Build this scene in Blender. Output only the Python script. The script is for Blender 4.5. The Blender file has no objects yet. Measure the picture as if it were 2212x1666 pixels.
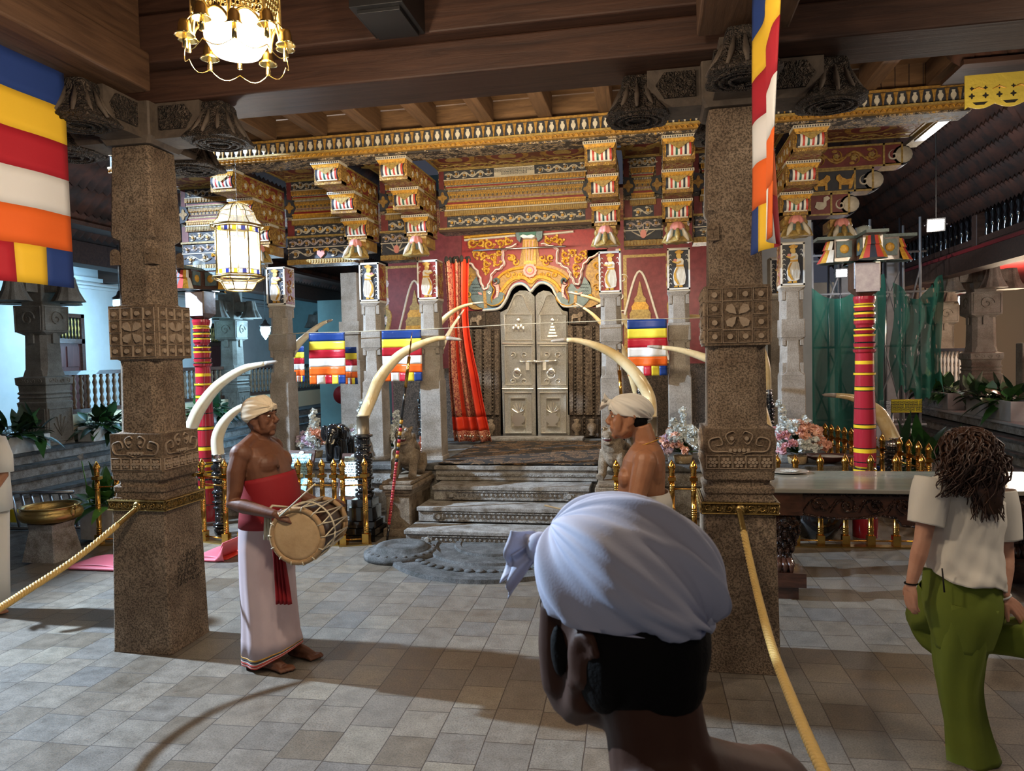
import bpy, math, random
from math import sin, cos, pi, radians as R
from mathutils import Vector, Matrix, noise
S = bpy.context.scene
COL = S.collection
# ------------------------------------------------------------------ camera
F = 1600.0; YAW = R(10.8); PIT = R(2.2); ROL = .022; CAM = Vector((0, 0, 1.9))
_r0 = Vector((cos(YAW), sin(YAW), 0)); _f = Vector((-sin(YAW)*cos(PIT), cos(YAW)*cos(PIT), -sin(PIT)))
_u0 = _r0.cross(_f)
_r = _r0*cos(ROL) - _u0*sin(ROL); _u = _u0*cos(ROL) + _r0*sin(ROL)
cd = bpy.data.cameras.new('camera'); cam = bpy.data.objects.new('camera', cd); COL.objects.link(cam)
cam.matrix_world = Matrix.Translation(CAM) @ Matrix((_r, _u, -_f)).transposed().to_4x4()
cd.sensor_width = 36; cd.lens = F/2212*36; cd.clip_start = .05; cd.clip_end = 200
cd.dof.use_dof = True; cd.dof.focus_distance = 6.0; cd.dof.aperture_fstop = 14.0
S.camera = cam
def ray(px, py): return _f + _r*((px-1106)/F) - _u*((py-833)/F)
def at(px, py, Y):
    d = ray(px, py); return CAM + d*(Y/d.y)
def G(px, py, z=0.):
    d = ray(px, py); return CAM + d*((z-CAM.z)/d.z)
# ------------------------------------------------------------------ exposure, world, lights
S.view_settings.view_transform = 'Standard'; S.view_settings.look = 'None'
S.view_settings.exposure = .22; S.view_settings.gamma = 1.0
w = bpy.data.worlds.new('dusk'); S.world = w; w.use_nodes = True
w.node_tree.nodes['Background'].inputs[0].default_value = (.42, .45, .60, 1)
w.node_tree.nodes['Background'].inputs[1].default_value = .09
def lamp(name, kind, loc, power, col, size=.1, aim=None, sy=None, spot=None, blend=.3):
    l = bpy.data.lights.new(name, kind); l.energy = power; l.color = col
    if kind == 'AREA':
        l.size = size
        if sy: l.shape = 'RECTANGLE'; l.size_y = sy
    else: l.shadow_soft_size = size
    if kind == 'SPOT': l.spot_size = R(spot or 90); l.spot_blend = blend
    o = bpy.data.objects.new(name, l); COL.objects.link(o); o.location = loc
    if aim: o.rotation_euler = (Vector(aim)-Vector(loc)).to_track_quat('-Z', 'Y').to_euler()
    return o
COOL = (.62, .80, 1.0); WARM = (1.0, .74, .46); NEUT = (1.0, .86, .70)
lamp('floodlight_courtyard', 'SPOT', (-9.3, 4.9, 5.3), 6300, COOL, .10, (-2.0, 5.2, .6), spot=95, blend=.5)
lamp('chandelier_glow', 'POINT', (-1.62, 2.75, 3.05), 95, (1, .80, .58), .10)
lamp('lantern_glow', 'POINT', (-3.27, 5.5, 2.75), 35, (.95, .93, .9), .06)
lamp('hall_lamp_behind', 'AREA', (.2, -1.6, 3.5), 10, (1, .80, .58), .9, (.1, 4.5, 1.2))
lamp('hall_lamp_centre', 'POINT', (-.5, 2.3, 3.45), 42, (1, .80, .58), .12)
lamp('hall_lamp_right', 'AREA', (3.3, 3.2, 3.5), 34, (1, .82, .62), .7, (1.5, 5.0, .4))
lamp('facade_light', 'AREA', (-1.6, 5.6, 3.35), 60, (1, .80, .50), 2.6, (-1.6, 8.8, 3.9), sy=.25)
lamp('facade_light_right', 'AREA', (2.4, 5.2, 3.0), 26, (1, .80, .55), 1.2, (1.0, 8.8, 3.3), sy=.25)
lamp('porch_light', 'AREA', (-1.7, 9.15, 3.28), 62, (1, .86, .62), 1.8, (-1.7, 11.0, 2.6), sy=.12)
lamp('porch_light_left', 'POINT', (-4.2, 9.9, 2.9), 26, COOL, .08)
lamp('porch_light_right', 'POINT', (.6, 9.9, 2.7), 22, NEUT, .08)
lamp('left_wing_light', 'AREA', (-10.4, 12.8, 3.4), 300, (.34, .68, 1.0), .5, (-11.6, 12.8, 1.9), sy=9)
lamp('left_wing_light_far', 'POINT', (-8.6, 16.0, 2.6), 210, (.35, .68, 1.0), .2)
lamp('court_light', 'POINT', (-6.3, 9.7, 3.25), 70, (.75, .88, 1.0), .08)
lamp('right_wing_light', 'POINT', (7.2, 16.5, 2.6), 170, (1, .78, .55), .12)
lamp('right_wing_light_near', 'POINT', (7.0, 11.6, 2.7), 130, (1, .86, .74), .12)
lamp('right_court_flood', 'POINT', (3.35, 9.7, 3.25), 26, (1, .93, .85), .08)
lamp('right_court_flood_far', 'POINT', (3.2, 13.4, 3.1), 14, (.95, .95, 1), .08)
# ------------------------------------------------------------------ materials
MATS = {}
def nn(nt, t, **k):
    n = nt.nodes.new(t)
    for a, b in k.items():
        if a in n.inputs: n.inputs[a].default_value = b
        else: setattr(n, a, b)
    return n
def c4(c): return (c[0], c[1], c[2], 1)
def newmat(name):
    m = bpy.data.materials.new(name); m.use_nodes = True; MATS[name] = m
    nt = m.node_tree; b = nt.nodes['Principled BSDF']; tc = nt.nodes.new('ShaderNodeTexCoord')
    return m, nt, b, tc
def ramp(nt, stops, interp='LINEAR'):
    r = nt.nodes.new('ShaderNodeValToRGB'); r.color_ramp.interpolation = interp
    e = r.color_ramp.elements
    e[0].position, e[0].color = stops[0][0], c4(stops[0][1]); e[1].position, e[1].color = stops[-1][0], c4(stops[-1][1])
    for p, c in stops[1:-1]:
        x = e.new(p); x.color = c4(c)
    return r
def bumpn(nt, b, h, s, dist=.01):
    bp = nn(nt, 'ShaderNodeBump', Strength=s, Distance=dist); nt.links.new(h, bp.inputs['Height']); nt.links.new(bp.outputs[0], b.inputs['Normal'])
def M(name, col, rough=.6, metal=0, c2=None, sc=6, bump=0, bsc=30, st=None, dist=.01, coat=0, spec=None):
    m, nt, b, tc = newmat(name); L = nt.links.new
    b.inputs['Base Color'].default_value = c4(col); b.inputs['Roughness'].default_value = rough; b.inputs['Metallic'].default_value = metal
    if coat: b.inputs['Coat Weight'].default_value = coat; b.inputs['Coat Roughness'].default_value = .08
    if spec is not None: b.inputs['Specular IOR Level'].default_value = spec
    src = tc.outputs['Object']
    if st:
        mp = nn(nt, 'ShaderNodeMapping'); mp.inputs['Scale'].default_value = st; L(src, mp.inputs[0]); src = mp.outputs[0]
    if c2:
        n = nn(nt, 'ShaderNodeTexNoise', Scale=sc, Detail=7, Roughness=.62); L(src, n.inputs['Vector'])
        r = ramp(nt, [(.36, col), (.64, c2)]); L(n.outputs[0], r.inputs[0]); L(r.outputs[0], b.inputs['Base Color'])
    if bump:
        n = nn(nt, 'ShaderNodeTexNoise', Scale=bsc, Detail=5); L(src, n.inputs['Vector']); bumpn(nt, b, n.outputs[0], bump, dist)
    return m
def stone(name, a, b_, c, sc=5, spk=.5, bump=.6, rough=.85):
    """weathered granite: broad stains, fine dark pits, bumped surface"""
    m, nt, b, tc = newmat(name); L = nt.links.new; src = tc.outputs['Object']
    n1 = nn(nt, 'ShaderNodeTexNoise', Scale=sc, Detail=8, Roughness=.65); L(src, n1.inputs['Vector'])
    n2 = nn(nt, 'ShaderNodeTexNoise', Scale=95, Detail=3, Roughness=.7); L(src, n2.inputs['Vector'])
    r1 = ramp(nt, [(.33, a), (.5, b_), (.68, c)]); L(n1.outputs[0], r1.inputs[0])
    r2 = ramp(nt, [(.42, (1-spk,)*3), (.56, (1.0,)*3)]); L(n2.outputs[0], r2.inputs[0])
    mx = nn(nt, 'ShaderNodeMix', data_type='RGBA', blend_type='MULTIPLY'); mx.inputs[0].default_value = 1
    L(r1.outputs[0], mx.inputs[6]); L(r2.outputs[0], mx.inputs[7]); L(mx.outputs[2], b.inputs['Base Color'])
    b.inputs['Roughness'].default_value = rough; b.inputs['Specular IOR Level'].default_value = .3
    bumpn(nt, b, n2.outputs[0], bump, .006)
    return m
def wood(name, a, b_, st=(1, 14, 14), rough=.6, bump=.35, coat=0):
    m, nt, b, tc = newmat(name); L = nt.links.new
    mp = nn(nt, 'ShaderNodeMapping'); mp.inputs['Scale'].default_value = st; L(tc.outputs['Object'], mp.inputs[0])
    n = nn(nt, 'ShaderNodeTexNoise', Scale=1.6, Detail=9, Roughness=.68, Distortion=.6); L(mp.outputs[0], n.inputs['Vector'])
    r = ramp(nt, [(.3, a), (.7, b_)]); L(n.outputs[0], r.inputs[0]); L(r.outputs[0], b.inputs['Base Color'])
    b.inputs['Roughness'].default_value = rough; bumpn(nt, b, n.outputs[0], bump, .01)
    if coat: b.inputs['Coat Weight'].default_value = coat
    return m
def ornate(name, bg, fg, acc, sc=9, dist=.35, rough=.6, bump=.5):
    """painted carving: blobs of leaf and bloom on a ground colour"""
    m, nt, b, tc = newmat(name); L = nt.links.new
    n = nn(nt, 'ShaderNodeTexNoise', Scale=sc*.7, Detail=2); L(tc.outputs['Object'], n.inputs['Vector'])
    sub = nn(nt, 'ShaderNodeVectorMath', operation='SCALE'); L(n.outputs[1], sub.inputs[0]); sub.inputs['Scale'].default_value = dist
    ad = nn(nt, 'ShaderNodeVectorMath', operation='ADD'); L(tc.outputs['Object'], ad.inputs[0]); L(sub.outputs[0], ad.inputs[1])
    v = nn(nt, 'ShaderNodeTexVoronoi', Scale=sc, feature='F1'); L(ad.outputs[0], v.inputs['Vector'])
    r = ramp(nt, [(0, acc), (.20, fg), (.33, bg), (.42, fg), (.52, bg), (1, bg)], 'CONSTANT'); L(v.outputs['Distance'], r.inputs[0])
    L(r.outputs[0], b.inputs['Base Color']); b.inputs['Roughness'].default_value = rough
    h = ramp(nt, [(0, (1,)*3), (.20, (.9,)*3), (.33, (0,)*3), (.45, (.7,)*3), (.52, (0,)*3), (1, (0,)*3)]); L(v.outputs['Distance'], h.inputs[0])
    bumpn(nt, b, h.outputs[0], bump, .02)
    return m
def carved(name, a, b_, sc=14, metal=0, rough=.6, bump=1.0, dist=.3, bd=.02):
    """one-colour carving or embossing"""
    m, nt, b, tc = newmat(name); L = nt.links.new
    n = nn(nt, 'ShaderNodeTexNoise', Scale=sc*.6, Detail=3); L(tc.outputs['Object'], n.inputs['Vector'])
    sub = nn(nt, 'ShaderNodeVectorMath', operation='SCALE'); L(n.outputs[1], sub.inputs[0]); sub.inputs['Scale'].default_value = dist
    ad = nn(nt, 'ShaderNodeVectorMath', operation='ADD'); L(tc.outputs['Object'], ad.inputs[0]); L(sub.outputs[0], ad.inputs[1])
    v = nn(nt, 'ShaderNodeTexVoronoi', Scale=sc, feature='SMOOTH_F1'); L(ad.outputs[0], v.inputs['Vector'])
    r = ramp(nt, [(.1, b_), (.6, a)]); L(v.outputs['Distance'], r.inputs[0]); L(r.outputs[0], b.inputs['Base Color'])
    w_ = nn(nt, 'ShaderNodeMath', operation='SINE'); ml = nn(nt, 'ShaderNodeMath', operation='MULTIPLY'); ml.inputs[1].default_value = 16
    L(v.outputs['Distance'], ml.inputs[0]); L(ml.outputs[0], w_.inputs[0]); bumpn(nt, b, w_.outputs[0], bump, bd)
    b.inputs['Roughness'].default_value = rough; b.inputs['Metallic'].default_value = metal
    return m
def glow(name, col, s):
    m, nt, b, tc = newmat(name); b.inputs['Base Color'].default_value = c4(col)
    b.inputs['Emission Color'].default_value = c4(col); b.inputs['Emission Strength'].default_value = s
    return m
stone('granite', (.18, .125, .085), (.29, .215, .15), (.40, .305, .22), 4, .66, .9)
M('relief_pale', (.42, .33, .24), .85, c2=(.32, .24, .17), sc=14, bump=.4, bsc=90)
stone('granite_carved', (.13, .088, .058), (.21, .15, .10), (.29, .215, .15), 6, .45, .5)
stone('column_stone', (.22, .185, .15), (.34, .30, .26), (.45, .41, .37), 3, .3, .4)
stone('step_stone', (.17, .14, .11), (.33, .31, .29), (.48, .47, .45), 7, .4, .6)
stone('dark_stone', (.06, .06, .055), (.12, .12, .12), (.19, .19, .19), 6, .4, .5)
stone('wing_stone', (.14, .115, .09), (.22, .19, .155), (.30, .27, .23), 3, .3, .4)
stone('statue_stone', (.13, .09, .06), (.26, .20, .14), (.38, .31, .24), 9, .4, .6)
carved('stone_relief', (.07, .045, .03), (.26, .19, .13), 26, rough=.85, bump=.7, bd=.012)
carved('jamb_carving', (.05, .035, .025), (.20, .14, .10), 30, rough=.8, bump=.8)
carved('step_relief', (.16, .14, .12), (.42, .40, .37), 24, rough=.85, bump=.7, bd=.012)
wood('beam_wood', (.028, .011, .007), (.085, .038, .022))
wood('beam_wood_y', (.05, .024, .013), (.15, .08, .042), (14, 1, 14))
wood('board_wood', (.085, .042, .02), (.22, .12, .058), (2, 14, 14))
wood('capital_wood', (.045, .033, .026), (.13, .10, .075), (5, 5, 5), .7, .5)
carved('capital_carving', (.025, .017, .012), (.13, .095, .07), 22, rough=.7, bump=1.0)
wood('table_wood', (.03, .012, .008), (.11, .042, .024), (4, 12, 12), .28, .3, .6)
carved('table_carving', (.02, .008, .005), (.13, .055, .028), 16, rough=.35, bump=1.0)
wood('door_wood', (.05, .012, .010), (.12, .035, .028), (12, 12, 1), .4, .2)
M('ivory', (.82, .68, .42), .22, c2=(.62, .44, .20), sc=5, bump=.08, bsc=20, coat=.5)
M('ivory_white', (.85, .80, .66), .25, c2=(.76, .66, .46), sc=4, coat=.5)
M('ivory_tip', (.30, .27, .25), .35, c2=(.48, .42, .36), sc=12)
M('gloss_black', (.010, .010, .011), .10, coat=.8)
M('red_brown_lacquer', (.20, .045, .018), .15, coat=.8, c2=(.10, .02, .01), sc=6)
M('silver_collar', (.6, .6, .62), .22, 1)
M('horn_collar', (.20, .16, .11), .35, .4)
M('brass', (.80, .47, .11), .17, 1, c2=(.55, .27, .06), sc=7)
M('brass_dull', (.42, .29, .10), .35, .9, bump=.3, bsc=60)
M('brass_pale', (.80, .62, .25), .2, 1)
carved('brass_band_relief', (.10, .065, .02), (.50, .36, .14), 34, .85, .38, .7, bd=.006)
carved('silver_door', (.62, .58, .50), (.98, .95, .88), 42, .92, .34, .8, bd=.006)
M('silver_plain', (.92, .88, .80), .28, .95, bump=.15, bsc=60)
M('paint_red', (.28, .018, .018), .5, c2=(.20, .012, .014), sc=20)
M('paint_red_gloss', (.38, .02, .035), .18, coat=.6)
M('paint_yellow_gloss', (.85, .56, .03), .18, coat=.6)
M('paint_black_gloss', (.012, .012, .012), .18, coat=.6)
M('gold_paint', (.70, .39, .05), .45, c2=(.42, .20, .02), sc=30, bump=.4, bsc=70)
M('gold_dark', (.44, .25, .05), .5, c2=(.20, .10, .025), sc=34, bump=.4, bsc=70)
M('bronze_yellow', (.44, .31, .09), .5, c2=(.22, .14, .045), sc=40, bump=.3, bsc=60)
M('cream_paint', (.62, .58, .50), .6, c2=(.50, .45, .38), sc=20)
M('white_paint', (.80, .80, .78), .6, c2=(.68, .66, .62), sc=18)
M('lilac_paint', (.42, .34, .36), .6, c2=(.55, .48, .47), sc=16)
M('ink_blue', (.020, .025, .045), .6, c2=(.04, .045, .06), sc=12)
M('sky_paint', (.30, .50, .75), .5)
M('makara_blue', (.075, .115, .125), .45, c2=(.12, .17, .18), sc=18, bump=.5, bsc=60)
M('pink_paint', (.66, .26, .24), .5)
M('skin_paint', (.68, .44, .12), .55)
M('maroon_paint', (.12, .018, .022), .55, c2=(.18, .03, .035), sc=12)
M('green_paint', (.03, .12, .09), .5)
M('red_stripe', (.50, .06, .045), .5)
ornate('ornate_dark', (.035, .030, .030), (.42, .33, .24), (.46, .27, .05), 13)
ornate('ornate_red', (.22, .035, .028), (.40, .27, .12), (.55, .32, .06), 9)
ornate('ornate_gold', (.20, .10, .03), (.50, .31, .07), (.62, .45, .18), 18)
ornate('soffit_paint', (.13, .035, .022), (.27, .15, .045), (.10, .085, .07), 5, .6)
ornate('ornate_blue', (.03, .05, .09), (.55, .56, .58), (.60, .42, .14), 13)
M('wall_cream', (.80, .80, .78), .8, c2=(.72, .72, .70), sc=2)
M('wall_grey', (.60, .62, .62), .8, c2=(.50, .52, .52), sc=2)
M('void_dark', (.012, .010, .009), .9)
M('black_plastic', (.012, .012, .013), .45)
M('steel', (.45, .46, .48), .3, 1)
M('pvc_white', (.75, .76, .78), .5)
# hall floor: worn stone tiles a quarter of a metre across
m, nt, b, tc = newmat('floor_tiles'); L = nt.links.new
mp = nn(nt, 'ShaderNodeMapping'); mp.inputs['Rotation'].default_value = (0, 0, R(88.5)); L(tc.outputs['Object'], mp.inputs[0])
nz = nn(nt, 'ShaderNodeTexNoise', Scale=1.3, Detail=2); L(tc.outputs['Object'], nz.inputs['Vector'])
sc_ = nn(nt, 'ShaderNodeVectorMath', operation='SCALE'); sc_.inputs['Scale'].default_value = .03; L(nz.outputs[1], sc_.inputs[0])
ad = nn(nt, 'ShaderNodeVectorMath', operation='ADD'); L(mp.outputs[0], ad.inputs[0]); L(sc_.outputs[0], ad.inputs[1])
bk = nn(nt, 'ShaderNodeTexBrick', Scale=1.0); bk.offset = .22; bk.offset_frequency = 2; bk.squash = 1.3; bk.squash_frequency = 3
bk.inputs['Brick Width'].default_value = .27; bk.inputs['Row Height'].default_value = .245; bk.inputs['Mortar Size'].default_value = .0035
bk.inputs['Mortar Smooth'].default_value = .4; bk.inputs['Bias'].default_value = 0
bk.inputs['Color1'].default_value = (0, 0, 0, 1); bk.inputs['Color2'].default_value = (1, 1, 1, 1); bk.inputs['Mortar'].default_value = (.5, .5, .5, 1)
L(ad.outputs[0], bk.inputs['Vector'])
rt = ramp(nt, [(0, (.18, .145, .105)), (.25, (.25, .21, .165)), (.5, (.21, .19, .165)), (.72, (.28, .24, .19)), (.88, (.20, .188, .175)), (1, (.31, .27, .21))]); L(bk.outputs['Color'], rt.inputs[0])
n2 = nn(nt, 'ShaderNodeTexNoise', Scale=9, Detail=8, Roughness=.7); L(tc.outputs['Object'], n2.inputs['Vector'])
r2 = ramp(nt, [(.3, (.62,)*3), (.7, (1.12,)*3)]); L(n2.outputs[0], r2.inputs[0])
n3 = nn(nt, 'ShaderNodeTexNoise', Scale=110, Detail=3, Roughness=.7); L(tc.outputs['Object'], n3.inputs['Vector'])
r3 = ramp(nt, [(.38, (.6,)*3), (.55, (1.0,)*3)]); L(n3.outputs[0], r3.inputs[0])
def mul(nt, a, b_, t='MULTIPLY', f=1.):
    x = nn(nt, 'ShaderNodeMix', data_type='RGBA', blend_type=t); x.inputs[0].default_value = f
    nt.links.new(a, x.inputs[6]); nt.links.new(b_, x.inputs[7]); return x
x1 = mul(nt, rt.outputs[0], r2.outputs[0]); x2 = mul(nt, x1.outputs[2], r3.outputs[0])
mm = nn(nt, 'ShaderNodeMix', data_type='RGBA'); L(bk.outputs['Fac'], mm.inputs[0]); L(x2.outputs[2], mm.inputs[6]); mm.inputs[7].default_value = (.065, .05, .04, 1)
L(mm.outputs[2], b.inputs['Base Color'])
rr = ramp(nt, [(.3, (.38,)*3), (.7, (.62,)*3)]); L(n2.outputs[0], rr.inputs[0]); L(rr.outputs[0], b.inputs['Roughness'])
hs = nn(nt, 'ShaderNodeMath', operation='SUBTRACT'); hm = nn(nt, 'ShaderNodeMath', operation='MULTIPLY'); hm.inputs[1].default_value = .25
L(n3.outputs[0], hm.inputs[0]); L(hm.outputs[0], hs.inputs[0]); L(bk.outputs['Fac'], hs.inputs[1]); bumpn(nt, b, hs.outputs[0], .5, .006)
# ------------------------------------------------------------------ mesh builder
class MB:
    def __init__(s, mat='granite', at=None, rz=0):
        s.v = []; s.f = []; s.fm = []; s.fs = []; s.mats = []; s.sm = False; s.use(mat)
        s.T = Matrix.Identity(4) if at is None else Matrix.Translation(Vector(at)) @ Matrix.Rotation(rz, 4, 'Z')
    def use(s, mat):
        if mat not in s.mats: s.mats.append(mat)
        s.cur = s.mats.index(mat); return s
    def add(s, vs, fs, smooth=None):
        n = len(s.v); s.v += [s.T @ Vector(p) for p in vs]
        for f in fs: s.f.append([i+n for i in f]); s.fm.append(s.cur); s.fs.append(s.sm if smooth is None else smooth)
        return s
    def box(s, x0, y0, z0, x1, y1, z1): return s.hexa([(x0, y0), (x1, y0), (x1, y1), (x0, y1)], z0, [(x0, y0), (x1, y0), (x1, y1), (x0, y1)], z1)
    def cbox(s, c, d): return s.box(c[0]-d[0]/2, c[1]-d[1]/2, c[2]-d[2]/2, c[0]+d[0]/2, c[1]+d[1]/2, c[2]+d[2]/2)
    def hexa(s, a, z0, b, z1):
        n = len(a); vs = [(p[0], p[1], z0) for p in a] + [(p[0], p[1], z1) for p in b]
        return s.add(vs, [list(range(n))[::-1], list(range(n, 2*n))] + [[i, (i+1) % n, n+(i+1) % n, n+i] for i in range(n)])
    def stack(s, c, secs, ch=0):
        """square (or chamfered) shaft: secs = [(z, half width[, chamfer])]"""
        rings = []
        for q in secs:
            z, h = q[0], q[1]; k = q[2] if len(q) > 2 else ch; k = min(k, h*.8)
            if k <= 0: k = h*.02
            rings.append([(c[0]+x, c[1]+y, z) for x, y in [(-h+k, -h), (h-k, -h), (h, -h+k), (h, h-k), (h-k, h), (-h+k, h), (-h, h-k), (-h, -h+k)]])
        return s.rings(rings)
    def rings(s, rs, closed=True, cap=True, smooth=None):
        n = len(rs[0]); vs = [p for r_ in rs for p in r_]; fs = []
        for i in range(len(rs)-1):
            for j in range(n if closed else n-1):
                k = (j+1) % n; fs.append([i*n+j, i*n+k, (i+1)*n+k, (i+1)*n+j])
        if cap and closed: fs += [list(range(n))[::-1], [(len(rs)-1)*n+j for j in range(n)]]
        return s.add(vs, fs, smooth)
    def lathe(s, prof, c=(0, 0, 0), n=16, smooth=True, sx=1, sy=1):
        rs = [[(c[0]+r_*sx*cos(2*pi*j/n), c[1]+r_*sy*sin(2*pi*j/n), c[2]+z) for j in range(n)] for r_, z in prof]
        return s.rings(rs, smooth=smooth)
    def bands(s, prof, c=(0, 0, 0), n=20):
        """lathe with a material per span: prof = [(r, z, mat)] the mat is for the span that starts there"""
        for a, b in zip(prof, prof[1:]):
            s.use(a[2]); rs = [[(c[0]+r_*cos(2*pi*j/n), c[1]+r_*sin(2*pi*j/n), c[2]+z) for j in range(n)] for r_, z in ((a[0], a[1]), (b[0], b[1]))]
            s.rings(rs, cap=False, smooth=True)
        return s
    def tube(s, pts, rad, n=8, smooth=True, flat=1.0, up=None):
        pts = [Vector(p) for p in pts]; m = len(pts)
        if not hasattr(rad, '__len__'): rad = [rad]*m
        t0 = (pts[1]-pts[0]).normalized(); a = Vector(up) if up else (Vector((0, 0, 1)) if abs(t0.z) < .9 else Vector((1, 0, 0)))
        rs = []
        for i in range(m):
            t = (pts[min(i+1, m-1)]-pts[max(i-1, 0)]).normalized(); x = t.cross(a)
            if x.length < 1e-5: x = t.orthogonal()
            x.normalize(); y = x.cross(t).normalized()
            if not up: a = y
            rs.append([pts[i]+x*rad[i]*cos(2*pi*j/n)+y*rad[i]*flat*sin(2*pi*j/n) for j in range(n)])
        return s.rings(rs, smooth=smooth)
    def prism(s, pts, fr, h, n0=0):
        """outline in a frame fr(u, v, n), raised by h from n0"""
        k = len(pts); a = [fr(p[0], p[1], n0) for p in pts]; b = [fr(p[0], p[1], n0+h) for p in pts]
        return s.add(a+b, [list(range(k))[::-1], list(range(k, 2*k))] + [[i, (i+1) % k, k+(i+1) % k, k+i] for i in range(k)], False)
    def ribbon(s, pts, wd, fr, h, n0=0, ends=.2):
        """raised moulding of ridge section following pts in frame fr"""
        m = len(pts)
        if not hasattr(wd, '__len__'): wd = [wd*(ends+(1-ends)*min(1, 4*min(i, m-1-i)/m)) for i in range(m)]
        rs = []
        for i in range(m):
            a = pts[max(i-1, 0)]; b = pts[min(i+1, m-1)]; dx, dy = b[0]-a[0], b[1]-a[1]; l = math.hypot(dx, dy) or 1; nx, ny = -dy/l, dx/l; q = wd[i]/2; x, y = pts[i]
            rs.append([fr(x-nx*q, y-ny*q, n0), fr(x-nx*q*.7, y-ny*q*.7, n0+h*.8), fr(x, y, n0+h), fr(x+nx*q*.7, y+ny*q*.7, n0+h*.8), fr(x+nx*q, y+ny*q, n0)])
        return s.rings(rs, closed=False, smooth=False)
    def grid(s, fn, nu, nv, smooth=True, thick=0):
        P = [[Vector(fn(i/nu, j/nv)) for j in range(nv+1)] for i in range(nu+1)]; w_ = nv+1
        vs = [p for r_ in P for p in r_]; fs = [[i*w_+j, (i+1)*w_+j, (i+1)*w_+j+1, i*w_+j+1] for i in range(nu) for j in range(nv)]
        return s.add(vs, fs, smooth)
    def ball(s, c, r_, n=12, m=8):
        if not hasattr(r_, '__len__'): r_ = (r_, r_, r_)
        rs = [[(c[0]+r_[0]*max(sin(pi*i/m), .01)*cos(2*pi*j/n), c[1]+r_[1]*max(sin(pi*i/m), .01)*sin(2*pi*j/n), c[2]-r_[2]*cos(pi*i/m)) for j in range(n)] for i in range(m+1)]
        return s.rings(rs, smooth=True)
    def build(s, name, parent=None, bevel=0, solid=0, sub=0, remesh=0, smooth_it=0):
        me = bpy.data.meshes.new(name); me.from_pydata([tuple(p) for p in s.v], [], s.f)
        for k in s.mats: me.materials.append(MATS[k])
        me.polygons.foreach_set('material_index', s.fm); me.polygons.foreach_set('use_smooth', s.fs); me.update()
        o = bpy.data.objects.new(name, me); COL.objects.link(o)
        if parent: o.parent = parent
        if solid: md = o.modifiers.new('s', 'SOLIDIFY'); md.thickness = solid; md.offset = 0
        if remesh: md = o.modifiers.new('r', 'REMESH'); md.mode = 'VOXEL'; md.voxel_size = remesh; md.use_smooth_shade = True
        if smooth_it: md = o.modifiers.new('m', 'SMOOTH'); md.iterations = smooth_it; md.factor = .5
        if bevel: md = o.modifiers.new('b', 'BEVEL'); md.width = bevel; md.segments = 2; md.limit_method = 'ANGLE'; md.angle_limit = R(40)
        if sub: md = o.modifiers.new('u', 'SUBSURF'); md.levels = sub; md.render_levels = sub
        return o
def frame(O, U=(1, 0, 0), V=(0, 0, 1)):
    O, U, V = Vector(O), Vector(U), Vector(V); N = U.cross(V).normalized()
    return lambda u, v, n=0: O + U*u + V*v + N*n
def picture_plane(Y):
    """frame of a wall that faces the steps (plane y = Y); u, v taken from a point of the photograph"""
    def g(u, v, n=0):
        p = at(u, v, Y); return Vector((p.x, Y-n, p.z))
    return g
def thing(name, label, cat, loc=(0, 0, 0), rz=0, group=None):
    o = bpy.data.objects.new(name, None); COL.objects.link(o); o.location = loc; o.rotation_euler = (0, 0, rz); o.empty_display_size = .1
    o['label'] = label; o['category'] = cat
    if group: o['group'] = group
    return o
def tag(o, label, cat, group=None, kind=None):
    o['label'] = label; o['category'] = cat
    if group: o['group'] = group
    if kind: o['kind'] = kind
    return o
def struct(o): o['kind'] = 'structure'; return o
def dup(root, loc=None, rz=None, label=None, group=None, parent=None, scale=None):
    c = root.copy(); COL.objects.link(c)
    if parent: c.parent = parent
    for ch in list(root.children): dup(ch, parent=c)
    if loc is not None: c.location = loc
    if rz is not None: c.rotation_euler = (0, 0, rz)
    if label: c['label'] = label
    if group: c['group'] = group
    if scale: c.scale = (scale,)*3
    return c
def arc(cx, cy, r_, a0, a1, n=12, ry=None):
    return [(cx+r_*cos(R(a0+(a1-a0)*i/n)), cy+(ry or r_)*sin(R(a0+(a1-a0)*i/n))) for i in range(n+1)]
def spiral(cx, cy, r0, a0, turns, n=22, shrink=.12):
    o = []
    for i in range(n+1):
        t = i/n; r_ = r0*(1-t*(1-shrink)); a = R(a0)+turns*2*pi*t; o.append((cx+r_*cos(a), cy+r_*sin(a)))
    return o
def bez(p, n=14):
    """smooth curve through points"""
    o = []
    for i in range(len(p)-1):
        a, b, c, d = p[max(i-1, 0)], p[i], p[i+1], p[min(i+2, len(p)-1)]
        for k in range(n):
            t = k/n; o.append(tuple(.5*((2*b[q])+(-a[q]+c[q])*t+(2*a[q]-5*b[q]+4*c[q]-d[q])*t*t+(-a[q]+3*b[q]-3*c[q]+d[q])*t**3) for q in range(len(b))))
    return o+[tuple(p[-1])]
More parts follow.
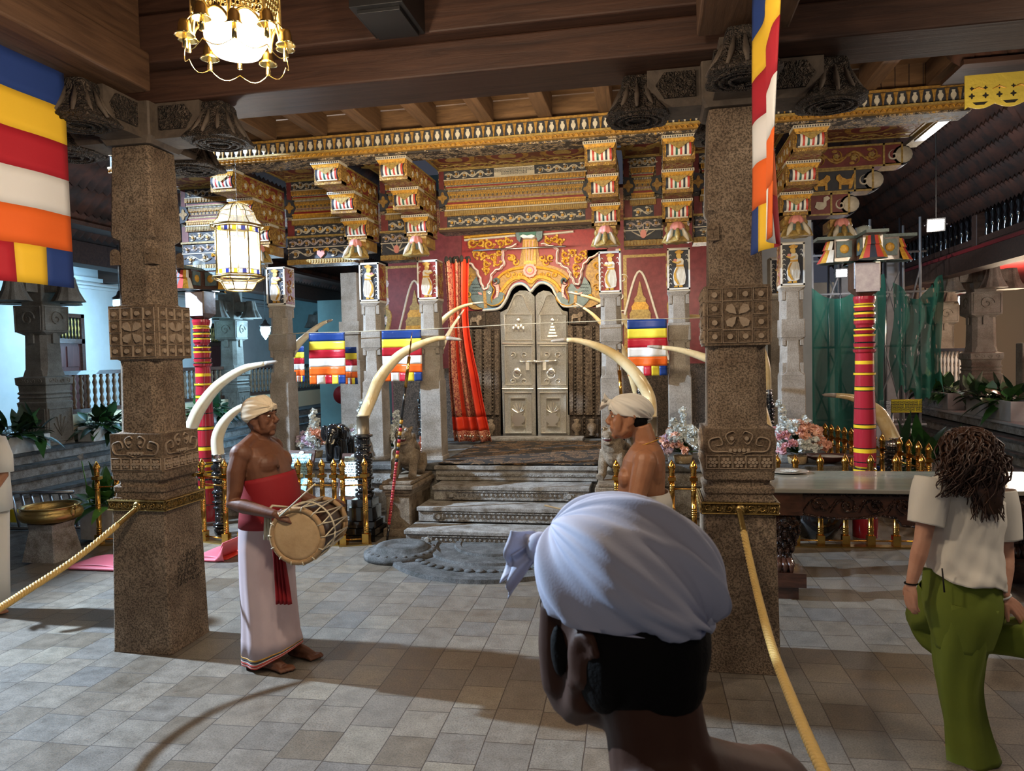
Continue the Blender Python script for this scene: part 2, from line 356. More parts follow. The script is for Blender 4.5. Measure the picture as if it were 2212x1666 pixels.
def vine(mb, fr, u0, u1, v0, v1, stem, bloom, n=None, h=.012, seed=1):
    """scrollwork: a waving stem that throws off curls, leaves and blooms"""
    W, H = u1-u0, v1-v0; n = n or max(2, round(W/(H*.92))); rnd = random.Random(seed); cy = (v0+v1)/2; p = W/n; w_ = H*.155
    mb.use(stem); mb.ribbon([(u0+W*i/(n*10), cy+H*.30*sin(pi*i/10)) for i in range(n*10+1)], w_, fr, h)
    for k in range(n):
        sg = 1 if k % 2 == 0 else -1; cx = u0+p*(k+.5)
        mb.use(stem); mb.ribbon(spiral(cx, cy-sg*H*.08, H*.34, 90*sg+180, 1.15*sg), w_, fr, h)
        for a in (20, 150, 250):
            ax, ay = cx+cos(R(a))*H*.36, cy-sg*H*.05+sg*sin(R(a))*H*.34
            mb.prism([(ax+x*H*.165, ay+y*H*.165) for x, y in arc(0, 0, 1, 0, 330, 6, .6)], fr, h*.8)
        mb.use(bloom); mb.prism([(cx+x, cy-sg*H*.08+y) for x, y in [(H*(.15+.05*cos(5*R(a)))*cos(R(a)), H*(.15+.05*cos(5*R(a)))*sin(R(a))) for a in range(0, 360, 24)]], fr, h*1.3)
def XP(px, py, x):
    d = ray(px, py); return CAM + d*(x/d.x)
def slab(name, mat, *d, **k): return struct(MB(mat).box(*d).build(name, **k))
# ------------------------------------------------------------------ hall floor, courtyard, ceiling
slab('floor', 'floor_tiles', -5.95, -3, -.12, 7.5, 24, 0)
slab('floor', 'dark_stone', -16, -3, -.14, -5.95, 24, -.03)
slab('ceiling', 'board_wood', -5.2, -3, 4.50, 2.95, 7.45, 4.56)
slab('ceiling', 'board_wood', -5.95, 7.56, 4.28, 2.0, 7.62, 4.75)
# great beams over the hall pillars
def beam(name, mat, dims, label, group=None):
    b_ = MB(mat)
    for d in dims: b_.box(*d)
    return tag(b_.build(name, bevel=.012), label, 'beam', group)
beam('ceiling_beam', 'beam_wood', [(-6.0, 4.36, 3.60, 3.6, 4.80, 3.80), (-6.0, 4.24, 3.802, 3.6, 4.84, 4.10), (-6.0, 4.34, 4.102, 3.6, 4.84, 4.5)],
     'broad dark brown timber beam spanning left to right above both stone pillars, over the drummer')
beam('ceiling_beam', 'beam_wood_y', [(-3.62, -2.9, 3.62, -3.08, 4.235, 3.86), (-3.56, -2.9, 3.862, -3.14, 4.235, 4.5)],
     'dark timber beam running toward the viewer over the pillar beside the drummer, large flag hung beneath')
beam('ceiling_beam', 'beam_wood_y', [(.26, -2.9, 3.62, .74, 4.235, 3.86), (.30, -2.9, 3.862, .70, 4.235, 4.5)],
     'dark timber beam running toward the viewer above the pillar nearest the marble table, narrow flag beneath')
for i, (x, lab) in enumerate(zip([-4.55, -4.0, -3.42, -2.82, -2.22, -1.62, -1.02, -.42, .18, .78, 1.38, 1.98, 2.55],
        ['first rafter', 'second rafter', 'third rafter', 'fourth rafter', 'fifth rafter', 'sixth rafter', 'seventh rafter', 'eighth rafter', 'ninth rafter', 'tenth rafter', 'eleventh rafter', 'twelfth rafter', 'last rafter'])):
    o = MB('beam_wood_y').box(x-.07, 4.84, 4.28, x+.07, 7.45, 4.50).build('rafter', bevel=.008)
    tag(o, 'short brown timber rafter, %s counting rightward from the glass lantern side' % lab.replace(' rafter', ''), 'rafter', 'rafters between the great beam and the painted cornice')
# ------------------------------------------------------------------ shrine platform
pl = MB('step_stone'); pl.box(-6.1, 8.30, 0, 2.0, 15.4, .60); pl.use('dark_stone').box(-6.14, 8.26, .602, 2.04, 15.4, .67)
pl.use('step_relief')
for x0, x1 in ((-5.9, -4.4), (-4.35, -2.95), (.0, 1.95)):
    pl.box(x0, 8.25, .10, x1, 8.30, .16); pl.box(x0, 8.25, .44, x1, 8.30, .50)
tag(pl.build('shrine_platform', bevel=.01), 'raised grey stone platform that the painted shrine and its columns stand on', 'platform')
# steps: each tread with a carved panel in its riser
CX = -1.555
stl = ['bottom stone step with carved riser, lowest before the silver door', 'second stone step up from the floor, carved flower riser',
       'third stone step with a long sunken carved panel', 'top stone step, plain pale nosing under the black rug']
for i, (y, zt, hw) in enumerate([(7.19, .155, .96), (7.53, .325, .93), (7.87, .49, .86), (8.20, .665, .93)]):
    s = MB('step_stone', at=(0, 0, 0)); yb = 8.255; hb = .165*i
    s.box(CX-hw, y, hb+.002 if i else 0, CX+hw, yb, zt-.045); s.box(CX-hw-.012, y-.025, zt-.043, CX+hw+.012, yb, zt)
    if i < 3:
        f = frame((CX, y, hb), (1, 0, 0), (0, 0, 1)); s.use('step_relief'); H = zt-hb
        q = hw*.76
        s.prism([(-q, .008), (q, .008), (q, .030), (-q, .030)], f, .018); s.prism([(-q, H-.068), (q, H-.068), (q, H-.048), (-q, H-.048)], f, .018)
        for sg in (-1, 1):
            s.prism([(sg*q-.06, .03), (sg*q+.06, .03), (sg*q+.06, H-.07), (sg*q-.06, H-.07)], f, .02)
            s.use('step_stone').prism(arc(sg*q, H*.38, .028, 0, 342, 19), f, .034); s.use('step_relief')
        k = int(q*2/.055)
        for j in range(k):
            x = -q+.10+(2*q-.2)*j/(k-1); s.prism(arc(x, H*.40, .018, 0, 315, 7), f, .014)
    else:
        s.use('step_relief').box(CX-hw+.01, y-.012, hb+.05, CX+hw-.01, y, hb+.075)
    tag(s.build('stone_step', bevel=.008), stl[i], 'step', 'stone steps up to the silver door')
# moonstone at the foot of the steps, with a small round carved slab beside it
ms = MB('dark_stone'); mc = (CX, 7.16)
ms.rings([[(mc[0]+r_*cos(R(a)), mc[1]-.0+r_*1.12*sin(R(a)), z) for a in range(180, 361, 6)] for r_, z in ((1.06, .001), (1.05, .035), (.99, .04), (.98, .028), (.68, .03), (.67, .055), (.60, .058), (.59, .036), (.42, .038), (.41, .06), (.36, .06), (.35, .05), (.02, .055))], closed=False)
for k in range(26):
    a = R(183+174*k/25); ms.ball((mc[0]+.83*cos(a), mc[1]+.93*sin(a), .036), (.05, .035, .018), 8, 4)
tag(ms.build('moonstone'), 'half round carved dark grey moonstone slab lying at the foot of the steps', 'moonstone')
ms = MB('dark_stone'); ms.lathe([(.01, 0), (.36, 0), (.36, .05), (.30, .075), (.26, .075), (.24, .11), (.17, .12), (.15, .10), (.01, .11)], (-2.42, 6.78, 0), 30)
for k in range(22):
    a = 2*pi*k/22; ms.ball((-2.42+.31*cos(a), 6.78+.31*sin(a), .066), (.03, .02, .012), 6, 4)
tag(ms.build('round_slab'), 'small round carved grey stone disc beside the corner of the steps', 'stone slab')
# pedestals that flank the steps
def pedestal(x0, x1, y0, lab):
    p = MB('statue_stone'); p.box(x0+.03, y0+.03, 0, x1-.03, 8.255, .44)
    for z0, z1, e in ((.44, .475, .0), (.477, .51, -.02), (.512, .56, -.045), (.562, .60, -.02)): p.box(x0-e*0+e+.02, y0+e+.02, z0, x1-e-.02, 8.25, z1)
    p.box(x0, y0, 0, x1, 8.25, .09)
    return tag(p.build('pedestal', bevel=.01), lab, 'pedestal')
pedestal(-2.87, -2.54, 7.48, 'moulded brown stone pedestal under the guardian lion beside the red spear')
pedestal(-.57, -.24, 7.48, 'moulded stone pedestal under the guardian lion behind the man with the necklace')
# ------------------------------------------------------------------ shrine columns
CXS = [(-4.62, 8.72, 1), (-3.385, 8.72, 1), (-2.645, 8.72, 1), (-.47, 8.72, -1), (.30, 8.72, -1), (1.52, 8.72, -1)]
def figure_panel(mb, fr, w, h, bg, sg=1, border='white_paint'):
    """painted relief of a robed figure carrying an offering"""
    mb.use(border)
    for a, b_, c, d in ((-w, 0, w, .018), (-w, h-.018, w, h), (-w, 0, -w+.017, h), (w-.017, 0, w, h)): mb.prism([(a, b_), (c, b_), (c, d), (a, d)], fr, .016)
    mb.use(bg).prism([(-w+.01, .01), (w-.01, .01), (w-.01, h-.01), (-w+.01, h-.01)], fr, .003)
    def P(mat, pts, hh): mb.use(mat).prism([(sg*x*w, y*h) for x, y in pts], fr, hh)
    P('white_paint', [(-.55, .14), (-.62, .30), (-.52, .50), (-.40, .58), (.16, .58), (.40, .46), (.50, .32), (.42, .14), (.30, .10), (-.30, .10)], .014)
    P('gold_paint', [(.02, .55), (.22, .52), (.44, .38), (.40, .24), (.10, .12), (-.04, .12), (.22, .28), (.26, .40)], .020)
    for k in range(5): P('cream_paint', [(-.52+.13*k, .16), (-.50+.13*k, .16), (-.40+.10*k, .54), (-.42+.10*k, .54)], .017)
    P('gold_paint', [(-.44, .555), (.22, .555), (.22, .60), (-.44, .60)], .021)
    P('white_paint', [(-.42, .60), (.18, .60), (.20, .68), (.10, .76), (-.30, .76), (-.46, .70)], .015)
    P('skin_paint', [(-.22, .655), (.10, .62), (.52, .665), (.56, .70), (.10, .668), (-.20, .70)], .026)
    P('skin_paint', [(-.20, .75), (.02, .75), (.16, .78), (.22, .83), (.14, .88), (-.16, .88), (-.24, .82)], .018)
    P('gold_paint', [(-.32, .87), (.18, .87), (.34, .91), (.14, .945), (-.10, .965), (-.26, .94), (-.46, .93)], .020)
    P('pink_paint' if bg == 'ink_blue' else 'white_paint', [(.30+.16*cos(R(a)), .715+.035*sin(R(a))) for a in range(0, 360, 30)], .018)
    P('gold_paint', [(-.36, .055), (-.02, .055), (0, .09), (-.30, .11)], .016); P('gold_paint', [(.10, .055), (.42, .055), (.44, .08), (.12, .11)], .016)
    mb.use(border)
    for k in range(7):
        y = .12+.115*k; x = .72 if sg > 0 else .72
        mb.ribbon([(sg*w*(x+.12*cos(R(a))), h*(y+.045*sin(R(a)))) for a in range(-60, 200, 26)], .011, fr, .012)
        if k > 4: mb.ribbon([(-sg*w*(x+.10*cos(R(a))), h*(y+.04*sin(R(a)))) for a in range(-60, 200, 26)], .010, fr, .012)
def shrine_column(x, y, sg, bg, lab, z0=.67, sc=1.0, grp='painted shrine columns', deep=False):
    t = thing('shrine_column', lab, 'column', (x, y, z0), 0, grp)
    m_ = MB('column_stone'); k = sc
    m_.stack((0, 0), [(0, .145*k), (.05, .145*k), (.052, .132*k), (.96, .128*k)], .006)
    m_.stack((0, 0), [(.96, .128*k, .01), (1.0, .118*k, .05), (1.34, .112*k, .055), (1.38, .125*k, .01)])
    m_.stack((0, 0), [(1.38, .128*k), (1.58, .126*k)], .006); m_.stack((0, 0), [(1.58, .118*k, .05), (1.88, .112*k, .05), (1.93, .13*k, .01)])
    for sx, sy in ((1, 1), (-1, 1), (1, -1), (-1, -1)):
        m_.box(sx*.092*k-.022, sy*.092*k-.022, .97, sx*.092*k+.022, sy*.092*k+.022, 1.10); m_.box(sx*.094*k-.02, sy*.094*k-.02, 1.29, sx*.094*k+.02, sy*.094*k+.02, 1.37)
        m_.box(sx*.094*k-.02, sy*.094*k-.02, 1.79, sx*.094*k+.02, sy*.094*k+.02, 1.90)
    m_.build('shaft', t, bevel=.006)
    c = MB('cream_paint'); c.box(-.125*k, -.118*k, 1.932, .125*k, .125*k, 2.42)
    figure_panel(c, frame((0, -.118*k, 1.95), (1, 0, 0), (0, 0, 1)), .125*k, .46, bg, sg)
    f2 = frame((.125*k*(1 if sg > 0 else -1), 0, 1.95), (0, 1 if sg > 0 else -1, 0), (0, 0, 1)); c.use('ornate_red').prism([(-.11, .01), (.11, .01), (.11, .45), (-.11, .45)], f2, .004)
    for j in range(4): c.use('gold_dark').ribbon(spiral(0, .07+.11*j, .055, 90*j, .9), .018, f2, .012)
    c.build('painted_capital', t)
    return t
labs = ['column with white robed figure on dark ground, behind the glass lantern', 'column with white robed figure on dark ground, just left of the tusk over the drummer-side flags',
        'column with white robed figure on red ground beside the red curtain', 'column with left-facing robed figure on red ground, right of the silver door',
        'column with left-facing robed figure on dark ground between the striped flag and the near pillar', 'column with left-facing robed figure on dark ground, behind the large flower basket']
labs[1] = 'column with robed figure on dark ground, standing between the two blue topped flags'
for (x, y, sg), lab, bg in zip(CXS, labs, ['ink_blue', 'ink_blue', 'paint_red', 'paint_red', 'ink_blue', 'ink_blue']):
    shrine_column(x, y, sg, bg, lab)
rc = MB('column_stone', at=(-4.58, 10.9, 0)).stack((0, 0), [(.67, .17), (1.9, .165), (1.902, .14), (2.3, .14), (2.302, .165), (2.5, .165), (2.502, .13), (3.25, .13)], .006)
tag(rc.build('rear_column', bevel=.006), 'plain stained stone column rising behind the big striped flag', 'column')
rc = MB('column_stone', at=(1.62, 10.1, 0)).stack((0, 0), [(.67, .15), (1.7, .145), (1.702, .13), (2.55, .13), (2.56, .15), (2.6, .15)], .006)
figure_panel(rc.use('cream_paint').box(-.13, -.13, 2.6, .13, .13, 3.1), frame((0, -.13, 2.62), (1, 0, 0), (0, 0, 1)), .13, .46, 'ink_blue', -1)
tag(rc.build('rear_column', bevel=0), 'set-back column with a weathered robed figure, behind the flower basket column', 'column')
# ------------------------------------------------------------------ painted entablature between the columns (plane y = 8.60, facing the steps)
YF = 8.60
def dentils(mb, x0, x1, z0, z1, mat, pitch, d, Y=YF, duty=.5, shape='box'):
    mb.use(mat); n = int((x1-x0)/pitch); f = frame((x0, Y, z0)); h = z1-z0
    for i in range(n):
        u = (i+.5)*(x1-x0)/n; w_ = (x1-x0)/n*duty/2
        if shape == 'box': mb.prism([(u-w_, 0), (u+w_, 0), (u+w_, h), (u-w_, h)], f, d)
        elif shape == 'tri': mb.prism([(u-w_, h), (u, 0), (u+w_, h)], f, d)
        elif shape == 'leaf': mb.prism([(u-w_, h), (u-w_, h*.45), (u-w_*.6, h*.1), (u, 0), (u+w_*.6, h*.1), (u+w_, h*.45), (u+w_, h)], f, d)
def strip(mb, x0, x1, z0, z1, mat, d, Y=YF): mb.use(mat).box(x0, Y-d, z0, x1, Y+.01, z1)
def entab(x0, x1, lab, low, seed, text=False):
    b_ = MB('ornate_dark'); b_.box(x0, YF, low, x1, 8.86, 4.14); xm = (x0+x1)/2
    e = .07
    strip(b_, x0, x1, 4.122, 4.138, 'bronze_yellow', .02)
    f = frame((x0, YF, 0)); W = x1-x0
    b_.use('ink_blue').prism([(e, 4.015), (W-e, 4.015), (W-e, 4.12), (e, 4.12)], f, .005)
    b_.use('maroon_paint').prism([(.01, 3.88), (e, 3.88), (e, 4.12), (.01, 4.12)], f, .006); b_.prism([(W-e, 3.88), (W-.01, 3.88), (W-.01, 4.12), (W-e, 4.12)], f, .006)
    vine(b_, f, e+.01, W*.36, 4.02, 4.118, 'cream_paint', 'gold_dark', seed=seed); vine(b_, f, W*.64, W-e-.01, 4.02, 4.118, 'cream_paint', 'gold_dark', seed=seed+1)
    if text:
        b_.use('cream_paint').prism([(W*.37, 4.02), (W*.63, 4.02), (W*.63, 4.118), (W*.37, 4.118)], f, .014)
    else: vine(b_, f, W*.36, W*.64, 4.02, 4.118, 'cream_paint', 'gold_dark', seed=seed+2)
    prof = [(4.00, 4.015, 'cream_paint', .03, .075), (3.945, 4.00, 'gold_paint', .05, .09), (3.93, 3.945, 'cream_paint', .035, .10), (3.912, 3.93, 'paint_red', .03, .10), (3.895, 3.912, 'bronze_yellow', .04, .10),
            (3.87, 3.895, 'ink_blue', .02, .11), (3.845, 3.87, 'gold_dark', .03, .11), (3.82, 3.845, 'bronze_yellow', .02, .12), (3.79, 3.82, 'gold_dark', .03, .12), (3.765, 3.79, 'cream_paint', .025, .12), (3.745, 3.765, 'bronze_yellow', .035, .10),
            (3.72, 3.745, 'paint_red', .03, .10), (3.70, 3.72, 'gold_paint', .045, .09), (3.66, 3.70, 'bronze_yellow', .03, .09), (3.645, 3.66, 'cream_paint', .04, .08), (3.585, 3.645, 'gold_dark', .03, .075)]
    for z0, z1, m_, d, q in prof: strip(b_, x0+q, x1-q, z0, z1-.001, m_, d)
    dentils(b_, x0+.10, x1-.10, 3.948, 3.996, 'gold_dark', .040, .062, duty=.8, shape='leaf')
    dentils(b_, x0+.11, x1-.11, 3.931, 3.944, 'ink_blue', .014, .04); dentils(b_, x0+.12, x1-.12, 3.874, 3.892, 'cream_paint', .018, .028)
    dentils(b_, x0+.12, x1-.12, 3.822, 3.843, 'gold_paint', .022, .032, shape='tri', duty=.9); dentils(b_, x0+.13, x1-.13, 3.79, 3.818, 'ink_blue', .05, .034, shape='tri', duty=.35)
    dentils(b_, x0+.12, x1-.12, 3.767, 3.786, 'maroon_paint', .016, .03); dentils(b_, x0+.10, x1-.10, 3.665, 3.695, 'gold_paint', .026, .042, shape='leaf', duty=.8)
    dentils(b_, x0+.09, x1-.09, 3.59, 3.64, 'bronze_yellow', .022, .038, shape='leaf', duty=.7)
    for sg, xx in ((1, x0), (-1, x1)):   # end lozenges
        g = frame((xx, YF, 3.80), (sg, 0, 0) if sg > 0 else (1, 0, 0)); q = 1 if sg > 0 else -1
        b_.use('ink_blue').prism([(q*.012, -.11), (q*.10, -.09), (q*.14, 0), (q*.10, .09), (q*.012, .11)][::q], g, .042)
        b_.use('gold_dark').prism([(q*(.06+.045*cos(R(a))*(1+.3*cos(4*R(a)))), .055*sin(R(a))*(1+.3*cos(4*R(a)))) for a in range(0, 360, 15)][::q], g, .05)
    b_.use('ink_blue').prism([(.012, 3.455), (W-.012, 3.455), (W-.012, 3.578), (.012, 3.578)], f, .008)
    b_.use('maroon_paint').prism([(.012, 3.455), (e+.03, 3.455), (e+.03, 3.65), (.012, 3.65)], f, .012); b_.prism([(W-e-.03, 3.455), (W-.012, 3.455), (W-.012, 3.65), (W-e-.03, 3.65)], f, .012)
    vine(b_, f, e+.04, W-e-.04, 3.462, 3.572, 'cream_paint', 'gold_paint', seed=seed+3, h=.02)
    strip(b_, x0, x1, 3.43, 3.453, 'bronze_yellow', .03)
    if low < 3.3:
        b_.use('ink_blue').prism([(.02, low+.07), (W-.02, low+.07), (W-.02, 3.42), (.02, 3.42)], f, .012)
        strip(b_, x0, x1, 3.30, 3.312, 'cream_paint', .02)
        vine(b_, f, .03, W-.03, 3.318, 3.42, 'lilac_paint', 'gold_dark', seed=seed+4, h=.022)
        if W > .8:
            vine(b_, f, .03, W*.40, low+.08, 3.30, 'cream_paint', 'gold_dark', n=2, h=.026, seed=3); vine(b_, f, W*.60, W-.03, low+.08, 3.30, 'cream_paint', 'gold_dark', n=2, h=.026, seed=5)
            for sg in (-1, 1):
                b_.use('gold_paint').ribbon(bez([(W/2+sg*.015, low+.08), (W/2+sg*.03, low+.15), (W/2+sg*.085, low+.19), (W/2+sg*.09, 3.26), (W/2+sg*.03, 3.29)], 6), .022, f, .03)
            b_.use('pink_paint').prism([(W/2+x*.05, 3.22+y*.05) for x, y in [(0, -1), (1, 0), (.9, .8), (.3, .9), (0, .5), (-.3, .9), (-.9, .8), (-1, 0)]], f, .03)
        else:
            for k in range(5):
                a = R(30+30*k); b_.use('cream_paint').ribbon([(W/2, low+.09), (W/2+.07*cos(a), low+.09+.07*sin(a)), (W/2+.15*cos(a)*(1 if k != 2 else 1), low+.09+.15*sin(a))], .022, f, .028, ends=.5)
            b_.use('pink_paint').prism([(W/2+.035*cos(R(a)), low+.13+.05*sin(R(a))) for a in range(0, 360, 30)], f, .035)
        strip(b_, x0, x1, low, low+.06, 'gold_dark', .035); dentils(b_, x0, x1, low+.01, low+.055, 'bronze_yellow', .035, .042, duty=.7, shape='leaf')
    else: strip(b_, x0, x1, low, low+.028, 'beam_wood', .035)
    return tag(b_.build('painted_beam'), lab, 'painted beam', 'painted beams over the shrine columns')
entab(-5.9, -4.86, 'painted beam at the outer end, partly behind the glass lantern', 3.10, 11)
entab(-4.44, -3.55, 'painted beam with blue and white scroll band, over the large striped flag', 3.10, 21)
entab(-3.22, -2.81, 'short painted beam with a white plant on dark ground, left of the red curtain', 3.10, 31)
pb = entab(-2.48, -.635, 'long painted beam over the silver door, with a pale inscription board', 3.40, 41, True)
entab(-.305, .135, 'short painted beam with a red winged panel, right of the silver door', 3.13, 51)
entab(.465, 1.355, 'painted beam half behind the near right stone pillar', 3.13, 61)
# inscription board over the door
def text(s_, size, mat, parent, M_, name='lettering', ext=.0015, sx=1):
    cu = bpy.data.curves.new(name, 'FONT'); cu.body = s_; cu.size = size; cu.extrude = ext; cu.align_x = 'CENTER'; cu.align_y = 'CENTER'; cu.space_line = .95
    cu.materials.append(MATS[mat]); q = bpy.data.objects.new('t', cu); COL.objects.link(q); bpy.context.view_layer.update()
    me = bpy.data.meshes.new_from_object(q.evaluated_get(bpy.context.evaluated_depsgraph_get())); bpy.data.objects.remove(q); o = bpy.data.objects.new(name, me); COL.objects.link(o)
    o.parent = parent; o.matrix_local = M_ @ Matrix.Diagonal((sx, 1, 1, 1)); return o
FRONT = Matrix.Rotation(R(90), 4, 'X')
text('මෛත්‍රිබෝසතාණන්\nවිමානය', .036, 'ink_blue', pb, Matrix.Translation((-1.5575, YF-.017, 4.068)) @ FRONT, 'inscription', sx=1.25)
# painted soffits, porch ceiling, walls of the shrine
for i, (a, b_) in enumerate([(-5.95, -4.80), (-4.44, -3.55), (-3.22, -2.81), (-2.48, -.635), (-.305, .135), (.465, 1.355), (1.685, 2.72)]):
    sb = MB('soffit_paint'); sb.box(a, 7.76, 4.142, b_, 8.59, 4.17); f = frame((a, 7.76, 4.142), (1, 0, 0), (0, 1, 0)); f2 = lambda u, v, n=0, f=f: f(u, v, 0)-Vector((0, 0, n))
    W = b_-a
    sb.use('bronze_yellow')
    for q in ((0, 0, W, .03), (0, .80, W, .83), (0, 0, .03, .83), (W-.03, 0, W, .83)): sb.prism([(q[0], q[1]), (q[0], q[3]), (q[2], q[3]), (q[2], q[1])], f2, .01)
    if W > .8:
        n = 3 if W > 1.5 else 1
        for k in range(n):
            cx = W*(k+.5)/n; sb.use('gold_dark').prism([(cx+.24*cos(R(t)), .41+.20*sin(R(t))) for t in range(360, 0, -15)], f2, .006)
            sb.use('maroon_paint').prism([(cx+.18*cos(R(t)), .41+.15*sin(R(t))) for t in range(360, 0, -15)], f2, .009)
            sb.use('bronze_yellow').prism([(cx+.10*cos(R(t)), .41+.09*sin(R(t))*(1+.3*sin(3*R(t)))) for t in range(360, 0, -15)], f2, .012)
        for v0, v1 in ((.05, .20), (.62, .78)): vine(sb, f2, .05, W-.05, v0, v1, 'bronze_yellow', 'maroon_paint', h=.006)
    else: vine(sb, f2, .05, W-.05, .1, .72, 'bronze_yellow', 'maroon_paint', n=1, h=.006)
    struct(sb.build('ceiling'))
slab('ceiling', 'soffit_paint', -5.2, 8.87, 3.86, 2.0, 11.2, 3.9)
wb = MB('maroon_paint'); wb.box(-4.02, 11.02, .672, -2.45, 11.3, 3.86); wb.box(-1.05, 11.02, .672, .95, 11.3, 3.86); wb.box(-2.45, 11.02, 3.05, -1.05, 11.3, 3.86)
struct(wb.build('wall_back'))
dk = MB('jamb_carving'); dk.box(-3.98, 10.98, .67, -2.35, 11.02, 1.75); dk.box(-1.1, 10.98, .67, .9, 11.02, 1.75); struct(dk.build('wall_back'))
sw = MB('wall_grey'); sw.box(.95, 11.02, .67, 2.2, 11.3, 3.86); struct(sw.build('wall_back'))
slab('wall_back', 'void_dark', .9, 9.6, .67, .93, 11.0, 3.5)
# ------------------------------------------------------------------ cornice with vases, stepped brackets
def cornice(x0, x1, lab):
    b_ = MB('ink_blue'); Y = 7.42; b_.box(x0, Y, 4.10, x1, 7.70, 4.27)
    W = x1-x0; f = frame((x0, Y, 0))
    b_.use('gold_dark').box(x0, Y-.03, 4.055, x1, 7.72, 4.098); b_.use('bronze_yellow').box(x0, Y-.045, 4.098, x1, Y+.02, 4.118)
    b_.use('ornate_dark').box(x0, Y+.02, 4.035, x1, 7.74, 4.054)
    n = int(W/.052)
    for i in range(n):
        u = (i+.5)*W/n; b_.use('gold_paint').ribbon([(u+.022*cos(R(a)), 4.062+.024*sin(R(a))) for a in range(0, 181, 36)], .008, f, .045, ends=1)
    n = int(W/.107)
    for i in range(n):
        u = (i+.5)*W/n
        b_.use('cream_paint').prism([(u+x*.024, 4.125+z*.10) for x, z in [(-.5, 0), (.5, 0), (.25, .18), (.9, .40), (1, .62), (.45, .82), (.6, 1), (-.6, 1), (-.45, .82), (-1, .62), (-.9, .40), (-.25, .18)]], f, .014)
        u += W/n/2
        b_.use('gold_dark').prism([(u+x*.017, 4.12+z*.12) for x, z in [(-.35, 0), (.35, 0), (.35, .2), (.8, .8), (1.2, 1), (-1.2, 1), (-.8, .8), (-.35, .2)]], f, .016)
    b_.use('gold_dark').box(x0, Y-.02, 4.25, x1, 7.7, 4.272)
    return tag(b_.build('cornice'), lab, 'cornice', None, 'thing')
cornice(-5.95, 2.86, 'long painted cornice with a row of pale vases, under the rafters')
def console(x, lab, first=[None]):
    g = 'stepped painted brackets under the cornice'
    if first[0]: return dup(first[0], (x, 8.55, 0), 0, lab)
    t = first[0] = thing('stepped_bracket', lab, 'bracket', (x, 8.55, 0), 0, g)
    for yf, z0, z1 in ((-1.06, 3.80, 4.03), (-.66, 3.567, 3.796), (-.30, 3.33, 3.563)):
        h = z1-z0; a = MB('ornate_red'); a.box(-.135, yf+.16, z0+.002, .135, .12, z1)
        for sg in (-1, 1):
            f = frame((sg*.135, 0 if sg > 0 else 0, z0), (0, sg, 0), (0, 0, 1)); L_ = -(yf+.16)
            a.use('bronze_yellow')
            us = (sg*(yf+.16), sg*.10); u0, u1 = min(us), max(us)
            for q in ((u0, .004, u1, .022), (u0, h-.02, u1, h-.002)): a.prism([(q[0], q[1]), (q[2], q[1]), (q[2], q[3]), (q[0], q[3])], f, .008)
            vine(a, f, u0+.02, u1-.02, .03, h-.03, 'gold_dark', 'cream_paint', h=.012, seed=int(z0*9))
            a.use('ornate_red')
        a.use('ornate_gold').box(-.155, yf+.05, z0, .155, yf+.18, z0+.035); a.box(-.155, yf+.05, z0, -.125, yf+.18, z1); a.box(.125, yf+.05, z0, .155, yf+.18, z1)
        a.use('cream_paint').box(-.165, yf-.02, z1-.03, .165, yf+.2, z1-.001)
        for k in range(14): a.use('ink_blue').box(-.155+.023*k, yf-.023, z1-.024, -.145+.023*k, yf-.018, z1-.008)
        f = frame((0, yf, z1)); a.use('gold_paint').hexa([(-.16, yf-.01), (.16, yf-.01), (.16, yf+.2), (-.16, yf+.2)], z1-.032, [(-.13, yf+.03), (.13, yf+.03), (.13, yf+.2), (-.13, yf+.2)], z1-.034)
        a.rings([[(-.16, yf-.012, z1-.031), (.16, yf-.012, z1-.031)], [(-.135, yf+.012, z1-.075), (.135, yf+.012, z1-.075)]], closed=False)
        for k in range(9): a.use('gold_dark').prism([(-.138+.0307*k+q[0]*.011, q[1]) for q in [(-1, -.036), (1, -.036), (1, -.055), (0, -.072), (-1, -.055)][::-1]], f, .010, -.012)
        a.build('corbel', t, bevel=0)
        rl = MB('white_paint'); st = ['ink_blue', 'white_paint', 'red_stripe', 'white_paint', 'green_paint', 'white_paint', 'red_stripe', 'white_paint', 'ink_blue', 'white_paint', 'red_stripe']
        n = len(st); r_ = h*.33; cy, cz = yf+.075, z1-.070-r_*.72
        pr = [(cy-r_*cos(R(a)), cz+r_*sin(R(a))) for a in range(70, -101, -17)]
        for k in range(n):
            xa, xb = -.118+.236*k/n, -.118+.236*(k+1)/n; rl.use(st[k]).rings([[(xa, p[0], p[1]) for p in pr], [(xb, p[0], p[1]) for p in pr]], closed=False, smooth=True)
        rl.use('cream_paint').box(-.115, cy-r_*.6, z0+.034, .115, cy+.05, z0+.060)
        rl.use('bronze_yellow'); g2 = frame((0, cy-r_-.004, z1-.07))
        rl.prism([(-.10, 0), (-.05, -.035), (0, -.07), (.05, -.035), (.10, 0)][::1], g2, .008)
        for sg in (-1, 1):
            f = frame((sg*.118, cy, cz), (0, sg, 0), (0, 0, 1)); rl.use('ink_blue').prism(arc(0, 0, r_, 0, 340, 17), f, .006); rl.use('gold_paint').ribbon(spiral(0, 0, r_*.85, 0, 1.5), .012, f, .014)
        rl.build('striped_roll', t)
    lotus(MB('gold_dark'), (0, -.30, 3.08), .9, 'bronze_yellow').build('lotus_drop', t)
    return t
